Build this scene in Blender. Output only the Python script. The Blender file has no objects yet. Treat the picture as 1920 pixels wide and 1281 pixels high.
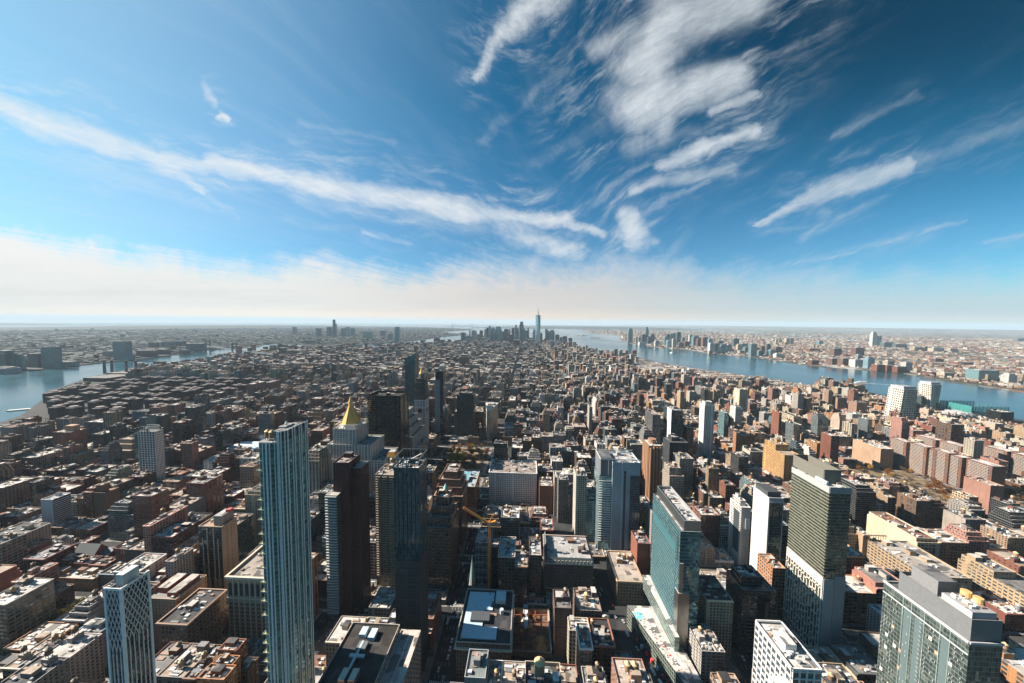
import bpy, bmesh, random
from math import *
import numpy as np

# ------------------------------------------------------------------ scene, camera, light
scene = bpy.context.scene
COL = scene.collection
F, YAW, PIT, ROL = 622.0, radians(2.65), radians(3.5), radians(0.5)
CX, CY, CH = -5.0, 27.0, 329.0
ER = 7433e3                                   # earth radius with refraction: far ground really drops away

def proj(x, y, z, curve=True):
    """where a point lands in the 1920 x 1281 photograph (used only to choose words and what to build in detail)"""
    x, y, z = x - CX, y - CY, z - CH
    if curve: z -= (x * x + y * y) / 2 / ER
    c, s = cos(YAW), sin(YAW); X = x * c + y * s; Y = -x * s + y * c
    c, s = cos(PIT), sin(PIT); D = Y * c - z * s; U = Y * s + z * c
    if D < 1: return (-9999, 9999, D)
    u = X / D; v = -U / D; c, s = cos(ROL), sin(ROL)
    return 960 + F * (u * c - v * s), 640.5 + F * (u * s + v * c), D

def drop(x, y): return -((x - CX) ** 2 + (y - CY) ** 2) / 2 / ER

from mathutils import Matrix, Vector
Xa = Vector((cos(YAW), sin(YAW), 0)); Ya = Vector((-sin(YAW), cos(YAW), 0)); Za = Vector((0, 0, 1))
Da = Ya * cos(PIT) - Za * sin(PIT); Ua = Ya * sin(PIT) + Za * cos(PIT)
Ra = Xa * cos(ROL) + Ua * sin(ROL); Ta = -Xa * sin(ROL) + Ua * cos(ROL)
cam = bpy.data.objects.new("camera", bpy.data.cameras.new("camera"))
COL.objects.link(cam)
M = Matrix.Identity(4)
for i in range(3):
    M[i][0], M[i][1], M[i][2] = Ra[i], Ta[i], -Da[i]
M[0][3], M[1][3], M[2][3] = CX, CY, CH
cam.matrix_world = M
cam.data.sensor_width = 36.0
cam.data.lens = F / 1920 * 36.0
cam.data.clip_start = 1.0
cam.data.clip_end = 250000.0
scene.camera = cam
scene.view_settings.view_transform = 'Standard'
scene.view_settings.look = 'None'
scene.view_settings.gamma = 1.0
scene.view_settings.exposure = 1.35
scene.cycles.use_denoising = True
scene.cycles.denoiser = 'OPENIMAGEDENOISE'
scene.cycles.denoising_input_passes = 'RGB_ALBEDO_NORMAL'
scene.cycles.denoising_prefilter = 'ACCURATE'
scene.cycles.max_bounces = 5
scene.cycles.diffuse_bounces = 3
scene.cycles.glossy_bounces = 2
scene.cycles.transmission_bounces = 2
scene.cycles.volume_bounces = 0
scene.cycles.caustics_reflective = False
scene.cycles.caustics_refractive = False

SUN_AZ, SUN_EL = radians(-84.0), radians(33.0)     # azimuth from +Y towards +X
sdir = Vector((sin(SUN_AZ) * cos(SUN_EL), cos(SUN_AZ) * cos(SUN_EL), sin(SUN_EL)))
sun = bpy.data.objects.new("sun", bpy.data.lights.new("sun", 'SUN'))
COL.objects.link(sun)
sun.data.energy = 5.0
sun.data.angle = radians(0.5)
sun.data.color = (1.0, 0.88, 0.74)
sun.rotation_euler = (-sdir).to_track_quat('-Z', 'Y').to_euler()

# ------------------------------------------------------------------ small node language
class G:
    def __init__(s, nt): s.nt, s.N, s.L = nt, nt.nodes, nt.links
    def node(s, t, **kw):
        n = s.N.new(t)
        for k, v in kw.items(): setattr(n, k, v)
        return n
    def put(s, sock, v):
        if v is None: return
        if isinstance(v, bpy.types.NodeSocket): s.L.new(v, sock)
        else:
            if hasattr(sock.default_value, '__len__') and not hasattr(v, '__len__'): v = (v,) * len(sock.default_value)
            if hasattr(v, '__len__') and len(sock.default_value) == 4 and len(v) == 3: v = (*v, 1)
            sock.default_value = v
    def m(s, op, a, b=None, c=None, clamp=False):
        n = s.node('ShaderNodeMath', operation=op, use_clamp=clamp)
        for i, v in enumerate((a, b, c)): s.put(n.inputs[i], v)
        return n.outputs[0]
    def add(s, a, b): return s.m('ADD', a, b)
    def sub(s, a, b): return s.m('SUBTRACT', a, b)
    def mul(s, a, b): return s.m('MULTIPLY', a, b)
    def mad(s, a, b, c): return s.m('MULTIPLY_ADD', a, b, c)
    def v(s, op, a, b=None, out=0):
        n = s.node('ShaderNodeVectorMath', operation=op)
        s.put(n.inputs[0], a); s.put(n.inputs[1], b)
        return n.outputs[out]
    def scale(s, a, f):
        n = s.node('ShaderNodeVectorMath', operation='SCALE'); s.put(n.inputs[0], a); s.put(n.inputs['Scale'], f)
        return n.outputs[0]
    def mix(s, f, a, b, blend='MIX'):
        n = s.node('ShaderNodeMix', data_type='RGBA', blend_type=blend)
        s.put(n.inputs[0], f); s.put(n.inputs[6], a); s.put(n.inputs[7], b)
        return n.outputs[2]
    def sep(s, a):
        n = s.node('ShaderNodeSeparateXYZ'); s.put(n.inputs[0], a); return n.outputs
    def comb(s, x, y, z=0.0):
        n = s.node('ShaderNodeCombineXYZ')
        for i, v in enumerate((x, y, z)): s.put(n.inputs[i], v)
        return n.outputs[0]
    def noise(s, vec, sc, det=3.0, ro=0.5, dist=0.0, out=0):
        n = s.node('ShaderNodeTexNoise'); s.put(n.inputs['Vector'], vec)
        n.inputs['Scale'].default_value = sc; n.inputs['Detail'].default_value = det
        n.inputs['Roughness'].default_value = ro; n.inputs['Distortion'].default_value = dist
        return n.outputs[out]
    def white(s, vec, out=0):
        n = s.node('ShaderNodeTexWhiteNoise'); s.put(n.inputs['Vector'], vec); return n.outputs[out]
    def voro(s, vec, sc, out='Color'):
        n = s.node('ShaderNodeTexVoronoi'); s.put(n.inputs['Vector'], vec); n.inputs['Scale'].default_value = sc
        return n.outputs[out]
    def ss(s, x, lo, hi, a=0.0, b=1.0):
        n = s.node('ShaderNodeMapRange', interpolation_type='SMOOTHSTEP')
        s.put(n.inputs[0], x); s.put(n.inputs[1], lo); s.put(n.inputs[2], hi); s.put(n.inputs[3], a); s.put(n.inputs[4], b)
        return n.outputs[0]
    def curve(s, x, pts):
        n = s.node('ShaderNodeFloatCurve'); s.put(n.inputs['Value'], x)
        c = n.mapping.curves[0]
        while len(c.points) < len(pts): c.points.new(0.5, 0.5)
        for p, (a, b) in zip(c.points, pts): p.location = (a, b); p.handle_type = 'AUTO'
        n.mapping.update()
        return n.outputs[0]

# ------------------------------------------------------------------ sky: clear-air gradient + cirrus, all by direction
world = bpy.data.worlds.new("World"); scene.world = world; world.use_nodes = True
nt = world.node_tree; nt.nodes.clear(); g = G(nt)
sky = g.node('ShaderNodeTexSky', sky_type='NISHITA')
sky.sun_disc = False; sky.sun_elevation = SUN_EL; sky.sun_rotation = SUN_AZ
sky.altitude = 300; sky.air_density = 1.0; sky.dust_density = 0.6; sky.ozone_density = 2.2
tc = g.node('ShaderNodeTexCoord').outputs['Generated']
d = g.v('NORMALIZE', tc)
dx, dy, dz = g.sep(d)
ys = g.m('MAXIMUM', dy, 0.05)
gx, gz = g.m('DIVIDE', dx, ys), g.m('DIVIDE', dz, ys)
ahead = g.ss(dy, 0.08, 0.3)
# fibres: a plane high above, stretched along the wind
WIND = radians(14.0)
zz = g.m('MAXIMUM', g.add(dz, 0.03), 0.015)
px, py = g.m('DIVIDE', dx, zz), g.m('DIVIDE', dy, zz)
al = g.add(g.mul(px, sin(WIND)), g.mul(py, cos(WIND)))
ac = g.sub(g.mul(px, cos(WIND)), g.mul(py, sin(WIND)))
warp = g.noise(g.comb(px, py, 0.0), 0.9, 4, 0.55, out=1)
wx, wy, wz = g.sep(warp)
acw = g.mad(g.sub(wx, 0.5), 0.55, ac)
fib = g.noise(g.comb(g.mul(al, 0.55), g.mul(acw, 3.2), 3.0), 1.7, 8, 0.62)
th = g.ss(gx, -0.25, 0.30, -0.22, 0.46)
cth, sth = g.m('COSINE', th), g.m('SINE', th)
fa = g.add(g.mul(gx, cth), g.mul(gz, sth)); fc = g.sub(g.mul(gz, cth), g.mul(gx, sth))
soft = g.noise(g.comb(gx, gz, 5.0), 3.0, 4, .6, out=1)
sx_, sy_, sz_ = g.sep(soft)
fc = g.mad(g.sub(sx_, .5), .10, fc)
fine = g.noise(g.comb(g.mul(fa, 2.6), g.mul(fc, 13.0), 7.0), 1.6, 7, 0.66)
puff = g.noise(g.comb(gx, gz, 1.3), 9.0, 8, 0.64)
fibre = g.add(g.mul(fib, 0.62), g.add(g.mul(fine, 0.40), g.mul(puff, 0.10)))
# wobble of the placed streaks
wob = g.noise(g.comb(g.mul(fa, 3.0), g.mul(fc, 6.0), 0.0), 1.5, 8, 0.66, out=1)
ox, oy, oz = g.sep(wob)
qx = g.mad(g.sub(ox, 0.5), 0.13, gx)
qz = g.mad(g.sub(oy, 0.5), 0.085, gz)

def ray(px_, py_):
    a, b = (px_ - 960) / F, (py_ - 640.5) / F
    c, s = cos(ROL), sin(ROL); u = a * c + b * s; v = -a * s + b * c
    c, s = cos(PIT), sin(PIT); Y = c - v * s; Z = -v * c - s
    c, s = cos(YAW), sin(YAW); return u * c - Y * s, u * s + Y * c, Z
def gq(p): r = ray(*p); return r[0] / r[1], r[2] / r[1]

STREAKS = [  # start, end, half widths, strength
    ((-60, 160), (60, 228), 16, 20, .85), ((60, 228), (220, 275), 20, 18, .9), ((220, 275), (335, 312), 16, 13, .85),
    ((335, 312), (385, 360), 13, 8, .7), ((385, 360), (450, 410), 6, 3, .4), ((0, 285), (330, 345), 20, 26, .38),
    ((385, 297), (560, 338), 9, 14, 1.0), ((300, 292), (470, 322), 10, 13, .85), ((560, 338), (760, 372), 15, 16, 1.0), ((760, 372), (950, 405), 16, 15, 1.0),
    ((950, 405), (1060, 412), 13, 10, .9), ((1060, 412), (1125, 442), 9, 7, .8), ((560, 365), (1000, 440), 22, 20, .42),
    ((940, 425), (1080, 478), 20, 14, .7), ((680, 440), (770, 458), 7, 5, .5), ((720, 290), (828, 345), 7, 9, .42),
    ((560, 230), (740, 268), 7, 6, .36), ((383, 158), (402, 190), 8, 8, .55), ((412, 211), (430, 217), 5, 4, 1.0),
    ((895, 150), (940, 62), 8, 16, .8), ((940, 62), (1020, -10), 18, 26, .8),
    ((1205, 125), (1262, 40), 34, 42, .95), ((1262, 40), (1400, -5), 40, 34, .9), ((1190, 195), (1385, 145), 32, 20, 1.0),
    ((1228, 130), (1240, 240), 26, 24, .8), ((1245, 310), (1420, 245), 10, 9, .95), ((1335, 207), (1412, 178), 9, 8, .8),
    ((1110, 95), (1190, 50), 16, 18, .6), ((1000, 310), (1180, 200), 14, 22, .34), ((900, 262), (1060, 130), 9, 13, .34),
    ((1190, 352), (1375, 318), 9, 13, .62), ((1205, 398), (1330, 342), 6, 6, .5), ((1180, 405), (1190, 455), 16, 17, .95),
    ((1155, 440), (1225, 455), 10, 9, .6), ((1430, 420), (1530, 368), 4, 12, .9), ((1530, 368), (1700, 312), 15, 11, .85),
    ((1700, 312), (1930, 232), 13, 17, .42), ((1560, 262), (1725, 178), 8, 9, .42), ((1500, 445), (1550, 400), 10, 9, .45),
    ((1490, 492), (1600, 468), 6, 5, .5), ((1590, 470), (1815, 420), 5, 4, .5), ((1850, 460), (1940, 440), 5, 5, .5),
    ((1560, 60), (1640, 15), 16, 14, .25), ((1180, 270), (1290, 250), 22, 18, .5), 
]
acc = None; halo = None
for a_, b_, w0, w1, k in STREAKS:
    A, B = gq(a_), gq(b_)
    ux, uz = B[0] - A[0], B[1] - A[1]; L2 = ux * ux + uz * uz
    rx, rz = g.sub(qx, A[0]), g.sub(qz, A[1])
    t = g.m('ADD', g.mul(rx, ux / L2), g.mul(rz, uz / L2), clamp=True)
    ex, ez = g.mad(t, -ux, rx), g.mad(t, -uz, rz)
    e2 = g.add(g.mul(ex, ex), g.mul(ez, ez))
    stretch = 1.0 / max(0.45, gq(a_)[1] * 0 + 1)
    f0, f1 = w0 / F * 1.5, w1 / F * 1.5
    w = g.mad(t, f1 - f0, f0)
    mm = g.m('DIVIDE', e2, g.mul(w, w))
    hh = g.mul(g.m('POWER', 2.718, g.mul(mm, -0.075)), k)
    halo = hh if halo is None else g.m('MAXIMUM', halo, hh)
    mm = g.mul(g.m('POWER', 2.718, g.mul(mm, -0.8)), k)
    acc = mm if acc is None else g.m('MAXIMUM', acc, mm)
cir = g.mul(g.ss(g.add(fibre, g.mul(acc, 0.66)), 0.58, 1.36), g.ss(acc, 0.0, 0.6))
tex = g.noise(g.comb(g.mul(fa, 5.0), g.mul(fc, 26.0), 11.0), 1.6, 8, 0.7)
cir = g.mul(cir, g.mad(g.ss(tex, .25, .75), .36, .64))
wisp = g.mul(g.mul(g.ss(g.add(g.mul(fine, .65), g.mul(tex, .4)), .47, .76), g.ss(halo, .10, .95)), .60)
cir = g.m('MAXIMUM', cir, wisp)
veil = g.add(g.mul(g.ss(fib, 0.44, 0.8), g.mad(g.ss(gx, -1.2, 0.6), -.05, 0.09)), g.mul(g.ss(gx, 0.1, -1.5), 0.31))
veil = g.mul(veil, g.ss(gz, 0.02, 0.35))
# the pale overcast shelf near the horizon
edge = g.curve(g.m('MULTIPLY_ADD', gx, 1 / 3.6, 0.5, clamp=True),
               [(0.0, 1.0), (.06, .88), (.18, .68), (.26, .58), (.32, .60), (.38, .53), (.45, .56), (.53, .57), (.60, .58), (.66, .50), (.78, .47), (.9, .46), (1.0, .46)])
edge = g.mul(edge, 0.36)
shw = g.add(gz, g.add(g.mul(g.sub(puff, 0.5), 0.16), g.mul(g.sub(fib, 0.5), 0.10)))
deck = g.ss(g.sub(edge, shw), -0.02, 0.115)
side = g.ss(gx, -0.25, 0.55)
deck = g.mul(deck, g.mix(side, (.97, .97, .97), g.mix(g.ss(gz, .02, .16), (.85, .85, .85), (.60, .60, .60))))
band = g.noise(g.comb(g.mul(gx, 1.3), g.mul(gz, 14.0), 2.0), 1.5, 5, 0.6)
behind = g.sub(1.0, ahead)
cl = g.mul(g.m('MAXIMUM', g.add(cir, g.mul(veil, g.sub(1.0, cir))), deck), ahead)
deckcol = g.mix(g.ss(gx, -0.9, 0.15), (.92, .92, .89), (.80, .74, .70))
deckcol = g.mix(g.ss(gx, 0.1, 1.0), deckcol, (.60, .72, .80))
deckcol = g.mix(g.mul(g.ss(band, .45, .7), .16), deckcol, (.50, .55, .60))
deckcol = g.mix(g.ss(gz, 0.08, 0.24), deckcol, g.mix(g.ss(gx, -.3, .8), (1.0, .99, .97), (.80, .86, .92)))
deckcol = g.mix(g.ss(gz, 0.05, 0.0), deckcol, g.v('MULTIPLY', deckcol, (1.30, 1.12, .98)))
cirmix = g.ss(gx, -.2, 1.3)
circol = g.mix(cirmix, (.92, .96, .98), (.62, .72, .80))
ccol = g.mix(g.ss(deck, 0.0, 0.6), circol, deckcol)
# clear sky colour: physical sky, cooled towards the teal of the photograph
base = g.mix(1.0, sky.outputs[0], g.mix(g.ss(gz, 0.0, 0.7), (0.46, 0.80, 0.96), (0.13, 0.86, 1.03)), 'MULTIPLY')
K = 0.0505
skyl = g.scale(base, K)
# polarised dark wedge away from the sun (a real property of the clear sky, exaggerated by the lens filter)
pol = g.mul(g.ss(gx, -0.9, 0.9), g.ss(gz, 0.08, 0.85))
skyl = g.scale(skyl, g.mad(pol, -0.70, 1.0))
final = g.mix(cl, skyl, g.scale(ccol, 0.365))
bg = g.node('ShaderNodeBackground'); g.put(bg.inputs[0], final); bg.inputs[1].default_value = 1.0
out = g.node('ShaderNodeOutputWorld'); g.L.new(bg.outputs[0], out.inputs[0])
# ------------------------------------------------------------------ materials
def mat(name):
    m = bpy.data.materials.new(name); m.use_nodes = True
    nt = m.node_tree; nt.nodes.clear(); g = G(nt)
    b = g.node('ShaderNodeBsdfPrincipled'); o = g.node('ShaderNodeOutputMaterial')
    g.L.new(b.outputs[0], o.inputs[0])
    return m, g, b.inputs, o
def attr(g, n, out='Color'):
    a = g.node('ShaderNodeAttribute', attribute_type='GEOMETRY', attribute_name=n); return a.outputs[out]
def position(g): return g.node('ShaderNodeNewGeometry').outputs['Position']

def make_masonry():
    m, g, b, o = mat('masonry_with_windows')
    uvx, uvy, _ = g.sep(g.node('ShaderNodeUVMap', uv_map='UVMap').outputs[0])
    win = attr(g, 'win'); bw, fh, wf = g.sep(win); hf = attr(g, 'win', 'Alpha')
    tint = attr(g, 'tint')
    u, v = g.m('DIVIDE', uvx, bw), g.m('DIVIDE', uvy, fh)
    fu, fv = g.m('FRACT', u), g.m('FRACT', v)
    cu, cv = g.m('FLOOR', u), g.m('FLOOR', v)
    mu = g.m('LESS_THAN', g.m('ABSOLUTE', g.sub(fu, 0.5)), g.mul(wf, 0.5))
    mv = g.m('LESS_THAN', g.m('ABSOLUTE', g.sub(fv, 0.52)), g.mul(hf, 0.5))
    blankcol = g.m('GREATER_THAN', g.white(g.comb(cu, 17.0, g.m('FLOOR', g.mul(hf, 40.0)))), .10)
    mask = g.mul(g.mul(mu, mv), blankcol)
    rnd = g.white(g.comb(cu, cv, 0.0)); rnd2 = g.white(g.comb(cu, cv, 9.0))
    glass = g.mix(g.mul(rnd, rnd), (.010, .016, .022), (.055, .075, .085))
    blind = g.mul(g.m('GREATER_THAN', rnd2, .72), g.m('GREATER_THAN', fv, g.mad(rnd, .5, .45)))
    glass = g.mix(g.mul(blind, .8), glass, (.22, .20, .165))
    # slim sash bar and sill
    sash = g.m('LESS_THAN', g.m('ABSOLUTE', g.sub(fv, 0.53)), 0.025)
    glass = g.mix(g.mul(sash, .8), glass, (.12, .12, .12))
    sill = g.mul(mu, g.m('LESS_THAN', g.m('ABSOLUTE', g.sub(fv, g.sub(0.49, g.mul(hf, 0.5)))), 0.045))
    P = position(g)
    big = g.noise(P, 0.035, 3, 0.6); x, y, z = g.sep(P)
    streak = g.noise(g.comb(g.mul(x, .9), g.mul(y, .9), g.mul(z, .09)), 0.9, 4, .65)
    grain = g.noise(P, 1.6, 3, .6)
    f = g.add(g.mul(big, .45), g.add(g.mul(streak, .46), g.add(g.mul(grain, .22), .11)))
    wall = g.scale(tint, f)
    wall = g.mix(g.mul(sill, .35), wall, g.scale(tint, 1.7))
    course = g.m('LESS_THAN', fv, 0.06)
    wall = g.mix(g.mul(course, .22), wall, (.02, .02, .02))
    g.put(b['Base Color'], g.mix(mask, wall, glass))
    g.put(b['Roughness'], g.mad(mask, -.78, .88))
    g.put(b['Specular IOR Level'], g.mad(mask, .55, .12))
    bump = g.node('ShaderNodeBump'); bump.inputs['Strength'].default_value = .5; bump.inputs['Distance'].default_value = .25
    tilt = g.scale(g.v('SUBTRACT', g.white(g.comb(cu, cv, 4.0), 1), (.5, .5, .5)), .035)
    g.put(b['Normal'], g.v('NORMALIZE', g.v('ADD', g.node('ShaderNodeNewGeometry').outputs['Normal'], g.scale(tilt, mask))))
    return m
def make_curtain():
    m, g, b, o = mat('curtain_wall_glass')
    uvx, uvy, _ = g.sep(g.node('ShaderNodeUVMap', uv_map='UVMap').outputs[0])
    win = attr(g, 'win'); bw, fh, mf = g.sep(win); sf = attr(g, 'win', 'Alpha')
    tint = attr(g, 'tint'); fr = attr(g, 'tint', 'Alpha')
    u, v = g.m('DIVIDE', uvx, bw), g.m('DIVIDE', uvy, fh)
    fu, fv = g.m('FRACT', u), g.m('FRACT', v)
    cu, cv = g.m('FLOOR', u), g.m('FLOOR', v)
    frame = g.m('MAXIMUM', g.m('LESS_THAN', fu, mf), g.m('LESS_THAN', fv, sf))
    r1, r2 = g.white(g.comb(cu, cv, 0.0)), g.white(g.comb(cu, cv, 5.0))
    inside = g.scale(g.mix(g.m('GREATER_THAN', r2, .88), (0, 0, 0), (.10, .095, .08)), g.m('MULTIPLY', g.sep(tint)[1], 9.0, clamp=True))
    col = g.v('ADD', g.scale(tint, g.mad(r1, .7, .6)), inside)
    P = position(g)
    f = g.add(.75, g.mul(g.noise(P, .08, 3), .5))
    fcol = g.scale(g.mix(fr, g.scale(tint, .8), (.55, .56, .56)), f)
    g.put(b['Base Color'], g.mix(frame, col, fcol))
    g.put(b['Metallic'], g.mad(frame, -.62, .62))
    g.put(b['Roughness'], g.mad(frame, .5, .05))
    g.put(b['Specular IOR Level'], .6)
    tilt = g.scale(g.v('SUBTRACT', g.white(g.comb(cu, cv, 4.0), 1), (.5, .5, .5)), .075)
    wob = g.scale(g.v('SUBTRACT', g.noise(P, .25, 2, out=1), (.5, .5, .5)), .03)
    tilt = g.scale(g.v('MULTIPLY', tilt, g.v('MULTIPLY', tilt, tilt)), 900.0)
    nrm = g.v('ADD', g.node('ShaderNodeNewGeometry').outputs['Normal'], g.v('ADD', tilt, wob))
    g.put(b['Normal'], g.v('NORMALIZE', nrm))
    return m
def make_roof():
    m, g, b, o = mat('flat_roofing')
    tint = attr(g, 'tint'); P = position(g)
    n1, n2 = g.noise(P, .09, 5, .62), g.noise(P, .6, 4, .65)
    cell = g.voro(P, .11)
    cr = g.sep(cell)[0]
    f = g.add(.22, g.add(g.mul(n1, .70), g.add(g.mul(n2, .34), g.mul(cr, .18))))
    col = g.scale(tint, f)
    stain = g.ss(g.noise(P, .16, 4, .6), .54, .68)
    col = g.mix(g.mul(stain, .55), col, g.scale(tint, .42))
    ch = g.node('ShaderNodeTexVoronoi', distance='CHEBYCHEV'); g.put(ch.inputs['Vector'], P); ch.inputs['Scale'].default_value = .17
    k1, k2, k3 = g.sep(ch.outputs['Color'])
    col = g.mix(g.mul(g.m('GREATER_THAN', k1, .80), .75), col, (.045, .045, .048))
    col = g.mix(g.mul(g.mul(g.m('GREATER_THAN', k2, .84), .55), g.m('MULTIPLY', g.sep(tint)[1], 4.0, clamp=True)), col, (.30, .28, .26))
    pud = g.ss(g.noise(P, .35, 4, .65), .60, .68)
    col = g.mix(g.mul(pud, .5), col, g.scale(tint, .3))
    x, y, z = g.sep(P)
    seam = g.m('MAXIMUM', g.m('LESS_THAN', g.m('FRACT', g.mul(x, .23)), .05), g.m('LESS_THAN', g.m('FRACT', g.mul(y, .11)), .03))
    col = g.mix(g.mul(seam, .3), col, (.05, .05, .05))
    g.put(b['Base Color'], col); g.put(b['Roughness'], .8); g.put(b['Specular IOR Level'], .25)
    return m
def make_plain(name, rough=.7, metal=0.0, var=.5):
    m, g, b, o = mat(name)
    tint = attr(g, 'tint'); P = position(g)
    f = g.add(1 - var * .5, g.mul(g.noise(P, .5, 4, .6), var))
    g.put(b['Base Color'], g.scale(tint, f)); g.put(b['Roughness'], rough); g.put(b['Metallic'], metal)
    return m
def make_leaf():
    m, g, b, o = mat('foliage')
    tint = attr(g, 'tint'); P = position(g)
    oi = g.node('ShaderNodeObjectInfo').outputs['Random']
    f = g.add(.35, g.mul(g.white(g.v('FLOOR', g.scale(P, 1.1))), 1.1))
    col = g.scale(tint, f)
    g.put(b['Base Color'], col); g.put(b['Roughness'], .75); g.put(b['Specular IOR Level'], .15)
    tr = g.node('ShaderNodeBsdfTranslucent'); g.put(tr.inputs[0], col)
    mx = g.node('ShaderNodeMixShader'); mx.inputs[0].default_value = .3
    g.L.new(o.inputs[0].links[0].from_socket, mx.inputs[1]); g.L.new(tr.outputs[0], mx.inputs[2]); g.L.new(mx.outputs[0], o.inputs[0])
    return m
def make_water(name, deep, rough):
    m, g, b, o = mat(name)
    P = position(g)
    n = g.noise(P, .05, 4, .6); n2 = g.noise(P, .004, 3, .6)
    x, y, z = g.sep(P)
    lanes = g.noise(g.comb(g.mul(x, .0012), g.mul(y, .0005), 0.0), 1.0, 5, .65)
    g.put(b['Base Color'], g.mix(g.ss(lanes, .35, .7), deep, tuple(c * 1.7 for c in deep)))
    g.put(b['Roughness'], g.mad(g.ss(lanes, .4, .65), .10, rough)); g.put(b['IOR'], 1.33)
    bp = g.node('ShaderNodeBump'); bp.inputs['Strength'].default_value = .14; bp.inputs['Distance'].default_value = 3.0
    g.put(bp.inputs['Height'], g.add(n, g.mul(g.noise(P, .3, 3), .25)))
    g.L.new(bp.outputs[0], b['Normal'])
    return m
def make_land(name, kind):
    m, g, b, o = mat(name)
    P = position(g)
    if kind == 'asphalt':
        n = g.noise(P, .02, 4, .6); n2 = g.noise(P, .5, 3, .6)
        patch = g.ss(g.noise(P, .05, 3), .52, .6)
        col = g.mix(n, (.022, .024, .027), (.058, .058, .058)); col = g.mix(g.mul(patch, .35), col, (.085, .082, .08))
        col = g.scale(col, g.add(.7, g.mul(n2, .6)))
    else:
        x, y, z = g.sep(P)
        R = g.comb(g.add(g.mul(x, .83), g.mul(y, .55)), g.sub(g.mul(y, .83), g.mul(x, .55)), 0.0)
        c1 = g.voro(R, .02); c2 = g.voro(R, .007)
        a1 = g.sep(c1); a2 = g.sep(c2)
        roofs = g.mix(g.ss(a1[0], .50, .95), (.05, .055, .06) if kind == 'jersey' else (.010, .017, .024), (.40, .38, .36) if kind == 'jersey' else (.060, .075, .09))  # Brooklyn tones: haze blue and backlit shade put into the ground colour
        roofs = g.mix(g.m('GREATER_THAN', a1[1], .78), roofs, (.20, .10, .07) if kind == 'jersey' else (.06, .05, .05))
        trees = g.ss(g.noise(P, .0016, 5, .62), .48, .60)
        far = g.ss(g.noise(P, .00035, 3, .5), .5, .58)
        green = g.mix(a2[1], (.028, .034, .020), (.06, .052, .032))
        col = g.mix(g.mul(g.ss(a1[2], .25, .6), g.add(.25, g.mul(trees, .65))), roofs, green)
        col = g.mix(g.mul(far, .6), col, green)
        big = g.ss(a2[0], .82, .95)
        col = g.mix(g.mul(big, .6), col, (.5, .48, .46) if kind == 'jersey' else (.09, .09, .09))
    g.put(b['Base Color'], col); g.put(b['Roughness'], .9); g.put(b['Specular IOR Level'], .15)
    return m

MASON, CURT, ROOF, PLAIN, METAL, LEAF = (make_masonry(), make_curtain(), make_roof(), make_plain('painted_surface'),
                                          make_plain('satin_metal', .28, .9, .25), make_leaf())
GOLD = make_plain('gilded_tiles', .5, .15, .45)
MATS = [MASON, CURT, ROOF, PLAIN, METAL, LEAF, GOLD]
mMAS, mGLS, mROF, mPLN, mMET, mLEF, mGLD = range(7)

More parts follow.
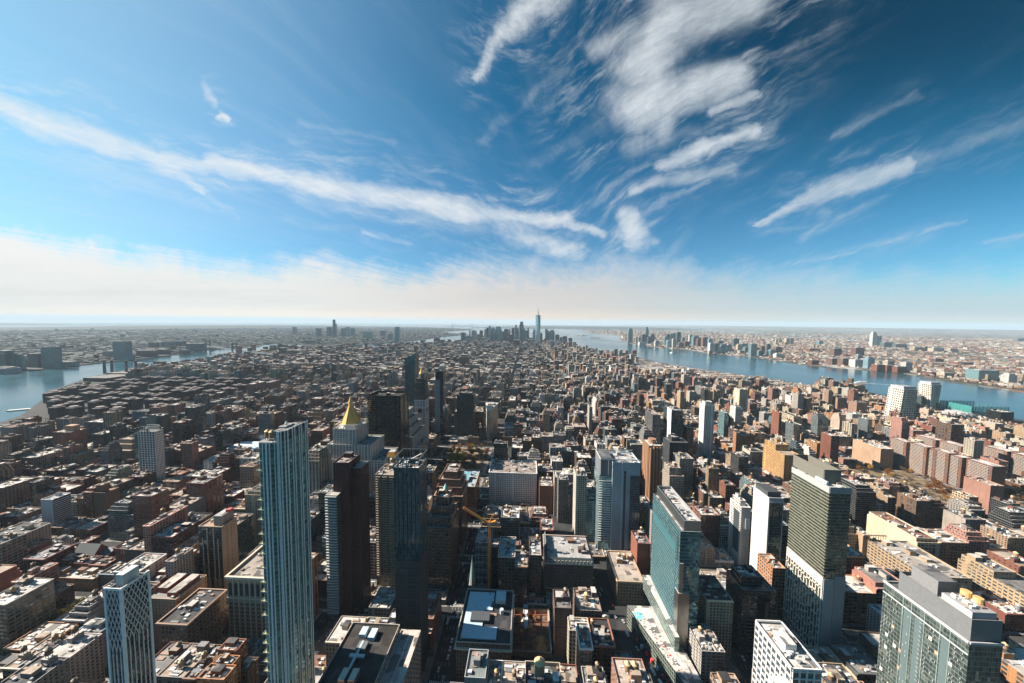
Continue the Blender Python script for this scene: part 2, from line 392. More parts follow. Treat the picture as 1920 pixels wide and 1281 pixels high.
# ------------------------------------------------------------------ mesh building
class MB:
    def __init__(s):
        s.v = []; s.l = []; s.n = []; s.m = []; s.c = []; s.w = []; s.uv = []
    def face(s, pts, m, c, w=(1, 1, 0, 0), uv=None):
        i = len(s.v); s.v.extend(pts); k = len(pts)
        s.l.extend(range(i, i + k)); s.n.append(k); s.m.append(m)
        s.c.append(c if len(c) == 4 else (c[0], c[1], c[2], 0.0)); s.w.append(w)
        s.uv.extend(uv if uv else [(0.0, 0.0)] * k)
    def wall(s, a, b, z0, z1, m, c, w=(1, 1, 0, 0), u0=0.0, zb=None):
        """a vertical wall from a to b (xy), outside on the right of a->b"""
        L = hypot(b[0] - a[0], b[1] - a[1]); zb = z0 if zb is None else zb
        if w[2] > 0 and w[0] > 0:                       # whole bays
            nb = max(1, round(L / w[0])); w = (L / nb, *w[1:]); u0 = round(u0) * w[0]
        s.face([(a[0], a[1], z0), (b[0], b[1], z0), (b[0], b[1], z1), (a[0], a[1], z1)], m, c, w,
               [(u0, z0 - zb), (u0 + L, z0 - zb), (u0 + L, z1 - zb), (u0, z1 - zb)])
    def prism(s, poly, z0, z1, m, c, w=(1, 1, 0, 0), tm=None, tc=None, top=True, zb=None, u0=0, wins=None):
        """poly counter-clockwise seen from above"""
        k = len(poly)
        for i in range(k):
            s.wall(poly[i], poly[(i + 1) % k], z0, z1, m, c, wins[i] if wins else w, u0 + i * 37, zb)
        if top: s.face([(p[0], p[1], z1) for p in poly], mROF if tm is None else tm, tc or c)
    def box(s, x0, x1, y0, y1, z0, z1, m, c, w=(1, 1, 0, 0), tm=None, tc=None, top=True, zb=None, u0=0, wins=None, bottom=False):
        s.prism([(x0, y0), (x1, y0), (x1, y1), (x0, y1)], z0, z1, m, c, w, tm, tc, top, zb, u0, wins)
        if bottom: s.face([(x0, y1, z0), (x1, y1, z0), (x1, y0, z0), (x0, y0, z0)], mPLN if m in (mMAS, mGLS) else m, c)
    def bx(s, x0, x1, y0, y1, z0, z1, c, m=mPLN): s.box(x0, x1, y0, y1, z0, z1, m, c, tm=m, bottom=True)
    def cyl(s, x, y, z0, z1, r0, r1, n, c, m=mPLN, cap=True):
        A = [(cos(2 * pi * i / n), sin(2 * pi * i / n)) for i in range(n)]
        for i in range(n):
            p, q = A[i], A[(i + 1) % n]
            pts = [(x + p[0] * r0, y + p[1] * r0, z0), (x + q[0] * r0, y + q[1] * r0, z0)]
            if r1 > 1e-6: pts += [(x + q[0] * r1, y + q[1] * r1, z1), (x + p[0] * r1, y + p[1] * r1, z1)]
            else: pts += [(x, y, z1)]
            s.face(pts, m, c)
        if cap and r1 > 1e-6: s.face([(x + p[0] * r1, y + p[1] * r1, z1) for p in A], m, c)
    def strut(s, p, q, r, c, m=mPLN, r2=None):
        p, q = Vector(p), Vector(q); d = (q - p)
        if d.length < 1e-6: return
        d.normalize(); a = d.cross(Vector((0, 0, 1)) if abs(d.z) < .9 else Vector((1, 0, 0))).normalized(); b = d.cross(a)
        r2 = r if r2 is None else r2
        A = [p + (a * i + b * j) * r for i, j in ((1, 1), (-1, 1), (-1, -1), (1, -1))]
        B = [q + (a * i + b * j) * r2 for i, j in ((1, 1), (-1, 1), (-1, -1), (1, -1))]
        for i in range(4):
            j = (i + 1) % 4; s.face([tuple(A[i]), tuple(B[i]), tuple(B[j]), tuple(A[j])], m, c)
        s.face([tuple(v) for v in A], m, c); s.face([tuple(v) for v in reversed(B)], m, c)
    def mesh(s, name, origin=(0, 0, 0), mats=None):
        me = bpy.data.meshes.new(name)
        v = np.array(s.v, dtype=np.float32).reshape(-1, 3) - np.array(origin, dtype=np.float32)
        me.vertices.add(len(v)); me.vertices.foreach_set('co', v.ravel())
        me.loops.add(len(s.l)); me.loops.foreach_set('vertex_index', np.array(s.l, dtype=np.int32))
        n = np.array(s.n, dtype=np.int32); st = np.concatenate(([0], np.cumsum(n)[:-1])).astype(np.int32)
        me.polygons.add(len(n)); me.polygons.foreach_set('loop_start', st); me.polygons.foreach_set('loop_total', n)
        used = sorted(set(s.m)); mp = {k: i for i, k in enumerate(used)}
        for k in used: me.materials.append(MATS[k])
        me.polygons.foreach_set('material_index', np.array([mp[k] for k in s.m], dtype=np.int32))
        uv = me.uv_layers.new(name='UVMap'); uv.data.foreach_set('uv', np.array(s.uv, dtype=np.float32).ravel())
        for nm, dat in (('tint', s.c), ('win', s.w)):
            a = me.attributes.new(nm, 'FLOAT_COLOR', 'FACE'); a.data.foreach_set('color', np.array(dat, dtype=np.float32).ravel())
        me.update(calc_edges=True); me.validate()
        return me

def prop(o, label=None, cat=None, group=None, kind=None):
    for k, v in (('label', label), ('category', cat), ('group', group), ('kind', kind)):
        if v: o[k] = v
    return o
def link(name, me, parent=None, loc=(0, 0, 0)):
    o = bpy.data.objects.new(name, me); COL.objects.link(o); o.location = loc
    if parent is not None: o.parent = parent
    return o
def thing(name, label, cat, loc, group=None):
    o = bpy.data.objects.new(name, None); COL.objects.link(o); o.location = loc; o.empty_display_size = 5
    return prop(o, label, cat, group)
def part(root, name, mb, label=None):
    if not mb.v: return None
    o = link(name, mb.mesh(name, root.location), root)
    if label: o['label'] = label
    return o
def solid(name, mb, label, cat, origin, group=None, kind=None):
    return prop(link(name, mb.mesh(name, origin), None, origin), label, cat, group, kind)
def structure(name, me, m):
    o = link(name, me); me.materials.clear(); me.materials.append(m); o['kind'] = 'structure'; return o

C = dict(brick=(.22, .09, .062), darkred=(.12, .045, .04), brown=(.15, .085, .055), tan=(.38, .27, .18), cream=(.52, .44, .33), grey=(.25, .24, .23),
         white=(.64, .62, .59), orange=(.36, .18, .085), dark=(.075, .075, .08), stone=(.43, .39, .34), rose=(.36, .19, .15), slate=(.14, .16, .18))

# ------------------------------------------------------------------ ground, water, far land
GZ = 8.0                                         # street level above the harbour
def sheet(name, poly, z, step, m, skirt=6.0, bumps=None):
    bm = bmesh.new()
    bm.faces.new([bm.verts.new((x, y, 0)) for x, y in poly])
    xs, ys = [p[0] for p in poly], [p[1] for p in poly]
    for ax, lo, hi in ((0, min(xs), max(xs)), (1, min(ys), max(ys))):
        k = floor(lo / step) + 1
        while k * step < hi:
            co = [0, 0, 0]; no = [0, 0, 0]; co[ax] = k * step; no[ax] = 1
            bmesh.ops.bisect_plane(bm, geom=bm.verts[:] + bm.edges[:] + bm.faces[:], plane_co=co, plane_no=no); k += 1
    for v in bm.verts: v.co.z = z + drop(v.co.x, v.co.y) + (bumps(v.co.x, v.co.y) if bumps else 0)
    bmesh.ops.triangulate(bm, faces=bm.faces[:])
    bmesh.ops.recalc_face_normals(bm, faces=bm.faces[:])
    if sum(f.normal.z for f in bm.faces) < 0: bmesh.ops.reverse_faces(bm, faces=bm.faces[:])
    e = [e for e in bm.edges if e.is_boundary]
    r = bmesh.ops.extrude_edge_only(bm, edges=e)
    for v in r['geom']:
        if isinstance(v, bmesh.types.BMVert): v.co.z -= skirt + z
    me = bpy.data.meshes.new(name); bm.to_mesh(me); bm.free()
    return structure(name, me, m)

bm = bmesh.new()
rings = [50, 400, 900, 1500, 2300, 3300, 4600, 6200, 8200, 10500, 13500, 17000, 21000, 26000, 32000, 39000, 47000, 56000, 66000, 78000]
prev = None
for r in rings:
    row = []
    for i in range(160):
        a = 2 * pi * i / 160; x, y = CX + r * cos(a), CY + r * sin(a); row.append(bm.verts.new((x, y, drop(x, y))))
    if prev:
        for i in range(160): bm.faces.new((prev[i], row[i], row[(i + 1) % 160], prev[(i + 1) % 160]))
    else: bm.faces.new(row)
    prev = row
bmesh.ops.recalc_face_normals(bm, faces=bm.faces[:])
if sum(f.normal.z for f in bm.faces) < 0: bmesh.ops.reverse_faces(bm, faces=bm.faces[:])
me = bpy.data.meshes.new('water'); bm.to_mesh(me); bm.free()
structure('harbour_water', me, make_water('river_water', (.020, .050, .060), .12))

MANHATTAN = [(-1400, -400), (-1500, 557), (-1540, 800), (-1606, 946), (-1659, 1021), (-1740, 1090), (-1904, 1229), (-2013, 1294), (-2125, 1391), (-2161, 1459),
             (-2230, 1534), (-2275, 1585), (-2395, 1750), (-2460, 1920), (-2501, 2033), (-2437, 2140), (-2483, 2305), (-2560, 2606), (-2622, 2899), (-2700, 3200), (-2571, 3420),
             (-2200, 3720), (-1739, 3980), (-1256, 4502), (-900, 5200), (-610, 5685), (-389, 5808), (60, 5700), (280, 5300), (420, 4900), (518, 4612), (641, 4014), (779, 3502),
             (1021, 3082), (1062, 2704), (1172, 2418), (1397, 2008), (1505, 1784), (1611, 1678), (1673, 1374), (1690, 1150), (1800, 800), (1884, 402), (1990, -400)]
BROOKLYN = [(-2241, -424), (-2500, 400), (-2800, 900), (-3030, 1503), (-3065, 1800), (-3120, 1900), (-3060, 1950), (-3060, 2100), (-3106, 2297), (-3106, 2579), (-3148, 2697),
            (-3196, 2923), (-3336, 3299), (-3350, 3420), (-3160, 3758), (-3443, 4215), (-3338, 4330), (-3100, 4250), (-2683, 4080), (-2072, 4494), (-1765, 5680), (-1793, 6426), (-1459, 8262),
            (-2000, 8700), (-2567, 9300), (-2496, 10480), (-2049, 12633), (-3698, 15782), (-6200, 17500), (-8662, 18308), (-13387, 20000), (-17452, 18800), (-18500, 16000), (-17758, 12090), (-17200, 10700),
            (-17587, 10294), (-26000, 9000), (-40000, 9000), (-40000, -6000), (-6000, -6000)]
STATEN = [(-2971, 16769), (-900, 15700), (1515, 15500), (2900, 14900), (5200, 14700), (9000, 17000), (10500, 24000), (8000, 31000), (2000, 30000), (-1500, 23000)]
JERSEY = [(3600, -2500), (2900, 300), (2449, 1765), (2451, 1899), (2452, 2058), (2486, 2191), (2541, 2390), (2457, 2479), (2324, 2658), (2266, 2682), (2202, 2803), (2233, 3106), (2178, 3421),
          (1912, 3602), (1973, 4065), (1744, 4434), (1570, 5359), (1760, 5852), (1700, 6100), (1880, 6900), (2172, 7826), (2341, 8718), (1900, 10300), (2002, 11069), (2200, 13600), (5300, 13900), (9600, 16200), (11500, 24000), (9500, 33000),
          (14000, 60000), (40000, 60000), (68000, 20000), (60000, -8000)]
ROCKAWAY = [(-40000, 20500), (-28000, 16500), (-24815, 14521), (-23000, 15600), (-21000, 17200), (-21500, 18000), (-24500, 16800), (-40000, 23500)]
GOVERNORS = [(-1150, 6800), (-850, 6700), (-650, 7000), (-750, 7400), (-1050, 7500), (-1250, 7200)]
ELLIS = [(1290, 6900), (1480, 6850), (1520, 7020), (1330, 7080)]
LIBERTY = [(1190, 8000), (1400, 7960), (1440, 8150), (1230, 8200)]
mAS = make_land('street_asphalt', 'asphalt'); mBK = make_land('far_town_brooklyn', 'brooklyn'); mNJ = make_land('far_town_jersey', 'jersey')
sheet('manhattan_ground', MANHATTAN, GZ, 900, mAS, 3)
sheet('brooklyn_ground', BROOKLYN, 4, 2500, mBK, 3)
sheet('staten_island_hills', STATEN, 6, 1500, mBK, 3, lambda x, y: 75 * max(0, 1 - hypot((x - 3500) / 5200, (y - 22000) / 5200)) ** .7 * (.75 + .25 * sin(x * .0011) * cos(y * .0013)))
sheet('jersey_ground', JERSEY, 4, 3000, mNJ, 3, lambda x, y: (150 * max(0, min(1, (hypot(x - CX, y - CY) - 26000) / 5000)) * (.7 + .3 * sin(x * .0004 + y * .0002)) if x > 15000 else 0))
sheet('barrier_beach_land', ROCKAWAY, 4, 2500, mBK, 3)
for nm, pl in (('governors_island_land', GOVERNORS), ('ellis_island_land', ELLIS), ('liberty_island_land', LIBERTY)): sheet(nm, pl, 4, 2000, mBK, 3)
mBAY = make_water('bay_water', (.02, .05, .065), .15)
sheet('newark_bay_water', [(7106, 14169), (6766, 11715), (6291, 9212), (6602, 8385), (7031, 7522), (8000, 7700), (8222, 8794), (8749, 11108), (9365, 14676)], 4.6, 2500, mBAY, 0.2)

def inside(x, y, poly):
    r = False; j = len(poly) - 1
    for i in range(len(poly)):
        a, b = poly[i], poly[j]
        if (a[1] > y) != (b[1] > y) and x < (b[0] - a[0]) * (y - a[1]) / (b[1] - a[1]) + a[0]: r = not r
        j = i
    return r
# ------------------------------------------------------------------ buildings
RECTS = []                                        # footprints already taken
ANCHORS = []                                      # (short phrase, x, y, z) things a label may refer to
WIN = dict(loft=(3.4, 3.9, .62, .60), apt=(2.9, 3.0, .44, .52), ribbon=(5.0, 3.2, .92, .48), small=(3.6, 3.3, .30, .42), blank=(9.0, 3.3, .07, .3), none=(1, 1, 0, 0),
           grid=(3.2, 3.4, .74, .70), pier=(3.0, 3.6, .55, .80), slab=(4.4, 2.9, .72, .50), stone=(2.7, 3.7, .46, .56))
def rnd_roof(r):
    k = r.random()
    if k < .42: t = r.uniform(.45, .70); return (t, t * .96, t * .91)
    if k < .60: return (.42, .34, .27)
    if k < .76: t = r.uniform(.16, .28); return (t, t, t)
    if k < .90: return (.10, .10, .105)
    if k < .95: return (.045, .045, .05)
    return (.26, .14, .10)

def shell(W, R, x0, x1, y0, y1, z0, z1, m, tint, win, roof, pw=.45, ph=1.2, wins=None, zb=None, u0=0, bot=False):
    """walls with a parapet (W) and the sunken roof inside it (R)"""
    W.box(x0, x1, y0, y1, z0, z1, m, tint, win, top=False, zb=zb, u0=u0, wins=wins)
    a0, a1, b0, b1 = x0 + pw, x1 - pw, y0 + pw, y1 - pw
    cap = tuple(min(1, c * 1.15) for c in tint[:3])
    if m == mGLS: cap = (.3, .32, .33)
    for q in (((x0, y0), (x1, y0), (a1, b0), (a0, b0)), ((x1, y0), (x1, y1), (a1, b1), (a1, b0)), ((x1, y1), (x0, y1), (a0, b1), (a1, b1)), ((x0, y1), (x0, y0), (a0, b0), (a0, b1))):
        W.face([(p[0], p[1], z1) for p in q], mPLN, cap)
    zr = z1 - ph
    for a, b in (((a1, b0), (a0, b0)), ((a1, b1), (a1, b0)), ((a0, b1), (a1, b1)), ((a0, b0), (a0, b1))):
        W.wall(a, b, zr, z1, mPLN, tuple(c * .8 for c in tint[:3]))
    R.face([(a0, b0, zr), (a1, b0, zr), (a1, b1, zr), (a0, b1, zr)], mROF, roof)
    return zr
def cornice(mb, x0, x1, y0, y1, z, col, out=.9, h=1.3):
    for a0, a1, b0, b1 in ((x0 - out, x1 + out, y0 - out, y0), (x0 - out, x1 + out, y1, y1 + out), (x0 - out, x0, y0, y1), (x1, x1 + out, y0, y1)):
        mb.bx(a0, a1, b0, b1, z - h, z + .05, col)
FACES = {'N': lambda B, s, z, d: (B[0] + s, B[2] - d, z), 'S': lambda B, s, z, d: (B[0] + s, B[3] + d, z),
         'E': lambda B, s, z, d: (B[0] - d, B[2] + s, z), 'W': lambda B, s, z, d: (B[1] + d, B[2] + s, z)}
def bar(mb, B, f, s0, s1, z0, z1, d, col, m=mPLN):
    """a bar standing D proud of face f of box B = (x0, x1, y0, y1)"""
    if f == 'N': mb.bx(B[0] + s0, B[0] + s1, B[2] - d, B[2], z0, z1, col, m)
    elif f == 'S': mb.bx(B[0] + s0, B[0] + s1, B[3], B[3] + d, z0, z1, col, m)
    elif f == 'E': mb.bx(B[0] - d, B[0], B[2] + s0, B[2] + s1, z0, z1, col, m)
    else: mb.bx(B[1], B[1] + d, B[2] + s0, B[2] + s1, z0, z1, col, m)
def flen(B, f): return B[1] - B[0] if f in 'NS' else B[3] - B[2]
def fins(mb, B, fs, n, z0, z1, w, d, col, m=mPLN):
    for f in fs:
        L = flen(B, f); k = n if isinstance(n, int) else max(2, round(L / n))
        for i in range(k + 1):
            s = L * i / k; bar(mb, B, f, max(0, s - w / 2), min(L, s + w / 2), z0, z1, d, col, m)
def ledges(mb, B, fs, zs, h, d, col, m=mPLN):
    for f in fs:
        for z in zs: bar(mb, B, f, 0, flen(B, f), z, z + h, d, col, m)
def frange(a, b, s):
    r = []
    while a <= b: r.append(a); a += s
    return r

# a rooftop water tank: barrel on a steel stand, cone on top (shared meshes)
def tank_meshes():
    out = []
    for t, c in (((.20, .115, .06), (.50, .34, .19)), ((.115, .08, .055), (.30, .22, .15)), ((.33, .21, .12), (.55, .40, .22)), ((.22, .22, .23), (.33, .33, .34))):
        b = MB(); b.cyl(0, 0, 2.6, 7.0, 2.15, 2.0, 14, t)
        for z in (3.0, 3.9, 4.9, 6.0): b.cyl(0, 0, z, z + .18, 2.2, 2.2, 14, (.05, .04, .04), cap=False)
        for i in range(4):
            a = pi / 4 + i * pi / 2; b.strut((cos(a) * 1.7, sin(a) * 1.7, 0), (cos(a) * 1.6, sin(a) * 1.6, 2.6), .14, (.05, .04, .04))
        b.bx(-1.9, 1.9, -1.9, 1.9, 2.35, 2.6, (.06, .05, .05))
        k = MB(); k.cyl(0, 0, 7.0, 8.7, 2.3, .15, 14, c)
        out.append((b.mesh('water_tank'), k.mesh('tank_roof')))
    return out
TANKS = tank_meshes()
def tank(root, x, y, z, s=1.0, k=0):
    o = link('water_tank', TANKS[k][0], root, (x - root.location[0], y - root.location[1], z - root.location[2])); o.scale = (s, s, s)
    link('tank_roof', TANKS[k][1], o)
def tank_into(mb, x, y, z, s, n=7):
    mb.cyl(x, y, z, z + 2.4 * s, 1.0 * s, 1.0 * s, 4, (.05, .04, .04), cap=False)
    mb.cyl(x, y, z + 2.4 * s, z + 7 * s, 2.1 * s, 2.0 * s, n, (.17, .10, .06), cap=False); mb.cyl(x, y, z + 7 * s, z + 8.7 * s, 2.25 * s, 0, n, (.42, .29, .17))
UNIT = [(.55, .56, .56), (.35, .36, .37), (.16, .17, .18), (.62, .60, .56), (.30, .20, .14)]
def clutter(mb, x0, x1, y0, y1, z, r, n):
    """ducts, air handlers, skylights, pipes"""
    for _ in range(n):
        w, dpt, h = r.uniform(.8, 3.2), r.uniform(.8, 3.0), r.uniform(.6, 2.2)
        if r.random() < .25: w, h = r.uniform(4, 8), .7
        if x1 - x0 < w + 1.5 or y1 - y0 < dpt + 1.5: continue
        x, y = r.uniform(x0 + .6, x1 - w - .6), r.uniform(y0 + .6, y1 - dpt - .6)
        mb.bx(x, x + w, y, y + dpt, z, z + h, r.choice(UNIT))
def topkit(root, x0, x1, y0, y1, z, r, tint, bulks=1, tanks=1, units=6, k=None):
    w, dp = x1 - x0, y1 - y0
    for i in range(bulks):
        bw, bd, bh = min(w * .5, r.uniform(4, 9)), min(dp * .5, r.uniform(4, 8)), r.uniform(3, 5.5)
        x, y = r.uniform(x0 + 1, x1 - bw - 1), r.uniform(y0 + dp * .3, y1 - bd - 1)
        b = MB(); b.box(x, x + bw, y, y + bd, z, z + bh, mMAS, tint, WIN['blank'], tc=rnd_roof(r)); part(root, 'bulkhead', b)
        if tanks and i == 0 and r.random() < .6:
            tank(root, x + bw / 2, y + bd / 2, z + bh, r.uniform(.7, 1.0), r.randrange(3) if k is None else k); tanks -= 1
    for i in range(tanks): tank(root, r.uniform(x0 + 3, x1 - 3), r.uniform(y0 + 3, y1 - 3), z, r.uniform(.75, 1.1), r.randrange(3) if k is None else k)
    for i in range(units * 2):
        b = MB(); clutter(b, x0 + .6, x1 - .6, y0 + .6, y1 - .6, z, r, 1); part(root, 'roof_unit', b)

def H(name, label, cat, B, z, tint, win='apt', m=mMAS, roof=None, short=None, ph=1.3, steps=(), bulks=1, tanks=0, units=6, corn=None, wins=None, seed=None, take=True, group=None, k=None, zb=GZ):
    """one building: main block, optional upper steps [(dx0, dx1, dy0, dy1, z)], roof kit. Returns its root."""
    x0, x1, y0, y1 = B
    r = random.Random(seed if seed is not None else hash((round(x0), round(y0), name)) & 0xffff)
    r = random.Random(int(abs(x0) * 31 + abs(y0) * 17 + z) if seed is None else seed)
    w = WIN[win] if isinstance(win, str) else win
    wn = [WIN[i] if isinstance(i, str) else i for i in wins] if wins else None
    t = C[tint] if isinstance(tint, str) else tint
    rf = roof or rnd_roof(r)
    root = thing(name, label, cat, ((x0 + x1) / 2, (y0 + y1) / 2, zb), group)
    W, R = MB(), MB()
    zr = shell(W, R, x0, x1, y0, y1, zb, z, m, t, w, rf, ph=ph, wins=wn, zb=zb, u0=r.randrange(50))
    top = (x0, x1, y0, y1, zr)
    for a in steps:
        X0, X1, Y0, Y1, Z = a
        zr2 = shell(W, R, X0, X1, Y0, Y1, top[4], Z, m, t, w, rf, ph=ph, wins=wn, zb=zb, u0=r.randrange(50)); top = (X0, X1, Y0, Y1, zr2)
    part(root, 'walls', W); part(root, 'roof', R)
    if corn:
        c = MB(); cornice(c, x0, x1, y0, y1, z - .2, corn); part(root, 'cornice', c)
    topkit(root, *top, r, t, bulks, tanks, units, k)
    if take: RECTS.append((x0, x1, y0, y1))
    if short: ANCHORS.append((short, (x0 + x1) / 2, y0, max(z, top[4])))
    root['top'] = top[4]
    return root
TEAL, DKTEAL, BLACKG = (.10, .20, .22), (.035, .065, .075), (.012, .014, .016)
def gl(bw=1.5, fh=3.4, mf=.08, sf=.10): return (bw, fh, mf, sf)

# --- slim tower with white lattice of crossing ribs
def lattice_tower():
    B = (-273, -262.5, 217, 232); zt = 156
    r = H('lattice_tower', 'slim grey tower with white ribs crossing into diamonds near its top', 'skyscraper', B, zt - 1, (.05, .055, .06), gl(1.3, 3.3, .05, .2), mGLS, roof=(.12, .12, .12), short='the white lattice tower', bulks=0, units=3)
    q = MB(); q.box(-271, -266, 221, 230, zt - 3, zt + 6, mPLN, (.42, .45, .47), tm=mPLN); part(r, 'bulkhead', q)
    wcol = (.70, .73, .76); L = MB()
    for f, n in (('N', 4), ('W', 6)):
        Lf = flen(B, f); p = Lf / n; z1 = zt - 38 if f == 'W' else zt - 44; slope = 2.5 if f == 'W' else 3.0
        P = lambda s, z: FACES[f](B, s, z, .25)
        for i in range(n + 1):
            s = p * i; L.strut(P(s, GZ), P(s, z1), .24, wcol)
            for sg in (-1, 1):
                # a pointed arch, then straight ribs to the top, folding back at the corners
                pts = [(s, z1), (s + sg * p * .08, z1 + p * slope * .35), (s + sg * p * .5, z1 + p * slope)]
                ss, zz, dd = s + sg * p * .5, z1 + p * slope, sg
                if not -1e-3 <= ss <= Lf + 1e-3: continue
                while zz < zt - .1:
                    dist = (Lf - ss) if dd > 0 else ss
                    step = min(dist, (zt - zz) / slope) if dist > 1e-3 else 0
                    if step <= 1e-3: dd = -dd; continue
                    ss += dd * step; zz += step * slope; pts.append((ss, zz))
                for a, b in zip(pts, pts[1:]): L.strut(P(*a), P(*b), .17, wcol)
        bar(L, B, f, 0, Lf, zt - 1, zt + .6, .45, wcol)
    for c in ((B[0], B[2]), (B[1], B[2]), (B[1], B[3])): L.bx(c[0] - .7, c[0] + .7, c[1] - .7, c[1] + .7, GZ, zt + .6, wcol)
    part(r, 'ribs', L)
lattice_tower()

# --- beige side, glass front
def glass_front_tower():
    B = (-379, -351, 376, 396); z = 92
    r = H('apartment_tower', 'tower with dark glass front, four beige piers and plain beige side wall', 'apartment tower', B, z, (.52, .37, .28), wins=[gl(2, 3.2), 'blank', 'blank', 'blank'], win='blank', roof=(.40, .25, .16), short='the beige and glass tower', bulks=0)
    q = MB(); w = [(3.2, 3.2, .28, .4)]
    q.box(B[0] + .5, B[1] - .5, B[2] - .35, B[2] - .02, GZ, z - .5, mGLS, (*DKTEAL, .1), gl(1.6, 3.2, .06, .14), tm=mPLN); part(r, 'glass_front', q)
    q = MB()
    for i, s in enumerate((5, 10.5, 18, 23)): bar(q, B, 'N', s, s + .9, GZ, z - 2 - 12 * (i in (0, 3)), .9, (.50, .38, .30)); bar(q, B, 'N', s - 1, s + 2, GZ, GZ + 22, 1.2, (.40, .31, .26))
    part(r, 'piers', q)
    q = MB(); q.box(-364, -354, 380, 395, z - 1, z + 10, mMAS, (.45, .38, .33), WIN['blank'], tc=(.5, .5, .5)); q.bx(-357, -352, 388, 393, z + 10, z + 13, (.40, .06, .05)); part(r, 'bulkhead', q)
    wq = MB()
    for zz in frange(GZ + 20, z - 6, 3.2):
        for yy in (B[2] + 6, B[2] + 11.5): bar(wq, B, 'W', yy - B[2], yy - B[2] + 1.2, zz, zz + 1.3, .06, (.03, .03, .035))
    part(r, 'side_windows', wq)
glass_front_tower()

# --- ornate office block with an arcade under its cornice
def arcade_block():
    B = (-297, -252, 325, 370); z = 77; st = (.47, .38, .28)
    r = H('office_block', 'ornate beige stone block with tall arched windows below a heavy cornice', 'office building', B, z, st, (4.0, 3.9, .0, .0), short='the arcaded stone block', roof=(.34, .29, .25), bulks=1, units=8, ph=2.2)
    a = MB()
    for f in ('N', 'W'):
        L = flen(B, f); n = 8 if f == 'N' else 9; p = L / n
        for i in range(n):
            s = p * i + p * .2; w = p * .6
            bar(a, B, f, s, s + w, z - 20, z - 9, .12, (.018, .028, .032))
            for k in range(6):      # arch heads
                t = k / 6; hw = w / 2 * sqrt(max(0, 1 - t * t)); bar(a, B, f, s + w / 2 - hw, s + w / 2 + hw, z - 9 + t * w / 2, z - 9 + (k + 1) / 6 * w / 2, .12, (.018, .028, .032))
            for zz in frange(GZ + 6, z - 27, 4.1):
                for h in (0, .5): bar(a, B, f, s + h * w + .1, s + h * w + w * .42, zz, zz + 2.6, .10, (.03, .035, .04))
    part(r, 'windows', a)['kind'] = 'stuff'
    c = MB(); cornice(c, *B, z, (.60, .52, .42), 1.6, 2.0); cornice(c, *B, z - 22, (.52, .44, .35), .8, .9)
    for f in ('N', 'W'):
        fins(c, B, f, 8 if f == 'N' else 9, GZ, z - 4, 1.1, .55, (.47, .38, .29))
        L = flen(B, f)
        for i in range(16): bar(c, B, f, L * i / 16 + .4, L * i / 16 + 1.2, z - 4, z - 2, 1.3, (.55, .48, .39))
    part(r, 'cornice', c)
arcade_block()

# --- white grid tower
B = (-726, -693, 599, 613)
r = H('apartment_tower', 'slender tower wrapped in a bright white square grid, open crown on top', 'apartment tower', B, 119, (.14, .16, .17), gl(3.2, 3.3, .03, .06), mGLS, short='the white grid tower', units=3)
q = MB(); fins(q, B, 'NW', 6, GZ, 119, .8, .5, (.74, .73, .70)); ledges(q, B, 'NW', frange(GZ + 4, 117, 4.4), .75, .45, (.74, .73, .70)); part(r, 'facade_grid', q)
q = MB(); fins(q, (-722, -697, 601, 611), 'NWS', 5, 118, 128, .7, .2, (.7, .7, .68)); ledges(q, (-722, -697, 601, 611), 'NWS', [127], 1, .3, (.7, .7, .68)); part(r, 'open_crown', q)

r = H('apartment_tower', 'pinkish red brick tower with white vertical window strips and tan roof house', 'apartment tower', (-1031, -990, 685, 712), 81, (.30, .13, .10), (3.4, 2.9, .45, .62), roof=(.6, .56, .5), short='the pink brick tower', bulks=0)
q = MB(); q.box(-1015, -996, 694, 706, 80, 92, mMAS, (.48, .33, .21), WIN['blank']); part(r, 'bulkhead', q)
r = H('apartment_block', 'long grey concrete apartment slab with close grid of windows and blank piers', 'apartment block', (-1024, -991, 632, 676), 47, (.34, .31, .28), (2.7, 2.8, .66, .62), roof=(.55, .52, .48), short='the grey concrete slab', bulks=2)
H('apartment_block', 'wide tan brick slab with darker balcony stacks and a narrow pale roof', 'apartment block', (-862, -833, 500, 536), 58, (.32, .23, .18), (4.2, 2.9, .6, .6), roof=(.6, .58, .55), bulks=1)
def banded_tower():
    B = (-716, -698, 466, 486); z = 62
    r = H('apartment_tower', 'white tower whose dark side is striped with continuous balconies', 'apartment tower', B, z, (.66, .68, .71), 'blank', short='the white balcony tower', roof=(.45, .45, .45), bulks=1, units=4)
    q = MB(); q.box(B[1], B[1] + 1.2, B[2] + 1, B[3] - 1, GZ, z - 1, mMAS, (.06, .06, .065), (3, 2.9, .7, .7)); part(r, 'balcony_wall', q)
    for zz in frange(GZ + 4, z - 2, 2.9):
        q = MB(); bar(q, (B[0], B[1] + 1.2, B[2], B[3]), 'W', .5, flen(B, 'W') - .5, zz, zz + .9, 1.5, (.55, .56, .57)); part(r, 'balcony', q)
banded_tower()
H('apartment_block', 'stepped beige brick apartment block with terraces on three levels', 'apartment block', (-925, -862, 690, 760), 42, (.44, .36, .28), 'apt', steps=[(-918, -870, 700, 755, 52), (-910, -880, 708, 750, 60)], short='the terraced beige block')
H('apartment_block', 'deep red brick block with blank wall and flat stepped roofs', 'apartment block', (-763, -685, 672, 708), 52, (.21, .09, .085), 'small', short='the deep red block', bulks=3)
H('apartment_block', 'red brick apartment block with a tall windowless stair tower', 'apartment block', (-808, -771, 521, 552), 40, (.20, .065, .055), 'apt', steps=[(-806, -796, 523, 533, 52)], bulks=1)
H('office_block', 'narrow blank tan brick block rising above low dark roofs', 'office building', (-683, -663, 501, 519), 55, (.28, .19, .13), 'blank', steps=[(-680, -671, 503, 512, 66)], bulks=0)
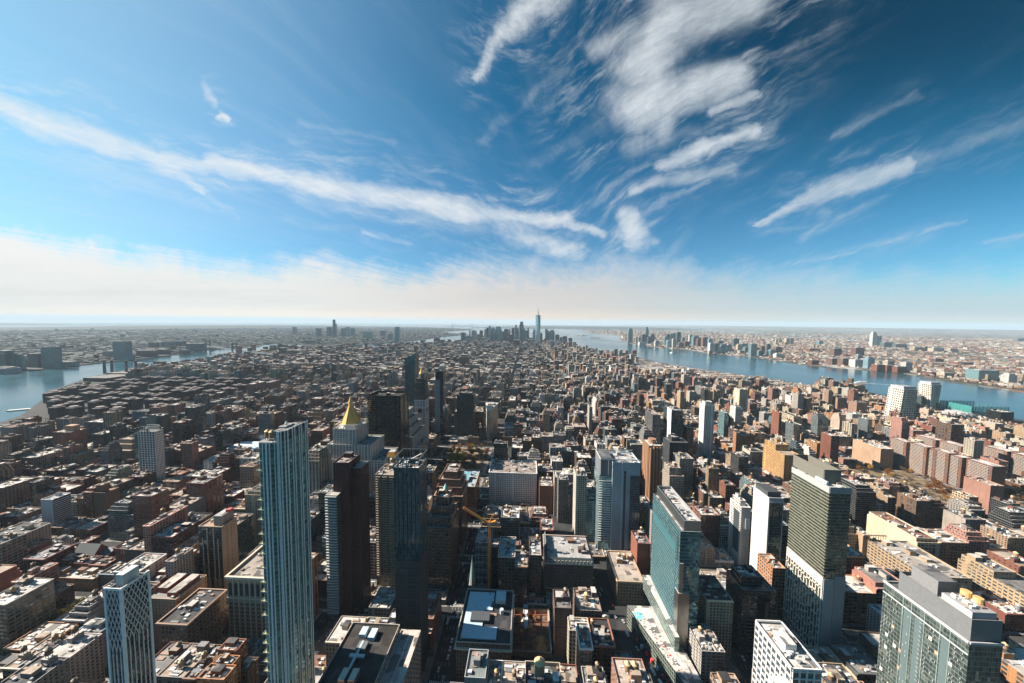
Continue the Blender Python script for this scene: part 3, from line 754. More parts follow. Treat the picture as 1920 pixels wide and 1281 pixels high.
H('loft_building', 'dark purple brown loft block with metal bands and silver roof drums', 'loft building', (-487, -441, 424, 455), 58, (.105, .075, .07), (3.2, 3.6, .8, .42), roof=(.05, .05, .055), bulks=2, tanks=2, k=3, short='the dark banded loft')
H('loft_building', 'soot grey loft with a white roof house and tan parapet', 'loft building', (-480, -452, 384, 412), 54, (.13, .11, .10), 'small', bulks=1, tanks=1, short='the soot grey loft')
H('apartment_block', 'bright red brick corner block beside the dark banded loft', 'apartment block', (-583, -560, 488, 508), 48, (.25, .065, .05), 'small')
H('apartment_block', 'white and tan slab standing apart beyond the dark red gabled church', 'apartment block', (-690, -649, 405, 432), 50, (.55, .46, .38), 'apt', bulks=1)
H('row_house', 'long low terrace with tan wall of square windows and one pale roof', 'row house', (-577, -512, 376, 392), 22, (.40, .27, .18), (3.2, 3.6, .36, .45), roof=(.5, .49, .47), bulks=5, units=14)
r = H('loft_building', 'tan brick loft with punched windows under orange roof houses', 'loft building', (-372, -339, 314, 345), 60, (.46, .31, .21), 'small', bulks=0, roof=(.3, .29, .28), short='the loft with orange roof houses')
for bx_ in ((-366, -356, 322, 342, 64), (-352, -343, 318, 342, 63)):
    q = MB(); q.box(*bx_[:4], 58.5, bx_[4], mMAS, (.36, .10, .06), WIN['blank'], tc=(.5, .47, .43)); part(r, 'bulkhead', q)
r = H('loft_building', 'dark brick loft behind with long orange and white rooftop penthouses', 'loft building', (-395, -382, 330, 385), 58, (.12, .075, .06), 'loft', bulks=0, units=4)
q = MB(); q.box(-393, -386, 345, 380, 56, 61, mMAS, (.36, .10, .06), WIN['blank'], tc=(.62, .58, .52)); part(r, 'penthouse', q)
H('loft_building', 'square brown brick loft with even rows of windows on two faces', 'loft building', (-332, -304, 292, 330), 58, (.27, .165, .115), 'loft', roof=(.06, .06, .065), bulks=1, units=10, corn=(.3, .2, .15), short='the square brown loft')
H('loft_building', 'long orange brick loft with pale gravelled roof and paired dark windows', 'loft building', (-461, -428, 279, 306), 39, (.40, .20, .09), (4.6, 4.2, .5, .62), roof=(.62, .56, .52), bulks=1, units=16, short='the long orange loft')
H('apartment_block', 'low white rendered block with blank wall and cluttered grey roof', 'apartment block', (-411, -388, 291, 306), 45, (.45, .52, .58), wins=['none', 'small', 'blank', 'blank'], roof=(.3, .33, .35), bulks=2, units=10)
H('apartment_block', 'low brown block with pale ribbon windows in front of the long orange loft', 'apartment block', (-450, -423, 258, 277), 38, (.32, .22, .16), (4.6, 3.2, .8, .45), roof=(.6, .57, .52), bulks=1, tanks=0)
r = H('loft_building', 'tan walled building carrying a broad rusty roof tank on thin legs', 'loft building', (-466, -446, 255, 276), 36, (.36, .24, .17), 'blank', bulks=1, units=4)
q = MB(); q.cyl(-455, 265, 42, 45, 3.6, 3.6, 18, (.33, .15, .08)); q.cyl(-455, 265, 45, 46, 3.7, .2, 18, (.42, .19, .10))
for i in range(6): q.strut((-455 + 3 * cos(i * pi / 3), 265 + 3 * sin(i * pi / 3), 36), (-455 + 3 * cos(i * pi / 3), 265 + 3 * sin(i * pi / 3), 42), .15, (.45, .42, .4))
part(r, 'roof_tank', q)
for i, (x0, x1, y0, y1, z, tn) in enumerate(((-252, -231, 251, 262, 57, (.42, .18, .075)), (-253, -236, 263, 271, 55, (.46, .21, .09)), (-256, -240, 272, 282, 58, (.33, .13, .06)))):
    H('loft_building', ('orange brick loft with a green planted roof corner', 'middle of three orange lofts in a row beside the arcaded stone block', 'darkest of three orange brick lofts beside the arcaded stone block')[i], 'loft building', (x0, x1, y0, y1), z, tn, 'loft', bulks=1, units=8)
q = MB(); q.bx(-251, -247, 252, 256, 56, 56.6, (.12, .22, .04))

# --- tall teal tower with white fins and two water tanks
def fin_tower():
    x0, x1, y0, y1, z, k = -184, -166.9, 235, 260, 247, .762
    x1 += .3
    root = thing('glass_tower', 'tall teal glass tower with white vertical fins and two roof tanks', 'skyscraper', ((x0 + x1) / 2, 247, GZ))
    ANCHORS.append(('the teal tower with white fins', -175, 235, z)); RECTS.append((x0, x1, y0, y1))
    W = MB(); ch = 2.0 * k
    poly = [(x0, y0 + ch), (x0 + ch, y0), (x0 + 12 * k, y0), (x0 + 14 * k, y0 + 2 * k), (x1 - 4 * k, y0 + 2 * k), (x1, y0 + 6 * k), (x1, y1), (x0, y1)]
    W.prism(poly, GZ, z, mGLS, (.045, .19, .19, .2), gl(1.5, 3.4, .07, .16), tm=mROF, tc=(.3, .3, .3))
    part(root, 'walls', W)
    K = MB(); c2 = [(x0 + 12 * k, y0 + 4 * k), (x1 - 4 * k, y0 + 2.2 * k), (x1 - .2, y0 + 6 * k), (x1 - .2, y1 - .2), (x0 + 12 * k, y1 - 2)]
    K.prism(c2, z, z + 7, mGLS, (*DKTEAL, .3), gl(1.5, 3.4, .07, .1), tm=mROF, tc=(.22, .22, .22)); part(root, 'crown', K)
    wc = (.72, .76, .78)
    def fin(x, y, w, zt, d=.5): w = w * 1.25; q = MB(); q.bx(x - w / 2, x + w / 2, y - d, y + .05, GZ, zt, wc); part(root, 'fin', q)
    for o in (5.4, 8.2, 8.9, 11.6): fin(x0 + o * k, y0, .42, z + .7)
    for o in (14.6, 17.2, 18.4): fin(x0 + o * k, y0 + 2 * k, .42, z + (7.5 if o > 15 else .7))
    for i in range(10):
        y = y0 + (6.2 + i * 2.9) * k
        if i % 3 != 1: q = MB(); q.bx(x1 - .05, x1 + .5, y, y + .65, GZ, z + 7.5, wc); part(root, 'fin', q)
    for t in (.25, .75): q = MB(); xa, ya = x1 - 4 * k * (1 - t), y0 + (2 + 4 * t) * k; q.bx(xa - .2, xa + .2, ya - .6, ya + .1, GZ, z + 7.5, wc); part(root, 'fin', q)
    rr = random.Random(4); zz = GZ + 26
    while zz < z - 8:
        b = MB(); sunlit_yl = (.50, .40, .15); ex, ey, ez = x0 + 4.4 * k, y0 - .3, x0 + 3.2 * k
        b.face([(x0 - .8, ey, zz), (ex, ey, zz), (ez, y0 + 3, zz), (x0 - .8, y0 + 3, zz)], mPLN, sunlit_yl)  # sunlit yellow put into the colour of the terrace floor
        b.bx(x0 - .9, ex - .2, ey - .2, ey, zz - .3, zz + .4, (.3, .36, .34)); b.bx(x0 - 1, x0 - .8, ey, y0 + 4, zz - .3, zz + .4, (.3, .36, .34))
        b.face([(x0 - .8, y0 + 3, zz - .3), (ez, y0 + 3, zz - .3), (ex, ey, zz - .3), (x0 - .8, ey, zz - .3)], mPLN, (.3, .3, .3))
        part(root, 'corner_terrace', b); zz += rr.choice((6.8, 6.8, 10.2, 13.6))
    tank(root, x0 + 3.2, y0 + 5.5, z, .85, 2); tank(root, x0 + 7, y0 + 4.5, z, .85, 2)
    b = MB(); b.box(x0 + 8, x0 + 13, y0 + 9, y0 + 18, z, z + 8, mPLN, (.3, .3, .31)); part(root, 'bulkhead', b)
    b = MB(); b.strut((x0 + 5, y0 + 17, z + 3), (x0 + 12, y0 + 12, z + 11), .4, (.5, .52, .53)); part(root, 'cleaning_arm', b)
fin_tower()

# --- red brown tower with balcony annex
B = (-207, -190, 357, 380)
r = H('brick_tower', 'tall maroon brick tower with blank side walls beside the teal tower', 'apartment tower', B, 180, (.125, .05, .045), wins=[(5, 3, .2, .4), (4, 3, .22, .3), 'small', 'small'], win='small', short='the maroon tower', units=4, roof=(.35, .34, .33))
q = MB(); q.box(-190, -180, 362, 380, GZ, 172, mMAS, (.105, .045, .04), (4, 3, .25, .35), tc=(.4, .35, .3)); part(r, 'rear_wing', q)
q = MB(); q.box(-212, -199, 350, 357, GZ, 148, mMAS, (.16, .15, .14), (3.2, 3.0, .8, .6), tc=(.5, .47, .42)); part(r, 'balcony_wing', q)
for zz in frange(GZ + 12, 146, 3.0):
    q = MB(); bar(q, (-212, -199, 350, 357), 'N', .2, 12.4, zz, zz + .95, 1.4, (.40, .41, .40)); part(r, 'balcony', q)

# --- gold pyramid tower
def gold_tower():
    root = thing('stone_tower', 'pale stone tower with stepped wings and a golden pyramid roof', 'skyscraper', (-285, 585, GZ))
    ANCHORS.append(('the gold pyramid tower', -308, 560, 190)); RECTS.append((-345, -232, 545, 612))
    st = (.62, .58, .54); W, R, c = MB(), MB(), MB()
    for x0, x1, y0, y1, z0, z1 in ((-345, -232, 545, 612, GZ, 62), (-341, -238, 549, 608, 60, 98), (-336, -262, 553, 604, 96, 122), (-328, -289, 557, 600, 120, 147)):
        zr = shell(W, R, x0, x1, y0, y1, z0, z1, mMAS, st, WIN['stone'], (.35, .38, .38), zb=GZ, ph=1.6)
        fins(c, (x0, x1, y0, y1), 'NW', 5.4, z0, z1 + 1.2, .8, .5, (.66, .62, .57))
    part(root, 'walls', W); part(root, 'roof', R); part(root, 'piers', c)
    b = MB(); b.cyl(-308.5, 578, 145, 152, 20, 18, 8, st); cornice(b, -326, -291, 561, 596, 153, st, .8, 1)
    for x in (-326, -291):
        for y in (559, 598): b.cyl(x, y, 147, 152, 1.8, 1.6, 6, st); b.cyl(x, y, 152, 159, 1.7, 0, 6, (.62, .40, .10), mGLD)
    part(root, 'finials', b)
    g_ = MB(); gc = (.72, .42, .11); g_.cyl(-308.5, 578, 152, 180, 16.5, 4.2, 8, gc, mGLD)
    g_.cyl(-308.5, 578, 180, 187, 3.6, 3.4, 8, gc, mGLD); g_.cyl(-308.5, 578, 187, 198, 3.8, .05, 8, gc, mGLD)
    o = part(root, 'pyramid_roof', g_)
    k = MB()
    for i in range(8):
        a = 2 * pi * i / 8; k.strut((-308.5 + 16.7 * cos(a), 578 + 16.7 * sin(a), 152), (-308.5 + 4.3 * cos(a), 578 + 4.3 * sin(a), 180), .35, (.58, .33, .08), mGLD)
    kk = link('roof_ridges', k.mesh('roof_ridges', root.location), o)
gold_tower()
B = (-299, -237, 620, 662)
r = H('office_tower', 'plain black glass office block with a flat top beside the gold pyramid tower', 'skyscraper', B, 190, (.016, .016, .017), (3.0, 3.7, .86, .55), short='the black slab tower', roof=(.03, .03, .03), ph=4, bulks=1, units=4)
r = H('stone_tower', 'broad white stone block climbing in many small setbacks', 'office building', (-345, -240, 690, 770), 88, (.50, .47, .43), 'stone', roof=(.3, .33, .35), steps=[(-345, -246, 697, 768, 104), (-345, -254, 704, 764, 118), (-343, -262, 712, 760, 134)], short='the stepped white block', bulks=2)
q = MB()
for B2, z0, z1 in (((-345, -240, 690, 770), GZ, 88), ((-345, -246, 697, 768), 87, 104), ((-345, -254, 704, 764), 103, 118)): fins(q, B2, 'NW', 5.2, z0, z1 + .6, .7, .4, (.53, .50, .46))
part(r, 'piers', q)
def clock_tower():
    B = (-268, -243, 785, 812); root = thing('clock_tower', 'white stone clock tower with its top wrapped in dark scaffolding and gold lantern', 'clock tower', (-255.5, 798, GZ))
    ANCHORS.append(('the white clock tower', -255, 785, 200)); RECTS.append(B)
    W, R = MB(), MB(); st = (.55, .53, .52); shell(W, R, *B, GZ, 143, mMAS, st, WIN['stone'], (.4, .4, .4)); part(root, 'walls', W); part(root, 'roof', R)
    q = MB(); fins(q, B, 'NW', [0] and 4, GZ, 143, 1.1, .6, (.58, .56, .55)); ledges(q, B, 'NWES', (100, 124, 141.5), 1.2, .9, (.6, .58, .56)); part(root, 'piers', q)
    for f in 'NW':
        q = MB(); P = [FACES[f](B, flen(B, f) / 2 + 5.2 * cos(a), 117 + 5.2 * sin(a), .7) for a in [2 * pi * i / 20 for i in range(20)]]
        if f == 'N': P = P
        q.face(P, mPLN, (.025, .025, .03)); part(root, 'clock_face', q)
    q = MB(); q.cyl(-255.5, 798, 143, 176, 17.2, 14.5, 4, (.045, .05, .055)) if False else None
    for i, (z0, z1, k) in enumerate(((143, 166, 0), (166, 184, 1.8), (184, 193, 4.2))): q.box(B[0] - .8 + k, B[1] + .8 - k, B[2] - .8 + k, B[3] + .8 - k, z0, z1, mMAS, (.075, .082, .09), (1.8, 2.0, .8, .55), tc=(.08, .08, .08))
    part(root, 'scaffolding', q)
    q = MB(); q.cyl(-255.5, 798, 193, 203, 6.5, 6, 8, (.10, .08, .07)); q.cyl(-255.5, 798, 203, 209, 5, 3, 10, (.8, .5, .12), mGLD); q.cyl(-255.5, 798, 209, 222, 2.6, .1, 8, (.8, .5, .12), mGLD); part(root, 'lantern', q)
clock_tower()
def flared_tower():
    root = thing('glass_tower', 'dark teal glass tower with slanted top, widening upwards behind the clock tower', 'skyscraper', (-320, 912, GZ)); RECTS.append((-332, -306, 900, 926))
    ANCHORS.append(('the slanted teal tower', -320, 900, 230)); W = MB()
    b = [(-329, 903), (-311, 903), (-309, 925), (-331, 925)]; t = [(-334, 899, 226), (-305, 899, 239), (-304, 928, 237), (-335, 928, 224)]
    for i in range(4):
        j = (i + 1) % 4; L = 22; hgt = 225
        W.face([(*b[i], GZ), (*b[j], GZ), t[j], t[i]], mGLS, (*(.05, .115, .13), .05), gl(1.6, 3.6, .05, .08), [(0, 0), (L, 0), (L * 1.2, hgt), (0, hgt)])
    part(root, 'walls', W); R = MB(); R.face(t, mROF, (.1, .12, .13)); part(root, 'roof', R)
flared_tower()
B = (-248, -227, 890, 908)
r = H('glass_tower', 'very thin dark tower with stacked bands of pale blue glass boxes', 'skyscraper', B, 194, (*(.02, .022, .025), 0), gl(1.6, 3.4, .08, .2), mGLS, short='the thin banded tower', roof=(.05, .05, .05), units=2, bulks=1)
q = MB()
for zz in frange(30, 172, 3.4): bar(q, B, 'N', .4, 12.5, zz, zz + 1.9, .6, (.19, .30, .33), mPLN)
part(r, 'glass_bands', q)
H('apartment_tower', 'dark brown residential tower with thin pale vertical lines by the park edge', 'apartment tower', (-194, -148, 905, 934), 128, (.10, .09, .08), (2.2, 2.9, .62, .7), short='the dark park tower', steps=[(-188, -154, 908, 930, 134)], roof=(.3, .29, .28))
def wedge_building():
    root = thing('wedge_building', 'triangular wedge of pale stone, sharp corner to the crossing, sunlit flank', 'office building', (-105, 915, GZ)); RECTS.append((-150, -90, 872, 970))
    ANCHORS.append(('the wedge building', -106, 880, 95)); W, K = MB(), MB(); st = (.50, .44, .36)
    P = [(-107, 884), (-104.5, 882.5), (-102, 884), (-87, 962), (-121, 962)]
    W.prism(P, GZ, 95, mMAS, st, (3.0, 3.8, .46, .55), tc=(.45, .42, .38)); part(root, 'walls', W)
    for z, o, h in ((95.2, 1.6, 2.2), (78, .8, 1), (24, .8, 1)):
        Q = [(-107 - o, 884 - o), (-104.5, 882.5 - o * 1.2), (-102 + o, 884 - o), (-87 + o, 962 + o), (-121 - o, 962 + o)]
        K.prism(Q, z - h, z, mPLN, (.52, .46, .39), tm=mPLN)
    part(root, 'cornice', K); U = MB(); U.box(-113, -96, 932, 955, 95, 99, mMAS, st, WIN['small'], tc=(.4, .4, .4)); part(root, 'penthouse', U)
wedge_building()

# --- dark glass corner tower on the avenue
def dark_corner_tower():
    B = (-119, -97, 302, 324); z = 210
    r = H('glass_tower', 'dark glass tower with open frame on its roof and ribbed lower half', 'skyscraper', B, 202, (*(.05, .125, .16), .04), gl(1.9, 3.5, .05, .05), mGLS, short='the dark glass avenue tower', roof=(.22, .22, .22), units=10, bulks=1)
    q = MB(); dk = (.05, .055, .06)
    for x in [B[0] + i * 22 / 6 for i in range(7)]: q.bx(x - .25, x + .25, B[2] - .35, B[2] + .1, GZ, z, dk); q.bx(x - .25, x + .25, B[3] - .1, B[3] + .3, 200, z, dk)
    for y in [B[2] + i * 22 / 6 for i in range(7)]: q.bx(B[1] - .1, B[1] + .3, y - .25, y + .25, GZ, z, dk); q.bx(B[0] - .3, B[0] + .1, y - .25, y + .25, 200, z, dk)
    for f in 'NSEW': bar(q, B, f, 0, 22, z - 1.2, z, .3, (.16, .18, .19))
    part(r, 'roof_frame', q)
    q = MB()
    for f in 'NW':
        for i in range(26): bar(q, B, f, i * 22 / 26 + .15, i * 22 / 26 + .5, GZ, 118, .4, (.045, .05, .055))
        for zz in frange(GZ + 4, 118, 7.0): bar(q, B, f, 0, 22, zz, zz + .7, .45, (.045, .05, .055))
    part(r, 'ribs', q)
    q = MB(); q.strut((-112, 306, 204), (-100, 318, 208), .35, (.6, .6, .6)); q.strut((-100, 318, 208), (-98, 321, 203), .3, (.6, .6, .6)); q.bx(-113, -110, 305, 308, 201, 205, (.6, .6, .6)); part(r, 'cleaning_crane', q)
dark_corner_tower()
r = H('apartment_tower', 'beige apartment tower covered in shallow balconies behind the dark glass tower', 'apartment tower', (-180, -156, 394, 424), 150, (.30, .25, .20), (3.0, 2.9, .5, .5), short='the balconied beige tower', tanks=1)
for zz in frange(GZ + 20, 148, 2.9):
    q = MB()
    for s in (1, 9, 17): bar(q, (-180, -156, 394, 424), 'N', s, s + 5.5, zz, zz + 1.0, 1.2, (.34, .29, .24))
    part(r, 'balcony', q)
r = H('apartment_tower', 'narrow tower with a small orange mansard cap on a teal shaft', 'apartment tower', (-192, -177, 450, 468), 136, (.38, .30, .24), 'apt', short='the orange capped tower', bulks=0, units=0)
q = MB(); q.box(-190, -180, 452, 462, 134, 146, mGLS, (*TEAL, .3), gl()); q.prism([(-191, 451), (-179, 451), (-179, 463), (-191, 463)], 146, 147, mPLN, (.6, .5, .4), tm=mPLN)
for i in range(4):
    P = [(-191, 451), (-179, 451), (-179, 463), (-191, 463)]; Q = [(-189, 453), (-181, 453), (-181, 461), (-189, 461)]; j = (i + 1) % 4
    q.face([(*P[i], 147), (*P[j], 147), (*Q[j], 153), (*Q[i], 153)], mPLN, (.55, .25, .04))
q.face([(*p, 153) for p in Q], mROF, (.5, .5, .5)); part(r, 'mansard_cap', q)
H('loft_building', 'orange brown brick tower with receding upper floors along the shaded avenue', 'loft building', (-133, -94, 474, 522), 84, (.34, .17, .10), 'loft', steps=[(-131, -96, 478, 520, 94), (-129, -99, 483, 518, 103), (-124, -104, 488, 515, 112)], short='the stepped orange tower', corn=(.42, .28, .2), roof=(.35, .3, .28))
r = H('loft_building', 'brown stepped office tower facing the avenue with a copper green pyramid cap', 'office building', (-124, -91, 395, 436), 88, (.23, .135, .09), 'loft', steps=[(-121, -92, 400, 434, 98), (-117, -95, 405, 432, 108), (-113, -98, 410, 430, 117)], short='the brown stepped tower', roof=(.3, .34, .36))
q = MB(); q.cyl(-104, 422, 112, 122, 3, 3, 4, (.35, .22, .15)); q.cyl(-104, 422, 122, 128, 3.4, .1, 4, (.15, .38, .34)); part(r, 'pyramid_cap', q)
r = H('office_block', 'low red and white block around a blue glazed courtyard near the park', 'office building', (-134, -88, 545, 605), 62, (.30, .12, .075), 'loft', roof=(.35, .5, .56), corn=(.6, .57, .5), bulks=1, short='the courtyard block')
q = MB(); q.box(-120, -100, 560, 590, 62, 64.5, mPLN, (.12, .3, .38), tm=mPLN); part(r, 'court_glazing', q)
# --- unfinished concrete building behind the crane
B = (-63, -45, 395, 422)
r = H('concrete_frame_building', 'unfinished grey concrete building with bare window openings beside the crane', 'office building', B, 72, (.23, .23, .24), (4.4, 4.6, .72, .72), short='the unfinished concrete block', roof=(.4, .38, .36), units=8)
q = MB(); ledges(q, B, 'NW', frange(20, 70, 9.2), .5, .5, (.33, .30, .27)); part(r, 'floor_edges', q)
H('loft_building', 'tall thin brown loft with a white band and blue roof plant', 'loft building', (-35, -17, 390, 424), 61, (.22, .145, .10), 'loft', tanks=1, roof=(.3, .45, .5), corn=(.5, .44, .38))
H('loft_building', 'brown brick slab with a small white roof house, left of the brick hotel', 'loft building', (0, 14, 392, 425), 62, (.21, .12, .09), 'loft', roof=(.5, .52, .55), tanks=1)
for i, (x0, x1) in enumerate(((-39, -34), (-6, -1))):
    solid('street_canopy', (q := MB(), q.bx(x0, x1, 352, 385, GZ + 4, GZ + 4.6, (.50, .60, .68)), [q.bx(x0 + .2, x0 + .5, y, y + .3, GZ, GZ + 4, (.2, .2, .2)) for y in range(353, 385, 6)])[0],
          ('pale blue sidewalk shed roof on the avenue side of the narrow street', 'pale blue sidewalk shed roof facing its twin across the narrow street')[i], 'canopy', ((x0 + x1) / 2, 368, GZ), 'blue sidewalk sheds')
# --- brick hotel with mansard
def brick_hotel():
    B = (19, 74, 397, 447); z = 50
    r = H('hotel_building', 'grand purple brick hotel with dormered mansard roof and light well', 'hotel', B, z, (.20, .115, .10), (2.6, 3.6, .5, .58), roof=(.4, .4, .4), short='the mansard hotel', bulks=3, units=14, tanks=1)
    q = MB(); sl = (.10, .12, .12)
    for f in ('N', 'W', 'E'):
        L = flen(B, f)
        P = lambda s, z_, d: FACES[f](B, s, z_, d)
        q.face([P(0, z, .2), P(L, z, .2), P(L, z + 5.5, -2.2), P(0, z + 5.5, -2.2)] if f != 'E' else [P(L, z, .2), P(0, z, .2), P(0, z + 5.5, -2.2), P(L, z + 5.5, -2.2)], mPLN, sl)
        for i in range(int(L / 4.2)):
            s = 2 + i * 4.2; bar(q, B, f, s, s + 1.8, z + .4, z + 3.4, .5, (.55, .50, .45)); bar(q, B, f, s + .35, s + 1.45, z + .8, z + 2.9, .56, (.02, .02, .03))
    part(r, 'mansard', q)
    c = MB(); cornice(c, *B, z, (.45, .40, .35), 1.0, 1.0); cornice(c, *B, 20, (.4, .35, .3), .6, .7); part(r, 'cornice', c)
brick_hotel()
r = H('loft_building', 'wide tan loft with two rooftop tanks opposite the brick hotel', 'loft building', (100, 129, 391, 440), 37, (.42, .28, .175), (3.3, 3.7, .56, .6), roof=(.44, .38, .33), corn=(.5, .38, .27), bulks=2, units=6, short='the tan loft with twin tanks')
tank(r, 112, 428, 36, .9, 0); tank(r, 118, 427, 36, .9, 0)
H('loft_building', 'slim red brick tower tucked behind the tall glass hotel', 'loft building', (131, 147, 420, 444), 62, (.30, .115, .075), 'small', tanks=1)
H('loft_building', 'bare tan brick tower with blank sunlit side near the grey slot tower', 'loft building', (162, 179, 500, 526), 65, (.44, .31, .21), wins=['loft', 'blank', 'small', 'blank'], win='loft')
# --- big white office with grid of windows by the park
r = H('office_block', 'large white stone block with regular square windows and crowded roof', 'office building', (-69, 14, 589, 640), 66, (.95, .93, .90), (3.1, 3.5, .50, .50), roof=(.32, .27, .24), corn=(.62, .6, .56), bulks=3, tanks=3, units=20, short='the big white block')
H('office_block', 'slender pale brick tower with dark window columns among brown lofts', 'office building', (42, 58, 560, 585), 74, (.55, .47, .40), 'loft', short='the slender pale tower')
r = H('brick_tower', 'rust brown brick block with arched gable beside the slender pale tower', 'loft building', (18, 40, 566, 600), 56, (.27, .13, .08), 'small', tanks=2)
# --- grey tower with central slot
def slot_tower():
    B = (113, 150, 473, 510); z = 143
    r = H('hotel_tower', 'tall grey tower with narrow dark slot down its middle and glass wings', 'skyscraper', B, z - 4, (.38, .47, .53), 'none', short='the grey slot tower', roof=(.5, .5, .5), bulks=1, units=8)
    q = MB(); bar(q, B, 'N', 15.5, 18.3, GZ, z - 16, .15, (.015, .018, .02))
    for zz in frange(30, z - 18, 3.4): bar(q, B, 'N', 15.3, 18.5, zz, zz + .5, .2, (.2, .22, .24))
    part(r, 'slot', q)
    q = MB(); q.box(96, 113, 476, 508, GZ, z - 26, mGLS, (*TEAL, .5), gl(2.4, 3.4, .06, .2)); q.box(97, 113, 477, 508, z - 26, z, mPLN, (.11, .12, .13)); part(r, 'east_wing', q)
    for zz in frange(GZ + 18, z - 30, 3.4):
        q = MB(); bar(q, (96, 113, 476, 508), 'N', .2, 16.5, zz, zz + .8, 1.2, (.60, .63, .62)); part(r, 'balcony', q)
    q = MB(); q.box(137, 150.5, 472.4, 474, GZ, z - 22, mGLS, (.10, .13, .15, .1), gl(2, 3.4, .06, .1)); part(r, 'glass_wing', q)
    q = MB(); fins(q, (97, 150, 474, 508), 'NE', 5, z - 22, z, .5, .3, (.5, .52, .53)); ledges(q, (97, 150, 474, 508), 'NES', [z - 1], 1, .3, (.62, .63, .63)); part(r, 'roof_screen', q)
    q = MB(); q.wall((126, 472.9), (126.4, 472.9), GZ, z, mPLN, (.6, .62, .63)); q.bx(125.8, 126.4, 472.5, 473, GZ, z - 4, (.55, .58, .6)); part(r, 'edge_strip', q)
slot_tower()
# --- ochre tower with rounded shafts
r = H('apartment_tower', 'ochre brick tower of bundled vertical shafts with a round roof house', 'apartment tower', (212, 234, 611, 645), 112, (.29, .155, .095), (2.6, 2.9, .4, .5), short='the ochre shaft tower', bulks=0, units=2)
q = MB(); q.cyl(223, 628, 110, 119, 7, 7, 14, (.29, .155, .095))
for x in (213, 218.5, 224, 229.5): q.cyl(x + 2, 611, GZ, 108 + (x % 3), 1.9, 1.9, 8, (.32, .17, .10))
for y in (616, 624, 632): q.cyl(212, y, GZ, 109, 2.2, 2.2, 8, (.32, .17, .10))
part(r, 'shafts', q)
H('apartment_tower', 'grey beige stepped apartment tower, lower of a pair behind the glass hotel', 'apartment tower', (227, 250, 560, 588), 82, (.42, .36, .30), 'slab', steps=[(229, 247, 566, 588, 93)])
H('apartment_tower', 'grey beige balcony tower, taller of a pair behind the glass hotel', 'apartment tower', (256, 279, 590, 616), 99, (.38, .33, .28), 'slab', short='the grey beige pair')

# --- glass hotel on a podium with pool
def glass_hotel():
    B = (136, 154, 324, 390); z = 140
    r = H('hotel_tower', 'green glass hotel slab with brushed metal edge, roof screen and small niche', 'hotel', B, z, (*(.05, .15, .175), .12), gl(1.7, 3.4, .12, .16), mGLS, roof=(.6, .6, .58), short='the green glass hotel', bulks=0, units=0)
    q = MB(); scr = (.28, .29, .29)
    S = (140, 155, 326, 390); shell(q, q, *S, z - 1.2, z + 9, mMET, scr, WIN['none'], (.5, .5, .5), ph=3); part(r, 'roof_screen', q)
    q = MB(); clutter(q, 141, 154, 328, 388, z + 6, random.Random(3), 22); part(r, 'roof_equipment', q)
    q = MB(); q.box(135.5, 145.5, 322.6, 330, GZ + 20, z - 58, mMET, (.30, .29, .28), tm=mPLN, tc=(.6, .6, .58)); q.box(136.2, 139.5, 323, 327, z - 58, z - 30, mMET, (.25, .25, .25), tm=mPLN); part(r, 'metal_edge', q)
    q = MB(); bar(q, B, 'E', 3, 6, z - 30, z - 6, .15, (.02, .03, .03)); bar(q, B, 'E', 8, 62, z - 26, z - 18, .12, (.03, .10, .12)); part(r, 'dark_bands', q)
    q = MB()
    for i in range(22):
        for zz in frange(GZ + 28, z - 28, 3.4): bar(q, B, 'E', 8 + i * 2.5 + (zz // 3.4 % 2) * .7, 8.7 + i * 2.5 + (zz // 3.4 % 2) * .7, zz, zz + 2.4, .35, (.10, .20, .215))
    part(r, 'window_fins', q)
    P = (107, 139, 296, 366)
    poly = [(131, 284), (145, 284), (138, 366), (104, 366)]
    q = MB(); q.prism(poly, GZ, 30, mGLS, (.09, .13, .10, .4), gl(2.2, 3.6, .1, .16), tc=(.62, .60, .57)); q.prism([(132, 318), (136, 318), (136, 392), (128, 392)], 30, 44, mGLS, (.10, .17, .15, .5), gl(2.2, 3.6, .1, .12), tc=(.6, .6, .58)); part(r, 'podium', q)
    q = MB(); q.bx(108, 115.5, 350, 358, 30, 30.25, (.16, .62, .68)); part(r, 'pool', q)
    q = MB(); rr = random.Random(6)
    for i in range(70):
        t = rr.random(); y = 288 + 70 * t; x0 = 129 - 24 * t; q.bx(x := x0 + rr.uniform(2, 10), x + 1.4, y, y + .7, 30, 30.5, rr.choice(((.75, .74, .7), (.12, .12, .12), (.65, .1, .08), (.8, .78, .75))))
    part(r, 'sun_loungers', q)['kind'] = 'stuff'
    q = MB()
    for i in range(9):
        q = MB(); t = i / 9; y = 292 + 60 * t; x = 129.3 - 22.2 * t; q.bx(x - 2.4, x - .2, y, y + 2.2, GZ + 1.5, GZ + 4.5, ((.7, .04, .05), (.62, .64, .66), (.75, .07, .07))[i % 3]); part(r, 'awning', q)
    q = MB(); q.bx(128.5, 131, 282, 286, GZ + 4, 28, (.70, .05, .05)); part(r, 'red_banner', q)
    RECTS.append((104, 146, 284, 392))
glass_hotel()
H('office_tower', 'thin bright white tower with dark vertical window strips', 'apartment tower', (414, 437, 818, 840), 136, (.78, .76, .73), (3.6, 3.1, .34, .8), short='the bright white tower', steps=[(417, 433, 822, 836, 143)], bulks=0)
H('loft_building', 'massive golden brick block with strip windows and taller rear part', 'loft building', (513, 545, 702, 762), 66, (.52, .31, .13), (4.4, 3.4, .8, .42), short='the golden brick block', steps=[(514, 540, 728, 760, 78)])
r = H('apartment_tower', 'dark slab tower with pale vertical mullions beyond the ochre tower', 'apartment tower', (288, 306, 800, 850), 115, (.13, .12, .12), (2.0, 3.0, .6, .8), short='the dark mullion tower', bulks=1)
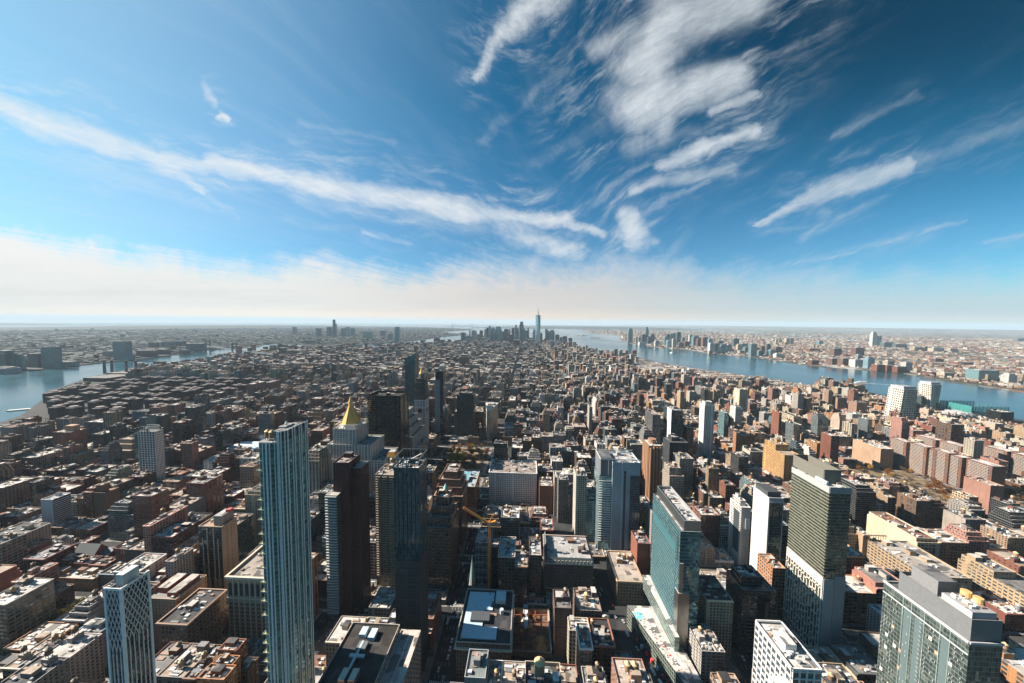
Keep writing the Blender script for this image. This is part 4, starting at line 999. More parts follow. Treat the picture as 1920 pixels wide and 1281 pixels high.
r = H('glass_tower', 'dark glass tower with a white blade along its edge', 'apartment tower', (322, 347, 780, 824), 132, (*DKTEAL, .1), gl(), mGLS, short='the white bladed tower')
q = MB(); q.bx(320.5, 322, 779, 800, GZ, 133, (.75, .74, .72)); part(r, 'blade', q)
H('office_block', 'black ribbed office block in front of the white bladed tower', 'office building', (277, 313, 680, 712), 94, (.055, .055, .06), (3, 3.4, .8, .5), steps=[(285, 300, 690, 708, 101)], roof=(.15, .15, .15))
r = H('hotel_tower', 'thin white rendered tower with a blank stepped front', 'hotel', (277, 289, 460, 484), 89, (.62, .59, .57), wins=['none', 'blank', 'blank', (3, 3.2, .6, .6)], win='none', short='the blank white tower', steps=[(279, 286, 466, 482, 95)])
q = MB(); bar(q, (277, 289, 460, 484), 'N', 5.5, 11.5, 60, 74, 1.0, (.60, .57, .55)); part(r, 'front_box', q)
q = MB(); bar(q, (277, 289, 460, 484), 'E', 3, 15, 25, 80, .1, (.03, .04, .045)); part(r, 'glass_strip', q)
r = H('hotel_tower', 'tower with a bright white side wall and dark glass front', 'hotel', (282, 299, 420, 447), 124, (.66, .64, .62), wins=[gl(), 'blank', 'blank', 'blank'], win='none', short='the white and dark glass tower', roof=(.12, .12, .12), units=10)
q = MB(); q.box(283.5, 297.6, 419.7, 420, GZ, 118, mGLS, (.03, .055, .065, .15), gl(1.1, 3.2, .1, .1), tm=mPLN); q.bx(281.8, 299.2, 419.5, 421, 118, 119, (.5, .5, .5)); part(r, 'glass_front', q)
q = MB(); q.bx(283, 298, 424, 445, 123, 129, (.05, .055, .06)); part(r, 'bulkhead', q)
# --- big greenish tower with floor bands
def banded_slab():
    B = (272, 291, 334, 377); z = 180; zm = 92
    r = H('residential_tower', 'big green glass slab with pale floor bands above a white gridded base', 'skyscraper', B, z, (*(.07, .085, .055), .1), gl(1.5, 3.1, .04, .08), mGLS, short='the banded green slab', roof=(.5, .5, .48), bulks=0, wins=[gl(1.5, 3.1, .05, .1)] * 4)
    q = MB(); ledges(q, B, 'E', frange(zm + 2, z - 6, 3.1), .5, .3, (.22, .21, .175)); ledges(q, B, 'N', frange(zm + 2, z - 6, 3.1), .35, .3, (.16, .18, .18)); part(r, 'floor_bands', q)
    q = MB(); bar(q, B, 'E', 0, 43, z - 5.5, z + .6, .5, (.30, .31, .30)); bar(q, B, 'N', 0, 19, z - 5.5, z + .6, .4, (.22, .23, .23)); part(r, 'top_band', q)
    S = (276, 291, 345, 381); q = MB()
    for a in ('E', 'N', 'S'): bar(q, S, a, 0, flen(S, a), z, z + 12, .4, (.13, .125, .105))
    q.bx(290, 291.2, 345, 381, z, z + 12, (.13, .125, .105)); part(r, 'roof_screen', q)
    q = MB(); clutter(q, 276, 290, 346, 380, z, random.Random(5), 14); q.bx(274, 276, 340, 352, z, z + 2.5, (.5, .6, .65)); part(r, 'roof_equipment', q)
    q = MB(); wc = (.44, .41, .37); rr = random.Random(9)
    bar(q, B, 'E', 0, 43, zm - 7, zm + 2, .6, wc)
    cols = 13
    for i in range(cols + 1): bar(q, B, 'E', min(42.2, i * 43 / cols), min(43, i * 43 / cols + .9), GZ, zm - 6, .55, wc)
    for i in range(cols):
        zz = zm - 7 - rr.choice((4, 6, 9, 3))
        while zz > GZ + 5:
            bar(q, B, 'E', i * 43 / cols, (i + 1) * 43 / cols, zz, zz + 1.1, .55, wc); zz -= rr.choice((6.5, 9.5, 12.5))
    part(r, 'white_grid', q)
    q = MB(); bar(q, B, 'N', 0, 9, GZ, zm + 1, .6, (.26, .29, .31)); bar(q, B, 'N', 9.4, 19, GZ, zm + 4, .6, (.21, .24, .26)); bar(q, B, 'E', 0, 1.4, GZ, zm, .7, (.4, .4, .38)); part(r, 'blank_base', q)
banded_slab()
r = H('office_block', 'dark blue black office tower with stepped glass roof volumes', 'office building', (204, 235, 340, 366), 74, (*(.02, .028, .035), .05), gl(1.6, 3.5, .1, .3), mGLS, steps=[(206, 226, 346, 362, 83)], short='the dark stepped office', roof=(.1, .13, .14), units=10)
q = MB(); q.cyl(224, 340.5, GZ, 66, 5, 5, 10, (.03, .04, .05), mMET); part(r, 'bowed_front', q)
def white_grid_block():
    B = (159, 176, 225, 257); z = 119
    r = H('office_block', 'near white framed office block with deep square bays and sunlit roof', 'office building', B, z, (.12, .15, .17), gl(3, 3.5, .03, .05), mGLS, roof=(.62, .58, .54), short='the white framed office', bulks=1, units=12)
    q = MB(); wc = (.58, .57, .55); fins(q, B, 'EN', 4.2, GZ, z + .4, .75, .7, wc); ledges(q, B, 'EN', frange(GZ + 3, z - 1, 4.6), .8, .65, wc); ledges(q, B, 'ENWS', [z - .8], 1.3, .75, wc); part(r, 'facade_grid', q)
    q = MB(); q.box(163, 170, 236, 246, z - 1, z + 4, mPLN, (.66, .63, .6)); part(r, 'bulkhead', q)
    q = MB(); q.bx(150, 159, 222, 226, GZ, 108, (.45, .46, .45)); q.bx(149, 160, 226, 230, 104, 108, (.5, .5, .48)); part(r, 'front_wing', q)
white_grid_block()
def glass_slab():
    B = (263, 282, 228, 276); z = 152
    r = H('residential_tower', 'huge pale green glass slab with grey crown and open casements', 'skyscraper', B, z - 14, (*(.10, .14, .13), .2), gl(1.8, 3.2, .06, .10), mGLS, short='the huge glass slab', bulks=0, units=0, roof=(.3, .3, .3))
    W = MB(); gc = (.125, .13, .135); S = (264.5, 282, 229, 268); shell(W, W, *S, z - 15.3, z, mPLN, gc, WIN['none'], (.55, .53, .5), ph=2.5); part(r, 'crown', W)
    q = MB(); bar(q, B, 'E', 0, 48, z - 14.4, z - 13, .8, (.5, .5, .5)); bar(q, B, 'N', 0, 19, z - 14.4, z - 13, .6, (.45, .45, .46)); bar(q, B, 'E', 0, 48, z - 22, z - 21.4, .4, (.42, .45, .44)); part(r, 'ledge', q)
    q = MB(); q.box(268, 280, 249, 264, z - 2.5, z + 8, mPLN, (.17, .17, .175)); q.box(267, 281, 231, 246, z - 2.5, z + 3, mPLN, (.33, .33, .34)); part(r, 'bulkhead', q)
    q = MB(); clutter(q, 268, 280, 232, 245, z + 3, random.Random(8), 18); q.cyl(278, 243, z + 3, z + 7, 2.4, 2.4, 12, (.55, .36, .15)); q.cyl(279, 238, z + 3, z + 7, 2.2, 2.2, 12, (.55, .36, .15)); part(r, 'roof_equipment', q)
    rr = random.Random(11); q = MB(); dk = MB()
    for zz in frange(GZ + 4, z - 24, 3.2):
        for i in range(26):
            s = 1.4 + i * 1.8
            if i in (4, 5, 6, 12, 13, 14, 15, 19) : continue
            if rr.random() < .34: bar(dk, B, 'E', s, s + .95, zz + .7, zz + 1.9, .08, (.02, .022, .025)); bar(q, B, 'E', s + .95, s + 1.15, zz + .6, zz + 2.0, .3, (.5, .52, .5))
            elif rr.random() < .06: bar(q, B, 'E', s, s + 1.6, zz + .5, zz + 2.9, .06, rr.choice(((.8, .76, .66), (.6, .62, .58), (.5, .3, .2))))
        for s in (23.4,): bar(dk, B, 'E', s, s + 1.2, zz + .8, zz + 2.1, .1, (.015, .016, .018)); bar(q, B, 'E', s - .15, s + 1.35, zz + .6, zz + .8, .16, (.5, .5, .5))
    part(r, 'open_windows', dk)['kind'] = 'stuff'; part(r, 'casements', q)['kind'] = 'stuff'
    q = MB()
    for s in (8.6, 13.6, 22, 29.5, 34.6): bar(q, B, 'E', s, s + .25, GZ, z - 14, .25, (.25, .32, .30))
    for s in (9, 23.5, 30): bar(q, B, 'E', s, s + 4, GZ, z - 22, .12, (.08, .115, .12), mPLN)
    part(r, 'spandrel_strips', q)
glass_slab()
H('loft_building', 'orange brick block below the white and dark glass tower', 'loft building', (262, 276, 382, 405), 66, (.50, .25, .13), 'loft', bulks=1)
r = H('loft_building', 'large cream loft with deep bays and rooftop scaffolding behind the huge slab', 'loft building', (440, 489, 400, 463), 50, (.41, .30, .195), (4.2, 3.9, .72, .5), roof=(.42, .38, .34), bulks=3, units=14, short='the large cream loft')
q = MB(); [q.strut((440 + a, 462, 50), (440 + a, 462, 58), .15, (.12, .08, .06)) for a in range(0, 22, 3)]; q.bx(440, 462, 461, 463, 56, 56.4, (.2, .14, .1)); part(r, 'scaffolding', q)
H('loft_building', 'long cream loft with stepped end running off past the huge slab', 'loft building', (523, 560, 380, 440), 45, (.43, .32, .205), (4.2, 3.9, .7, .5), bulks=2, steps=[(524, 548, 410, 438, 52)])
def zig(name_label, xs, y0, y1, z, tint):
    """slab block in three staggered sections with balcony bands"""
    root = None
    for i, (a, b, yo) in enumerate(xs):
        if root is None: root = thing('apartment_block', name_label, 'apartment block', (a, y0, GZ)); W, R, Bn = MB(), MB(), MB()
        Bx = (a, b, y0 + yo, y1 + yo); shell(W, R, *Bx, GZ, z, mMAS, tint, (3.2, 2.9, .45, .5), (.62, .6, .58)); RECTS.append(Bx)
        ledges(Bn, (a, b, y0 + yo + 4, y1 + yo - 3), 'E', frange(GZ + 3, z - 2, 2.9), .7, 1.3, (.33, .30, .27))
    part(root, 'walls', W); part(root, 'roof', R); part(root, 'balconies', Bn)
zig('staggered red brick slab with white balcony bands beside brown autumn trees', [(828, 846, 60), (836, 856, 30), (844, 862, 0)], 719, 752, 72, (.23, .115, .08))
zig('second staggered red brick slab farther along the brown tree park', [(842, 860, 74), (848, 868, 38), (854, 878, 0)], 664, 700, 70, (.22, .11, .078))
zig('third red balcony slab rising behind the two staggered slabs', [(960, 980, 40), (968, 990, 0)], 800, 840, 58, (.25, .125, .085))
zig('fourth red balcony slab, the farthest one behind the brown park', [(1040, 1062, 40), (1046, 1072, 0)], 742, 780, 56, (.24, .12, .085))
H('loft_building', 'plain maroon block with one cream side standing before the brown park', 'loft building', (768, 790, 600, 634), 63, (.33, .18, .14), wins=['small', 'blank', 'blank', 'blank'], win='small', short='the maroon and cream block')
for i, (x0, x1, y0, y1, z) in enumerate(((408, 434, 470, 500, 76), (356, 380, 452, 480, 66), (690, 716, 560, 590, 58))):
    H('loft_building', ('tallest of three cream ziggurat lofts beside the banded green slab', 'smaller cream ziggurat loft close beside the banded green slab', 'cream ziggurat loft near the maroon and cream block')[i], 'loft building', (x0, x1, y0, y1), z - 24, (.50, .37, .24), 'loft',
      steps=[(x0 + 2, x1 - 2, y0 + 3, y1, z - 16), (x0 + 4, x1 - 4, y0 + 6, y1, z - 8), (x0 + 6, x1 - 6, y0 + 9, y1, z)], group=None)
# --- waterfront pair that bends
def bent_tower(x0, x1, y0, y1, z, lean0, lean1, label):
    root = thing('twisting_tower', label, 'apartment tower', ((x0 + x1) / 2, (y0 + y1) / 2, GZ)); RECTS.append((x0, x1, y0, y1)); W, K = MB(), MB()
    b = [(x0 + lean0, y0), (x1 + lean1, y0), (x1 + lean1, y1), (x0 + lean0, y1)]; t = [(x0 - lean1, y0), (x1, y0), (x1, y1), (x0 - lean1, y1)]
    for i in range(4):
        j = (i + 1) % 4; L = hypot(b[i][0] - b[j][0], b[i][1] - b[j][1])
        W.face([(*b[i], GZ), (*b[j], GZ), (*t[j], z), (*t[i], z)], mMAS, (.66, .60, .52), (L / 7, (z - GZ) / 15, .62, .62), [(0, 0), (L, 0), (L, z - GZ), (0, z - GZ)])
    W.face([(*p, z) for p in t], mROF, (.5, .5, .5)); part(root, 'walls', W)
    K.box(min(p[0] for p in t) + 2, x1 - 2, y0 + 3, y1 - 3, z, z + 9, mPLN, (.33, .35, .37)); part(root, 'bulkhead', K)
bent_tower(1212, 1254, 1145, 1190, 120, -10, 0, 'white gridded waterfront tower leaning away, shorter of the twisting pair')
bent_tower(1478, 1522, 1310, 1352, 108, 14, -8, 'white gridded waterfront tower flaring upward, taller of the twisting pair')
for i, (x0, x1, y0, y1, z) in enumerate(((1132, 1168, 1354, 1390, 58), (1141, 1174, 1290, 1320, 58), (1139, 1174, 1217, 1247, 58))):
    H('apartment_tower', ('brown brick slab tower nearest the river among three set in a row', 'middle one of three brown brick slab towers before the river', 'brown brick slab tower closest to the twisting white towers')[i], 'apartment tower', (x0, x1, y0, y1), z, (.30, .19, .14), wins=[(5.5, 2.9, .3, .5), 'blank', 'blank', 'blank'], win='small', group='brown slab towers by the river')
def net_range():
    root = thing('golf_net_enclosure', 'tall green netting enclosure on the river pier beside the black block', 'netting', (1610, 1290, GZ)); q = MB()
    for i in range(11):
        for y in (1240, 1330): q.strut((1545 + i * 12, y, 3), (1545 + i * 12, y, 46), .5, (.06, .22, .2))
    for x in (1545, 1665):
        for i in range(9): q.strut((x, 1240 + i * 11.25, 3), (x, 1240 + i * 11.25, 46), .5, (.06, .22, .2))
    part(root, 'posts', q); q = MB()
    for y in (1240, 1330):
        for z in frange(4, 46, 1.5): q.bx(1545, 1665, y, y + .4, z, z + .75, (.05, .30, .27))
    for z in frange(4, 46, 1.5): q.bx(1545, 1545.4, 1240, 1330, z, z + .75, (.05, .30, .27))
    part(root, 'net', q); RECTS.append((1540, 1670, 1235, 1335))
net_range()
H('office_block', 'black glazed block beside the green netting at the river', 'office building', (1560, 1600, 1180, 1215), 44, (*BLACKG, .0), gl(3, 3.6, .1, .2), mGLS, short='the black river block')
q = MB(); rr = random.Random(2)
W_ = thing('office_block', 'white glass building shaped like billowing sails by the river', 'office building', (1470, 1210, GZ)); RECTS.append((1440, 1500, 1190, 1240))
for i in range(5): q.prism([(1442 + i * 11, 1192 + (i % 2) * 3), (1453 + i * 11, 1190), (1453 + i * 11, 1238), (1442 + i * 11, 1238)], GZ, 30 + (i % 2) * 5, mGLS, (.45, .50, .52, .6), gl(2, 3, .1, .3), tc=(.6, .6, .6))
part(W_, 'walls', q)
# --- mid block at the bottom with terrace and black roof
def terrace_block():
    B = (-145, -106, 222, 278); z = 82
    r = H('office_block', 'black roofed office with silver air handlers and pale terrace on one side', 'office building', B, z, (.42, .35, .31), 'loft', roof=(.035, .03, .028), bulks=0, units=0, short='the black roofed office')
    q = MB(); q.box(-106, -90, 225, 282, GZ, 74, mMAS, (.40, .33, .29), WIN['loft'], tc=(.62, .54, .50)); q.bx(-106, -105.6, 226, 281, 74, 75, (.6, .55, .5)); q.bx(-98, -97.6, 226, 276, 74, 75.4, (.55, .5, .45)); part(r, 'terrace_wing', q)
    q = MB(); zz = z - 1.3; sv = (.42, .52, .58)
    for x in (-131, -124): q = MB(); q.box(x, x + 4.5, 232, 240, zz, zz + 4.5, mMET, (.5, .56, .6), tm=mPLN, tc=(.55, .5, .42)); part(r, 'air_handler', q)
    for a in ((-134, -129, 266, 273, 3), (-126, -121, 264, 272, 3)): q = MB(); q.bx(*a[:4], zz, zz + a[4], sv); part(r, 'air_handler', q)
    q = MB(); q.bx(-129, -127.5, 240, 262, zz + 1, zz + 2.4, sv); q.bx(-133, -122, 250, 252, zz + 1, zz + 2.3, sv); part(r, 'duct', q)
    q = MB(); q.bx(-131, -124, 255, 262, zz, zz + 2.2, (.12, .13, .14)); part(r, 'chiller', q)
    q = MB(); q.bx(-138, -119, 230, 232, zz, zz + .3, (.35, .16, .06)); q.bx(-144, -107, 223, 229, zz, zz + .2, (.22, .085, .035)); part(r, 'timber_deck', q)
terrace_block()
r = H('office_block', 'stone office with deep cornice and pale blue roof on the avenue corner', 'office building', (-65, -17, 302, 360), 45, (.24, .18, .145), (2.6, 3.6, .48, .55), roof=(.035, .04, .05), units=6, bulks=0, short='the cornice office')
q = MB(); cornice(q, -65, -17, 302, 360, 40, (.60, .55, .45), 1.8, 1.0); cornice(q, -65, -17, 302, 360, 45.4, (.5, .48, .44), .4, .6); part(r, 'cornice', q)
q = MB(); zz = 43.9
for a in ((-62, -30, 306, 318), (-62, -44, 318, 336), (-62, -38, 336, 346), (-62, -36, 346, 357)): q.bx(*a, zz, zz + .9, (.42, .58, .68))
q.bx(-56, -38, 322, 332, zz + .9, zz + 3, (.06, .07, .08)); q.bx(-34, -24, 344, 356, zz, zz + 4, (.42, .55, .62)); q.cyl(-27, 334, zz, zz + 4, 2, 2, 10, (.4, .45, .48)); part(r, 'roof_decks', q)
r = H('loft_building', 'grey service building with a round pink tank below the cornice office', 'loft building', (-50, -34, 262, 284), 58, (.34, .36, .37), 'blank', roof=(.2, .22, .23), units=5)
q = MB(); q.cyl(-42, 276, 57, 61, 2.2, 2.2, 12, (.3, .3, .3)); q.cyl(-42, 276, 61, 62.4, 2.3, .8, 12, (.45, .26, .2)); part(r, 'round_tank', q)
r = H('loft_building', 'tan walled loft with one big straw coloured tank in a roof well', 'loft building', (-4, 21, 226, 252), 85, (.46, .37, .28), 'loft', roof=(.12, .12, .13), bulks=1, units=10, ph=2.5, short='the loft with the straw tank')
tank(r, 6, 243, 82.5, 1.7, 2)
r = H('loft_building', 'red parapet loft with a pair of straw tanks on its tan roof', 'loft building', (63, 86, 246, 272), 70, (.36, .20, .15), 'loft', roof=(.5, .42, .36), bulks=1, units=8)
tank(r, 72, 262, 69, 1.05, 2); tank(r, 77, 262, 69, 1.05, 2)
H('loft_building', 'very thin brick loft with white cornice standing alone between lower roofs', 'loft building', (42, 52, 290, 313), 58, (.34, .25, .20), 'loft', roof=(.4, .5, .55), corn=(.6, .62, .62), bulks=1)
H('loft_building', 'dark brick loft with tall chimney fin overlooking the excavation pit', 'loft building', (24, 40, 330, 352), 56, (.16, .10, .085), 'small', bulks=2, tanks=1)
H('loft_building', 'corner loft with round bay and crowded roof garden', 'loft building', (46, 70, 335, 362), 50, (.22, .17, .15), 'loft', bulks=2, tanks=1, units=14)
H('loft_building', 'low teal glazed roof building beside the street of the green hotel', 'loft building', (74, 94, 296, 320), 26, (.2, .12, .1), 'loft', roof=(.10, .28, .33), bulks=0, units=2)
# --- excavation
def pit():
    root = thing('excavation_pit', 'open building pit with orange earth and rusty shoring walls', 'excavation', (0, 345, GZ)); RECTS.append((-18, 22, 326, 376))
    q = MB(); zb = GZ + .15
    q.box(-16, 21, 328, 374, GZ + .02, zb, mPLN, (.13, .075, .05), tm=mROF, tc=(.17, .10, .065)); part(root, 'earth_floor', q)
    q = MB(); q.cyl(12, 340, zb, zb + 6, 9, 2, 9, (.46, .25, .09)); q.cyl(-2, 362, zb, zb + 3, 7, 3, 8, (.40, .33, .26)); q.cyl(4, 352, zb, zb + 3, 5, 1, 8, (.36, .17, .08)); part(root, 'spoil_heap', q)
    q = MB(); q.bx(-17, 22, 374, 375.5, GZ, GZ + 5, (.36, .22, .13)); q.bx(20.5, 22, 328, 374, GZ, GZ + 7, (.42, .36, .30)); q.bx(-17, -15.5, 328, 374, GZ, GZ + 5, (.16, .08, .06)); q.bx(-17, 22, 326.5, 328, GZ, GZ + 5, (.2, .15, .12))
    for y in (336, 347, 358, 367): q.strut((-16, y, GZ + 4), (21, y + 2, GZ + 4), .35, (.32, .09, .05))
    for x in (-6, 6): q.strut((x, 328, GZ + 4.4), (x + 1, 374, GZ + 4.4), .35, (.30, .08, .05))
    part(root, 'shoring', q)
    q = MB(); q.bx(-9, -5, 350, 353, zb, zb + 2.4, (.6, .42, .05)); q.strut((-5, 351, zb + 2), (-1, 352, zb + 5), .3, (.6, .42, .05)); q.strut((-1, 352, zb + 5), (1, 352, zb + 1.5), .25, (.6, .42, .05)); part(root, 'digger', q)
pit()
def crane():
    root = thing('tower_crane', 'orange lattice tower crane with raised jib above the avenue', 'crane', (-46, 391, GZ)); oc = (.80, .33, .06)
    def truss(a, b, w, n, name):
        q = MB(); a, b = Vector(a), Vector(b); d = (b - a).normalized(); u = d.cross(Vector((0, 0, 1)) if abs(d.z) < .9 else Vector((0, 1, 0))).normalized(); v = d.cross(u)
        cs = [(u * i + v * j) * w for i, j in ((1, 1), (-1, 1), (-1, -1), (1, -1))]
        for c in cs: q.strut(a + c, b + c, .32, oc)
        for k in range(n):
            p, s = a + (b - a) * k / n, a + (b - a) * (k + 1) / n
            for i in range(4): q.strut(p + cs[i], s + cs[(i + 1) % 4], .2, oc); q.strut(p + cs[i], p + cs[(i + 1) % 4], .12, oc)
        part(root, name, q)
    truss((-46, 391, GZ), (-46, 391, 101), 1.1, 30, 'mast'); truss((-46, 391, 98), (-76, 391, 116), .8, 16, 'jib'); truss((-46, 391, 98), (-38, 391, 101), .9, 4, 'counter_jib')
    q = MB(); q.bx(-47.6, -44.4, 389.4, 392.6, 96, 99.5, (.5, .46, .4)); part(root, 'cab', q)
    q = MB(); q.bx(-40, -37, 390, 392, 96.5, 101, (.2, .2, .2)); part(root, 'counterweight', q)
    q = MB(); q.strut((-46, 391, 101), (-40, 391, 111), .25, oc); q.strut((-40, 391, 111), (-76, 391, 116), .1, (.1, .1, .1)); q.strut((-40, 391, 111), (-38, 391, 101), .1, (.1, .1, .1)); q.strut((-75, 391, 116), (-75, 391, 92), .08, (.1, .1, .1)); part(root, 'stays', q)
crane()
def church():
    root = thing('church', 'small grey stone church with green tinted steeple on the avenue corner', 'church', (-64, 384, GZ)); st = (.33, .34, .31); RECTS.append((-70, -38, 374, 394))
    q = MB(); q.box(-67.5, -60.5, 378, 385, GZ, 34, mMAS, st, (3, 7, .35, .6)); part(root, 'tower', q)
    q = MB(); q.cyl(-64, 381.5, 34, 40, 3.4, 3.0, 8, st); q.cyl(-64, 381.5, 40, 68, 3.0, .1, 8, (.28, .36, .33)); part(root, 'steeple', q)
    q = MB(); q.box(-60.5, -47.5, 376, 390, GZ, 22, mMAS, st, (4, 9, .3, .6), top=False); q.face([(-60.5, 376, 22), (-47.5, 376, 22), (-54, 376, 30)], mPLN, st)
    q.face([(-60.5, 376, 22), (-54, 376, 30), (-54, 390, 30), (-60.5, 390, 22)], mPLN, (.16, .2, .2)); q.face([(-54, 376, 30), (-47.5, 376, 22), (-47.5, 390, 22), (-54, 390, 30)], mPLN, (.16, .2, .2)); part(root, 'nave', q)
church()
def gable_church():
    root = thing('church', 'dark red church with long slate gable roofs among low terraces', 'church', (-566, 430, GZ)); RECTS.append((-595, -545, 408, 446))
    q, rf = MB(), MB(); br = (.17, .06, .05)
    for x0, x1, y0, y1, h, p in ((-592, -562, 412, 430, 20, 12), (-562, -548, 410, 440, 16, 8)):
        q.box(x0, x1, y0, y1, GZ, h, mMAS, br, WIN['small'], top=False); ym = (y0 + y1) / 2
        rf.face([(x0, y0, h), (x1, y0, h), (x1, ym, h + p), (x0, ym, h + p)], mPLN, (.10, .12, .13)); rf.face([(x0, ym, h + p), (x1, ym, h + p), (x1, y1, h), (x0, y1, h)], mPLN, (.10, .12, .13))
        q.face([(x0, y1, h), (x0, y0, h), (x0, ym, h + p)], mPLN, br); q.face([(x1, y0, h), (x1, y1, h), (x1, ym, h + p)], mPLN, br)
    part(root, 'walls', q); part(root, 'roof', rf)
gable_church()
r = H('office_block', 'low modern white and blue building with long barrel vaulted glass roofs', 'office building', (-700, -630, 740, 800), 26, (.55, .58, .6), 'ribbon', roof=(.5, .6, .66), bulks=0, units=0, short='the vaulted white building')
q = MB()
for k in range(3):
    y = 744 + k * 18
    for i in range(6):
        a, b = pi * i / 6, pi * (i + 1) / 6
        q.face([(-698, y + 8 - 8 * cos(a), 25 + 6 * sin(a)), (-632, y + 8 - 8 * cos(a), 25 + 6 * sin(a)), (-632, y + 8 - 8 * cos(b), 25 + 6 * sin(b)), (-698, y + 8 - 8 * cos(b), 25 + 6 * sin(b))], mPLN, (.45, .55, .62))
part(r, 'vaulted_roof', q)
# --- mid distance blocks that stand out of the low roofs
for nm, lab, cat_, B_, z_, tn, wn, mt, kw in (
    ('apartment_tower', 'wide dark grey slab with a white flat roof behind the pink brick tower', 'apartment tower', (-1095, -1047, 782, 812), 72, (.13, .125, .13), 'slab', mMAS, dict(roof=(.6, .58, .56))),
    ('apartment_tower', 'brown brick tower with tan roof house, short of the river shore', 'apartment tower', (-1176, -1154, 697, 716), 62, (.20, .115, .085), 'apt', mMAS, {}),
    ('office_block', 'dark office block with a pale blue end wall near the pink brick tower', 'office building', (-1138, -1104, 720, 740), 50, (.10, .105, .11), 'loft', mMAS, dict(roof=(.6, .58, .55))),
    ('apartment_block', 'red brick block striped with rows of white framed windows', 'apartment block', (-1008, -986, 590, 612), 50, (.25, .085, .065), (2.6, 2.9, .5, .6), mMAS, {}),
    ('apartment_block', 'long grey concrete slab standing right along the river shore', 'apartment block', (-1290, -1256, 764, 806), 60, (.27, .26, .25), 'slab', mMAS, {}),
    ('apartment_tower', 'deep red tower by the river shore, beside the long grey slab', 'apartment tower', (-1323, -1299, 819, 840), 64, (.20, .055, .05), 'small', mMAS, {}),
    ('apartment_tower', 'small plain tan tower before a grey slab near the river', 'apartment tower', (-1252, -1234, 805, 822), 60, (.34, .25, .19), 'blank', mMAS, {}),
    ('apartment_block', 'pale grey gridded slab close to the estate of dark red blocks', 'apartment block', (-1238, -1202, 826, 844), 64, (.33, .32, .31), (2.8, 2.9, .6, .6), mMAS, {}),
    ('apartment_tower', 'broad blue green glass block at the edge of the dark estate', 'apartment tower', (-1093, -1048, 879, 905), 72, (.07, .16, .18, .3), gl(2, 3.1, .1, .2), mGLS, {}),
    ('apartment_tower', 'dark grey tower with a rounded roof edge near the dark estate', 'apartment tower', (-1012, -973, 850, 872), 70, (.12, .13, .14), 'slab', mMAS, dict(roof=(.55, .53, .5))),
    ('apartment_tower', 'black teal glass tower between a white block and the dark estate', 'apartment tower', (-934, -896, 855, 880), 76, (*DKTEAL, .1), gl(2, 3.1, .1, .2), mGLS, {}),
    ('apartment_tower', 'white apartment tower with dense dark windows beside the black teal tower', 'apartment tower', (-892, -868, 882, 902), 70, (.58, .56, .54), 'apt', mMAS, {}),
    ('apartment_tower', 'narrow dark red tower set back behind the white apartment tower', 'apartment tower', (-866, -842, 928, 948), 62, (.21, .07, .06), 'small', mMAS, {}),
    ('apartment_block', 'white and blue grey stepped block behind the vaulted white building', 'apartment block', (-772, -722, 892, 918), 42, (.50, .52, .54), 'apt', mMAS, dict(steps=[(-768, -735, 895, 915, 50)])),
    ('apartment_tower', 'thin dark grey slab rising behind the teal tower with white fins', 'apartment tower', (-748, -723, 981, 1000), 72, (.15, .16, .17), 'slab', mMAS, {}),
    ('office_block', 'tan brown office block with stepped top near the gold pyramid tower', 'office building', (-632, -586, 926, 966), 54, (.36, .235, .165), 'loft', mMAS, dict(steps=[(-628, -590, 932, 962, 64), (-620, -598, 938, 956, 72)])),
    ('apartment_block', 'brown red block under construction far behind the tan stepped office', 'apartment block', (-741, -707, 1109, 1139), 60, (.26, .12, .09), 'loft', mMAS, {}),
    ('apartment_tower', 'grey apartment tower far behind the brown red block', 'apartment tower', (-863, -829, 1210, 1236), 62, (.27, .27, .27), 'apt', mMAS, {}),
    ('loft_building', 'rose tan brick tower with pale top floors behind the grey slot tower', 'apartment tower', (116, 146, 866, 896), 62, (.36, .22, .17), 'loft', mMAS, dict(corn=(.5, .45, .4))),
    ('apartment_tower', 'reddish apartment slab between the grey slot tower and the dark mullion tower', 'apartment tower', (188, 214, 867, 896), 70, (.30, .15, .115), 'apt', mMAS, {}),
    ('office_block', 'broad white loft block with tall dark windows beyond the big white block', 'office building', (20, 66, 960, 1000), 50, (.55, .52, .48), 'loft', mMAS, dict(corn=(.6, .58, .55))),
    ('office_block', 'cream corner block with grey mansard, first past the park', 'office building', (-62, -6, 880, 920), 52, (.50, .46, .41), 'loft', mMAS, dict(corn=(.55, .52, .48))),
    ('loft_building', 'tan loft with a white framed bay behind the blank white tower', 'loft building', (279, 300, 538, 560), 60, (.40, .28, .19), 'loft', mMAS, {}),
    ('office_block', 'long peach brick block with pale frames past the golden brick block', 'office building', (900, 956, 973, 1000), 46, (.40, .24, .18), 'loft', mMAS, {})):
    H(nm, lab, cat_, B_, z_, tn, wn, mt, **kw)
